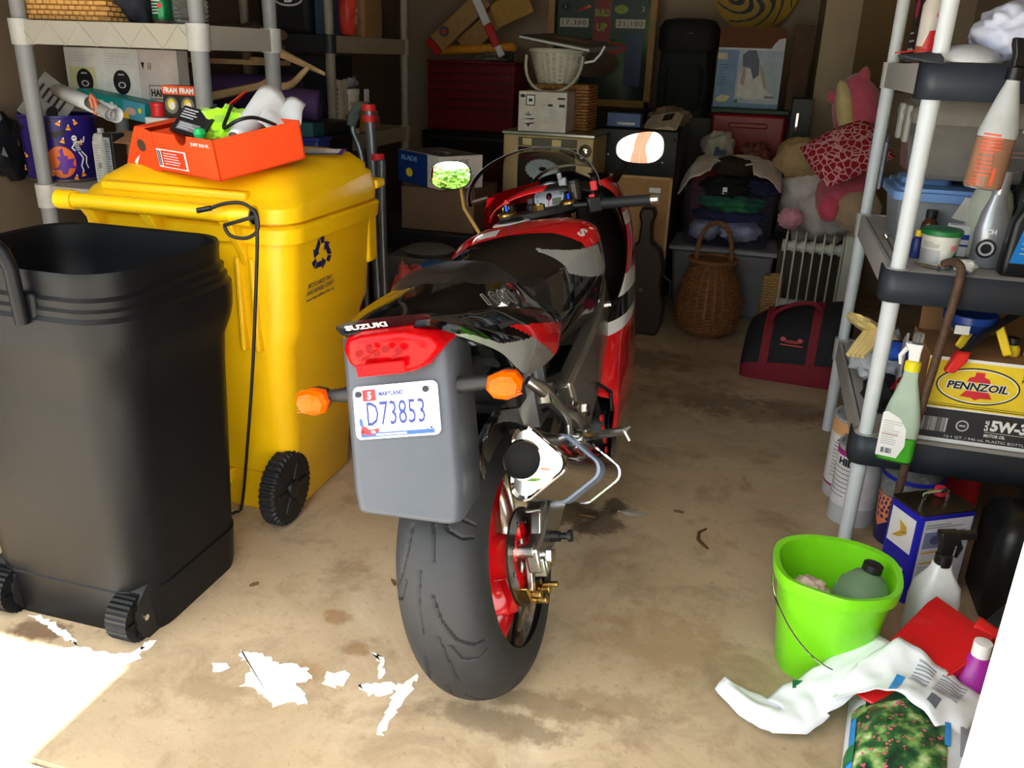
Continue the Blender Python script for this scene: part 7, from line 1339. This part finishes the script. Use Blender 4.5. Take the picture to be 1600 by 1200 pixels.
def pB(pr):
    f0=pr.fn; pr.fn=lambda a,b,h:f0(a,b*.9,h)
    pr.rect(-.12,.0,.12,.07,LGREY); pr.rect(-.12,.07,.12,.28,M('can label white',(222,222,226),.45)); pr.rect(-.12,.26,.12,.28,M('magenta stripe',(170,40,130),.45)); pr.lines(-.08,.10,.04,.22,7,GREY,5,.22); pr.text('HID',-.05,.225,.028,BLACK,wid=.06,offset=.06)
can('paint_can','white paint pail with black lettering nearest the front post',(.420,2.715,0),.072,.268,PC,pB)
mt=thing('marble_tub','clear plastic tub of coloured marbles with orange and navy label','tub',(.560,2.62,0)); MB().lathe([(.072,0),(.074,.004),(.088,.27),(.091,.272),(.091,.285),(.086,.285),(.070,.008),(0,.008)],36).build('tub_body',M('clear tub plastic',(205,210,208),.15,trans=.75,ior=1.15),mt)
for k in range(2): MB().lathe([(.0885+.0*k,.225),(.092,.228),(.092,.236),(.0885,.238)],36,cap=False).build('blue_band',M('blue band',(36,44,180),.4),mt) if k==0 else None
def tf2(a,b,h): 
    r=.075+.014*b/.27+h; th=R_(-112)+a/.08; return Vector((r*math.cos(th),r*math.sin(th),b))
pr=Print(fn=tf2); pr.rect(-.12,.0,.12,.16,M('tub navy',(28,30,92),.4)); pr.poly([(-.12,.165),(.12,.165),(.11,.10),(.07,.05),(.05,.09),(.0,.04),(-.02,.09),(-.07,.05),(-.11,.09)],M('peach orange',(240,140,96),.45)); pr.build('tub_label',mt)
rnd=random.Random(5); mcols=[M('marble %d'%i,c,.1) for i,c in enumerate(((30,110,60),(60,80,170),(220,215,200),(190,70,60),(210,190,70),(110,70,120)))]
sph=None
bm=bmesh.new(); bmesh.ops.create_uvsphere(bm,u_segments=10,v_segments=6,radius=.009); sm=[]
for i in range(6):
    me=bpy.data.meshes.new('marble'); bm.to_mesh(me); me.materials.append(mcols[i]); me.polygons.foreach_set('use_smooth',[True]*len(me.polygons)); sm.append(me)
bm.free()
for k in range(46):
    a=rnd.uniform(0,6.28); r=.068*math.sqrt(rnd.random()); o=bpy.data.objects.new('marble',sm[k%6]); COL.objects.link(o); o.parent=mt; o.location=(r*math.cos(a),r*math.sin(a),.19+rnd.uniform(-.008,.012))
MB().lathe([(.070,.010),(.078,.18),(0,.18)],28).build('marble_fill',M('mixed marbles',(90,96,90),.3,var=.6,scale=90),mt)
# blue metal can
bcn=thing('thinner_can','blue rectangular metal solvent can with white printed panels','can',(.570,2.34,0),R_(31)); BCM=M('royal blue tin',(28,30,176),.3,var=.04); MB().loft([rr(0,0,.090,.062,.012,z,3) for z in(0,.275)]).build('can_body',BCM,bcn,bevel=.002); MB().loft([rr(0,0,.090*k,.062*k,.012,z,3) for z,k in((.2755,1.01),(.281,1.01),(.2812,.97),(.277,.96))]).build('can_top',M('dark tin top',(74,66,52),.35,.8),bcn)
MB().tube([(-.04,.0,.279),(-.04,.0,.305),(-.03,.0,.312),(.03,.0,.312),(.04,.0,.305),(.04,.0,.279)],.006,8).build('wire_handle',CHROME,bcn); MB().lathe([(.016,.279),(.016,.30),(.013,.303),(0,.303)],18,c=(.045,.035,0)).build('red_cap',M('cap red',(205,40,60),.4),bcn)
pr=Print((-.090,-.0625,0),(1,0,0),(0,0,1)); pr.rect(.012,.01,.168,.262,M('can panel white',(208,212,224),.45)); pr.lines(.02,.235,.15,.25,2,GREY,1,.35); pr.rect(.02,.175,.15,.225,M('blurry blue art',(120,130,170),.5)); pr.ell(.06,.20,.02,.014,M('blurry blue dark',(70,76,130),.5)); pr.ell(.11,.205,.025,.012,M('blurry blue dark',(70,76,130),.5)); pr.rect(.02,.160,.15,.165,M('gold line',(205,165,50),.5)); pr.rect(.02,.128,.08,.133,M('gold line',(205,165,50),.5)); pr.lines(.02,.02,.15,.12,14,M('panel text',(150,154,170),.5),4,.3); pr.rect(.02,.05,.06,.055,M('gold line',(205,165,50),.5)); pr.build('front_panel',bcn)
pr=Print((-.0905,.062,0),(0,-1,0),(0,0,1)); pr.rect(.015,.15,.11,.255,WHITE); pr.poly([(.03,.17),(.06,.20),(.05,.23),(.08,.22),(.085,.20),(.06,.18)],M('gold line',(205,165,50),.5)); pr.poly([(.06,.19),(.09,.21),(.07,.20)],BLUE); pr.rect(.025,.03,.10,.10,WHITE); pr.build('side_panel',bcn)
# red jug, black tank
rj=thing('red_jug','red plastic jug at the back under the lower shelf','jug',(.725,2.80,0)); MB().loft([rr(0,0,.07*k,.06*k,.03*k,z,4) for z,k in((0,.95),(.01,1),(.18,1.0),(.23,.75),(.25,.35),(.27,.33))]).build('jug_body',M('jug red',(196,28,40),.4),rj); MB().lathe([(.024,.27),(.024,.292),(0,.294)],18).build('jug_cap',M('cap red',(205,40,60),.4),rj)
bk_=thing('black_jug','large black plastic fluid jug at the far right floor','jug',(.80,2.34,0)); MB().loft([rr(0,0,.085*k,.12*k,.04*k,z,5) for z,k in((0,.95),(.01,1.0),(.24,1.0),(.28,.85),(.30,.5))]).build('jug_body',BPLAST,bk_,smooth=50); MB().tube([(0,-.06,.29),(0,-.05,.335),(0,.04,.335),(0,.06,.29)],.014,10).build('jug_handle',BPLAST,bk_)
# hedge-trimmer-like black tool with yellow lettering leaning at the jamb
bt_=thing('black_power_tool','black power tool with worn yellow lettering leaning at the right','tool',(.70,2.02,0)); a,b=Vector((-.06,-.10,.15)),Vector((.13,.0,.36)); mb=MB(); mb.loft([[p+Vector((0,-.03,-.03)),p+Vector((0,.03,-.03)),p+Vector((0,.03,.03)),p+Vector((0,-.03,.03))] for p in(a,a.lerp(b,.5),b)]); mb.build('tool_body',BPLAST,bt_,bevel=.008)
MB().tube([(.10,.0,.30),(.12,.02,.10),(.12,.03,.006)],.02,10).build('tool_leg',BPLAST,bt_)
d=(b-a).normalized(); v=Vector((0,0,1)); v=(v-d*v.dot(d)).normalized(); pr=Print(a+Vector((0,-.0325,0))-v*.012,d,v); pr.text('DEWAL',.09,0,.022,M('worn cream ink',(205,195,150),.6),wid=.10,offset=.03); pr.rect(.06,.0,.078,.02,YEL); pr.build('tool_lettering',bt_)
for k in range(5): p=a+d*(.02*k)+Vector((0,-.034,-.035)); MB().box(p,(.012,.006,.020)).build('vent_fin',BPLAST,bt_)
# ---- green bucket and contents
LIME=M('lime green plastic',(122,214,24),.35,var=.04); bu_=thing('green_bucket','lime green squarish bucket with pouring lip and white-grip bail','bucket',(.285,1.905,0),R_(0))
def bring(k,z):
    out=[]
    base=[(-.125,-.02),(-.10,-.085),(-.035,-.115),(.03,-.125),(.11,-.085),(.135,-.01),(.125,.07),(.07,.115),(0,.125),(-.07,.11),(-.12,.06)]
    N=len(base)
    for i in range(N):
        for j in range(4): out.append(tuple(q*k for q in cat(base[i-1],base[i],base[(i+1)%N],base[(i+2)%N],j/4)))
    return [(x,y,z) for x,y in out]
MB().loft([bring(k,z) for z,k in((0,.78),(.004,.80),(.245,1.0),(.247,1.09),(.275,1.12),(.281,1.11),(.278,1.0),(.24,.97),(.008,.77),(.006,.5))]).build('bucket_body',LIME,bu_,smooth=40)
bh=[( -.140,-.03,.245),(-.130,-.07,.215),(-.09,-.115,.165),(-.04,-.145,.125),(.015,-.155,.10),(.06,-.15,.10)]
MB().tube(spline(bh,5),.0022,6).build('bail_wire',CHROME,bu_); MB().cyl((.035,-.153,.10),(.125,-.135,.118),.010,n=14).build('bail_grip',WHITE,bu_); MB().tube([(.035,-.153,.10),(.028,-.156,.06),(.04,-.15,.01)],.005,8).build('bail_end',RUBBER,bu_)
jb=bottle('clear_jug','clear plastic jug with black cap lying in the green bucket',(.345,1.90,.155),[(.045,0),(.062,.01),(.066,.055),(.058,.085),(.034,.115),(.020,.125)],M('smoky clear plastic',(190,205,190),.1,trans=.8,ior=1.2),cat='jug',cap=[(.023,.126),(.023,.144),(.019,.147),(0,.147)],capmat=BLACK); jb.rotation_euler=(R_(-6),R_(10),0)
cloth('stone_lump','rough pinkish white lump inside the green bucket',(.232,1.885,.205),(.048,.045,.04),M('chalky stone',(214,196,180),.95,var=.15,scale=40,bump=.6,bscale=60),3,.2,cat='stone',sub=4)
o=MB().lathe([(0,.010),(.085,.011),(.09,.10),(0,.13)],24).build('packing_fill',M('grey green filler',(120,140,96),.8),loc=(.285,1.905,0)); o.parent=None; tag(o,'grey green rubbish filling the green bucket','rubbish')
# ---- white trigger bottle, red dustpan, soil bag, magenta bottle
ws=thing('white_spray_bottle','white spray bottle with black trigger behind the red scoop','spray bottle',(.545,2.04,0),R_(20)); MB().loft([rr(0,0,.052*k,.038*k,.02*k,z,5) for z,k in((0,1),(.01,1.05),(.16,1.05),(.20,.95),(.235,.55),(.25,.42),(.262,.40))]).build('bottle_body',M('white bottle plastic',(226,230,234),.4),ws,smooth=50); trigger(ws,.285,BPLAST,BPLAST,-1); pr=Print((-.02,-.0402,.13),(1,0,0),(0,0,1)); pr.rect(0,.0,.05,.012,ORANGE); pr.build('bottle_label',ws)
RDP=M('glossy red metal',(206,24,28),.3,coat=.3,var=.04); dp=thing('red_scoop','long red sheet metal scoop lying across the soil bag','scoop',(.475,1.82,.150)); q0=Vector((-.13,-.12,-.055)); q1=Vector((.155,.065,.075))
mb=MB(); mb.loft([[(-.15,-.10,-.07),(-.06,-.16,-.072),(-.06,-.16,-.066),(-.15,-.10,-.064)],[(.03,.11,.055),(.145,.01,.035),(.145,.01,.042),(.03,.11,.062)],[(.055,.145,.055),(.165,.045,.035),(.165,.045,.042),(.055,.145,.062)]]); mb.loft([[(.145,.01,.042),(.150,.006,.042),(.152,.004,.012),(.146,.008,.012)],[(-.06,-.16,-.066),(-.056,-.164,-.066),(-.056,-.164,-.07),(-.06,-.16,-.07)]]); mb.build('scoop_pan',RDP,dp,bevel=.003); MB().tube([(.13,.08,.045),(.20,.05,.02),(.27,.02,-.005),(.31,.0,-.03)],[.022,.02,.018,.016],10).build('scoop_handle',RDP,dp); MB().tube([(.06,.13,.045),(.09,.12,-.02),(.08,.10,-.105)],.012,8).build('scoop_stand',BPLAST,dp)
mg=bottle('magenta_bottle','magenta plastic bottle with white cap beside the door jamb',(.60,1.80,0),[(.045,0),(.05,.01),(.05,.13),(.03,.165),(.018,.18)],M('magenta plastic',(160,40,150),.35),cap=[(.019,.181),(.019,.215),(0,.217)],capmat=WHITE)
bottle('white_jar','white round jar on the floor between scoop and bottle',(.585,1.93,0),[(.045,0),(.048,.005),(.048,.10),(.04,.112)],M('white jar plastic',(205,206,200),.4),cap=[(.042,.113),(.042,.13),(0,.132)],capmat=M('white jar plastic',(205,206,200),.4),cat='jar')
o=MB().tube([(0,0,.005),(-.10,.10,.02),(-.17,.22,.03)],.012,8).build('black_stick',RUBBER,loc=(.50,1.88,0)); tag(o,'black tool handle on the floor behind the bucket','handle')
# soil bag
sg_=thing('soil_bag','torn white plastic soil bag with garden picture at lower right','bag',(.42,1.60,0)); WF=M('white bag film',(228,232,236),.32,var=.03,bump=.25,bscale=14)
def bagfn(u,v):
    x=-.10+.30*u+.02*v; y=-.16+.36*v; e=(1-abs(2*u-1)**2.5)*(1-abs(2*v-1)**2.5); z=.012+.105*max(0,e)**.6+.012*noise.noise(Vector((u*5,v*5,2)))*(e>0)+.06*max(0,v-.6)*max(0,e)
    return Vector((x+.03*(v-.5),y,max(.004,z)))
mb=MB(); mb.grid(40,40,bagfn); mb.grid(12,12,lambda u,v:(-.10+.30*u+.02*v+.03*(v-.5),-.16+.36*v,.003)); mb.build('bag_body',WF,sg_,smooth=180)
def bp_(a,b,h): 
    p=bagfn(a,b); return p+Vector((0,0,h*4+.0008))
def patch(pr,u0,u1,v0,v1,mat,n=14,inset=None):
    vs=[];fs=[]
    for i in range(n+1):
        for j in range(n+1): vs.append((u0+(u1-u0)*i/n,v0+(v1-v0)*j/n))
    for i in range(n):
        for j in range(n): fs.append((i*(n+1)+j,(i+1)*(n+1)+j,(i+1)*(n+1)+j+1,i*(n+1)+j+1))
    pr.shape(vs,fs,mat)
GAR=bpy.data.materials.new('garden picture print'); GAR.use_nodes=True; n_=GAR.node_tree.nodes; l_=GAR.node_tree.links; t_=n_.new('ShaderNodeTexCoord'); v_=n_.new('ShaderNodeTexVoronoi'); v_.inputs['Scale'].default_value=190; n2=n_.new('ShaderNodeTexNoise'); n2.inputs['Scale'].default_value=26; n2.inputs['Detail'].default_value=6; r_=n_.new('ShaderNodeValToRGB'); e=r_.color_ramp.elements; e[0].position=.36; e[0].color=lin((22,50,34))+(1,); e[1].position=.72; e[1].color=lin((225,220,190))+(1,); q=e.new(.48); q.color=lin((50,96,52))+(1,); q=e.new(.58); q.color=lin((130,165,90))+(1,)
rv=n_.new('ShaderNodeValToRGB'); rv.color_ramp.elements[0].position=.93; rv.color_ramp.elements[0].color=(0,0,0,1); rv.color_ramp.elements[1].position=.95; rv.color_ramp.elements[1].color=(1,1,1,1); sx_=n_.new('ShaderNodeSeparateColor'); mx=n_.new('ShaderNodeMix'); mx.data_type='RGBA'; mx.inputs[7].default_value=lin((205,90,110))+(1,)
l_.new(t_.outputs['Object'],v_.inputs['Vector']); l_.new(t_.outputs['Object'],n2.inputs['Vector']); l_.new(n2.outputs['Fac'],r_.inputs['Fac']); l_.new(v_.outputs['Color'],sx_.inputs[0]); l_.new(sx_.outputs[0],rv.inputs['Fac']); l_.new(rv.outputs['Color'],mx.inputs[0]); l_.new(r_.outputs['Color'],mx.inputs[6]); l_.new(mx.outputs[2],n_['Principled BSDF'].inputs['Base Color']); n_['Principled BSDF'].inputs['Roughness'].default_value=.3
pr=Print(fn=bp_,base=.0002); patch(pr,.02,.62,.02,.70,GAR); patch(pr,.10,.60,.66,.88,M('bag dark green print',(20,62,42),.35)); patch(pr,.36,.48,.80,.93,M('bag sky blue print',(50,140,215),.35),6); patch(pr,.60,.64,.34,.80,M('bag sky blue print',(50,140,215),.35),8); patch(pr,.02,.05,.10,.6,M('bag sky blue print',(50,140,215),.35),8); patch(pr,.68,.92,.55,.85,M('bag grey text block',(150,154,164),.45),8); patch(pr,.70,.9,.3,.5,M('bag grey text block',(150,154,164),.45),8); patch(pr,.40,.50,.72,.80,M('bag barcode grey',(180,184,190),.45),5); patch(pr,.20,.34,.02,.10,M('bag leaf green print',(80,180,40),.35),5); patch(pr,.42,.54,.02,.10,M('bag leaf green print',(80,180,40),.35),5); patch(pr,.0,.05,.22,.34,M('bag logo green',(30,110,60),.35),5); pr.build('bag_print',sg_)
# torn flap trailing to the left and the upper fold
fp=[gz(1128,1070,.02),gz(1180,1108,.02),gz(1225,1122,.03),gz(1262,1092,.05),gz(1310,1060,.09),gz(1385,1010,.14)]
def flap(u,v):
    k=u*(len(fp)-1); i=min(int(k),len(fp)-2); p=fp[i].lerp(fp[i+1],k-i)-Vector(sg_.location); wdt=.022+.030*math.sin(math.pi*min(1,u*1.0+.1))+.06*u; d=(fp[min(i+1,len(fp)-1)]-fp[i]).normalized(); s_=Vector((-d.y,d.x,0)); return p+s_*wdt*(v-.5)*1.6+Vector((0,0,.018*math.sin(v*3.1)+.010*noise.noise(Vector((u*9,v*4,1)))))
MB().grid(40,12,flap).build('torn_flap',WF,sg_,solid=.0012,smooth=180)
o=MB().prism([(0,0),(.05,.012),(.045,.03),(.0,.022)],gz(1238,1075,.062)-Vector(sg_.location),(1,0,0),(0,.9,.3),.0012).build('green_corner',M('bag green corner',(24,100,60),.4),sg_)

fq=[(gz(1345,1035,.13),gz(1300,1085,.10)),(gz(1402,1000,.17),gz(1365,1078,.125)),(gz(1450,1025,.165),gz(1410,1090,.135)),(gz(1500,1058,.145),gz(1455,1125,.13)),(gz(1548,1090,.12),gz(1500,1165,.11))]
def fold(u,v):
    k=u*(len(fq)-1); i=min(int(k),len(fq)-2); f=k-i; a_=fq[i][0].lerp(fq[i+1][0],f); b_=fq[i][1].lerp(fq[i+1][1],f); p=a_.lerp(b_,v)-Vector(sg_.location)
    return p+Vector((0,0,.010*math.sin(v*5+u*6)+.010*noise.noise(Vector((u*8,v*4,3)))))
MB().grid(36,14,fold).build('upper_fold',WF,sg_,solid=.0012,smooth=180)
pr=Print(fn=lambda a,b,h:fold(a,b)+Vector((0,-h,h*2+.001)),base=.0004); TXG=M('bag grey text block',(150,154,164),.45)
def fpatch(u0,u1,v0,v1,mat,n=8):
    vs=[(u0+(u1-u0)*i/n,v0+(v1-v0)*j/n) for i in range(n+1) for j in range(n+1)]; fs=[(i*(n+1)+j,(i+1)*(n+1)+j,(i+1)*(n+1)+j+1,i*(n+1)+j+1) for i in range(n) for j in range(n)]; pr.shape(vs,fs,mat); pr.lay-=.00025
for k in range(7): fpatch(.46,.60,.12+k*.07,.15+k*.07,TXG,4); fpatch(.64,.84,.10+k*.07,.13+k*.07,TXG,4)
fpatch(.66,.74,.66,.86,M('bag dark text block',(110,114,126),.45),4); fpatch(.36,.43,.55,.95,M('bag sky blue print',(50,140,215),.35),5); pr.build('fold_print',sg_)
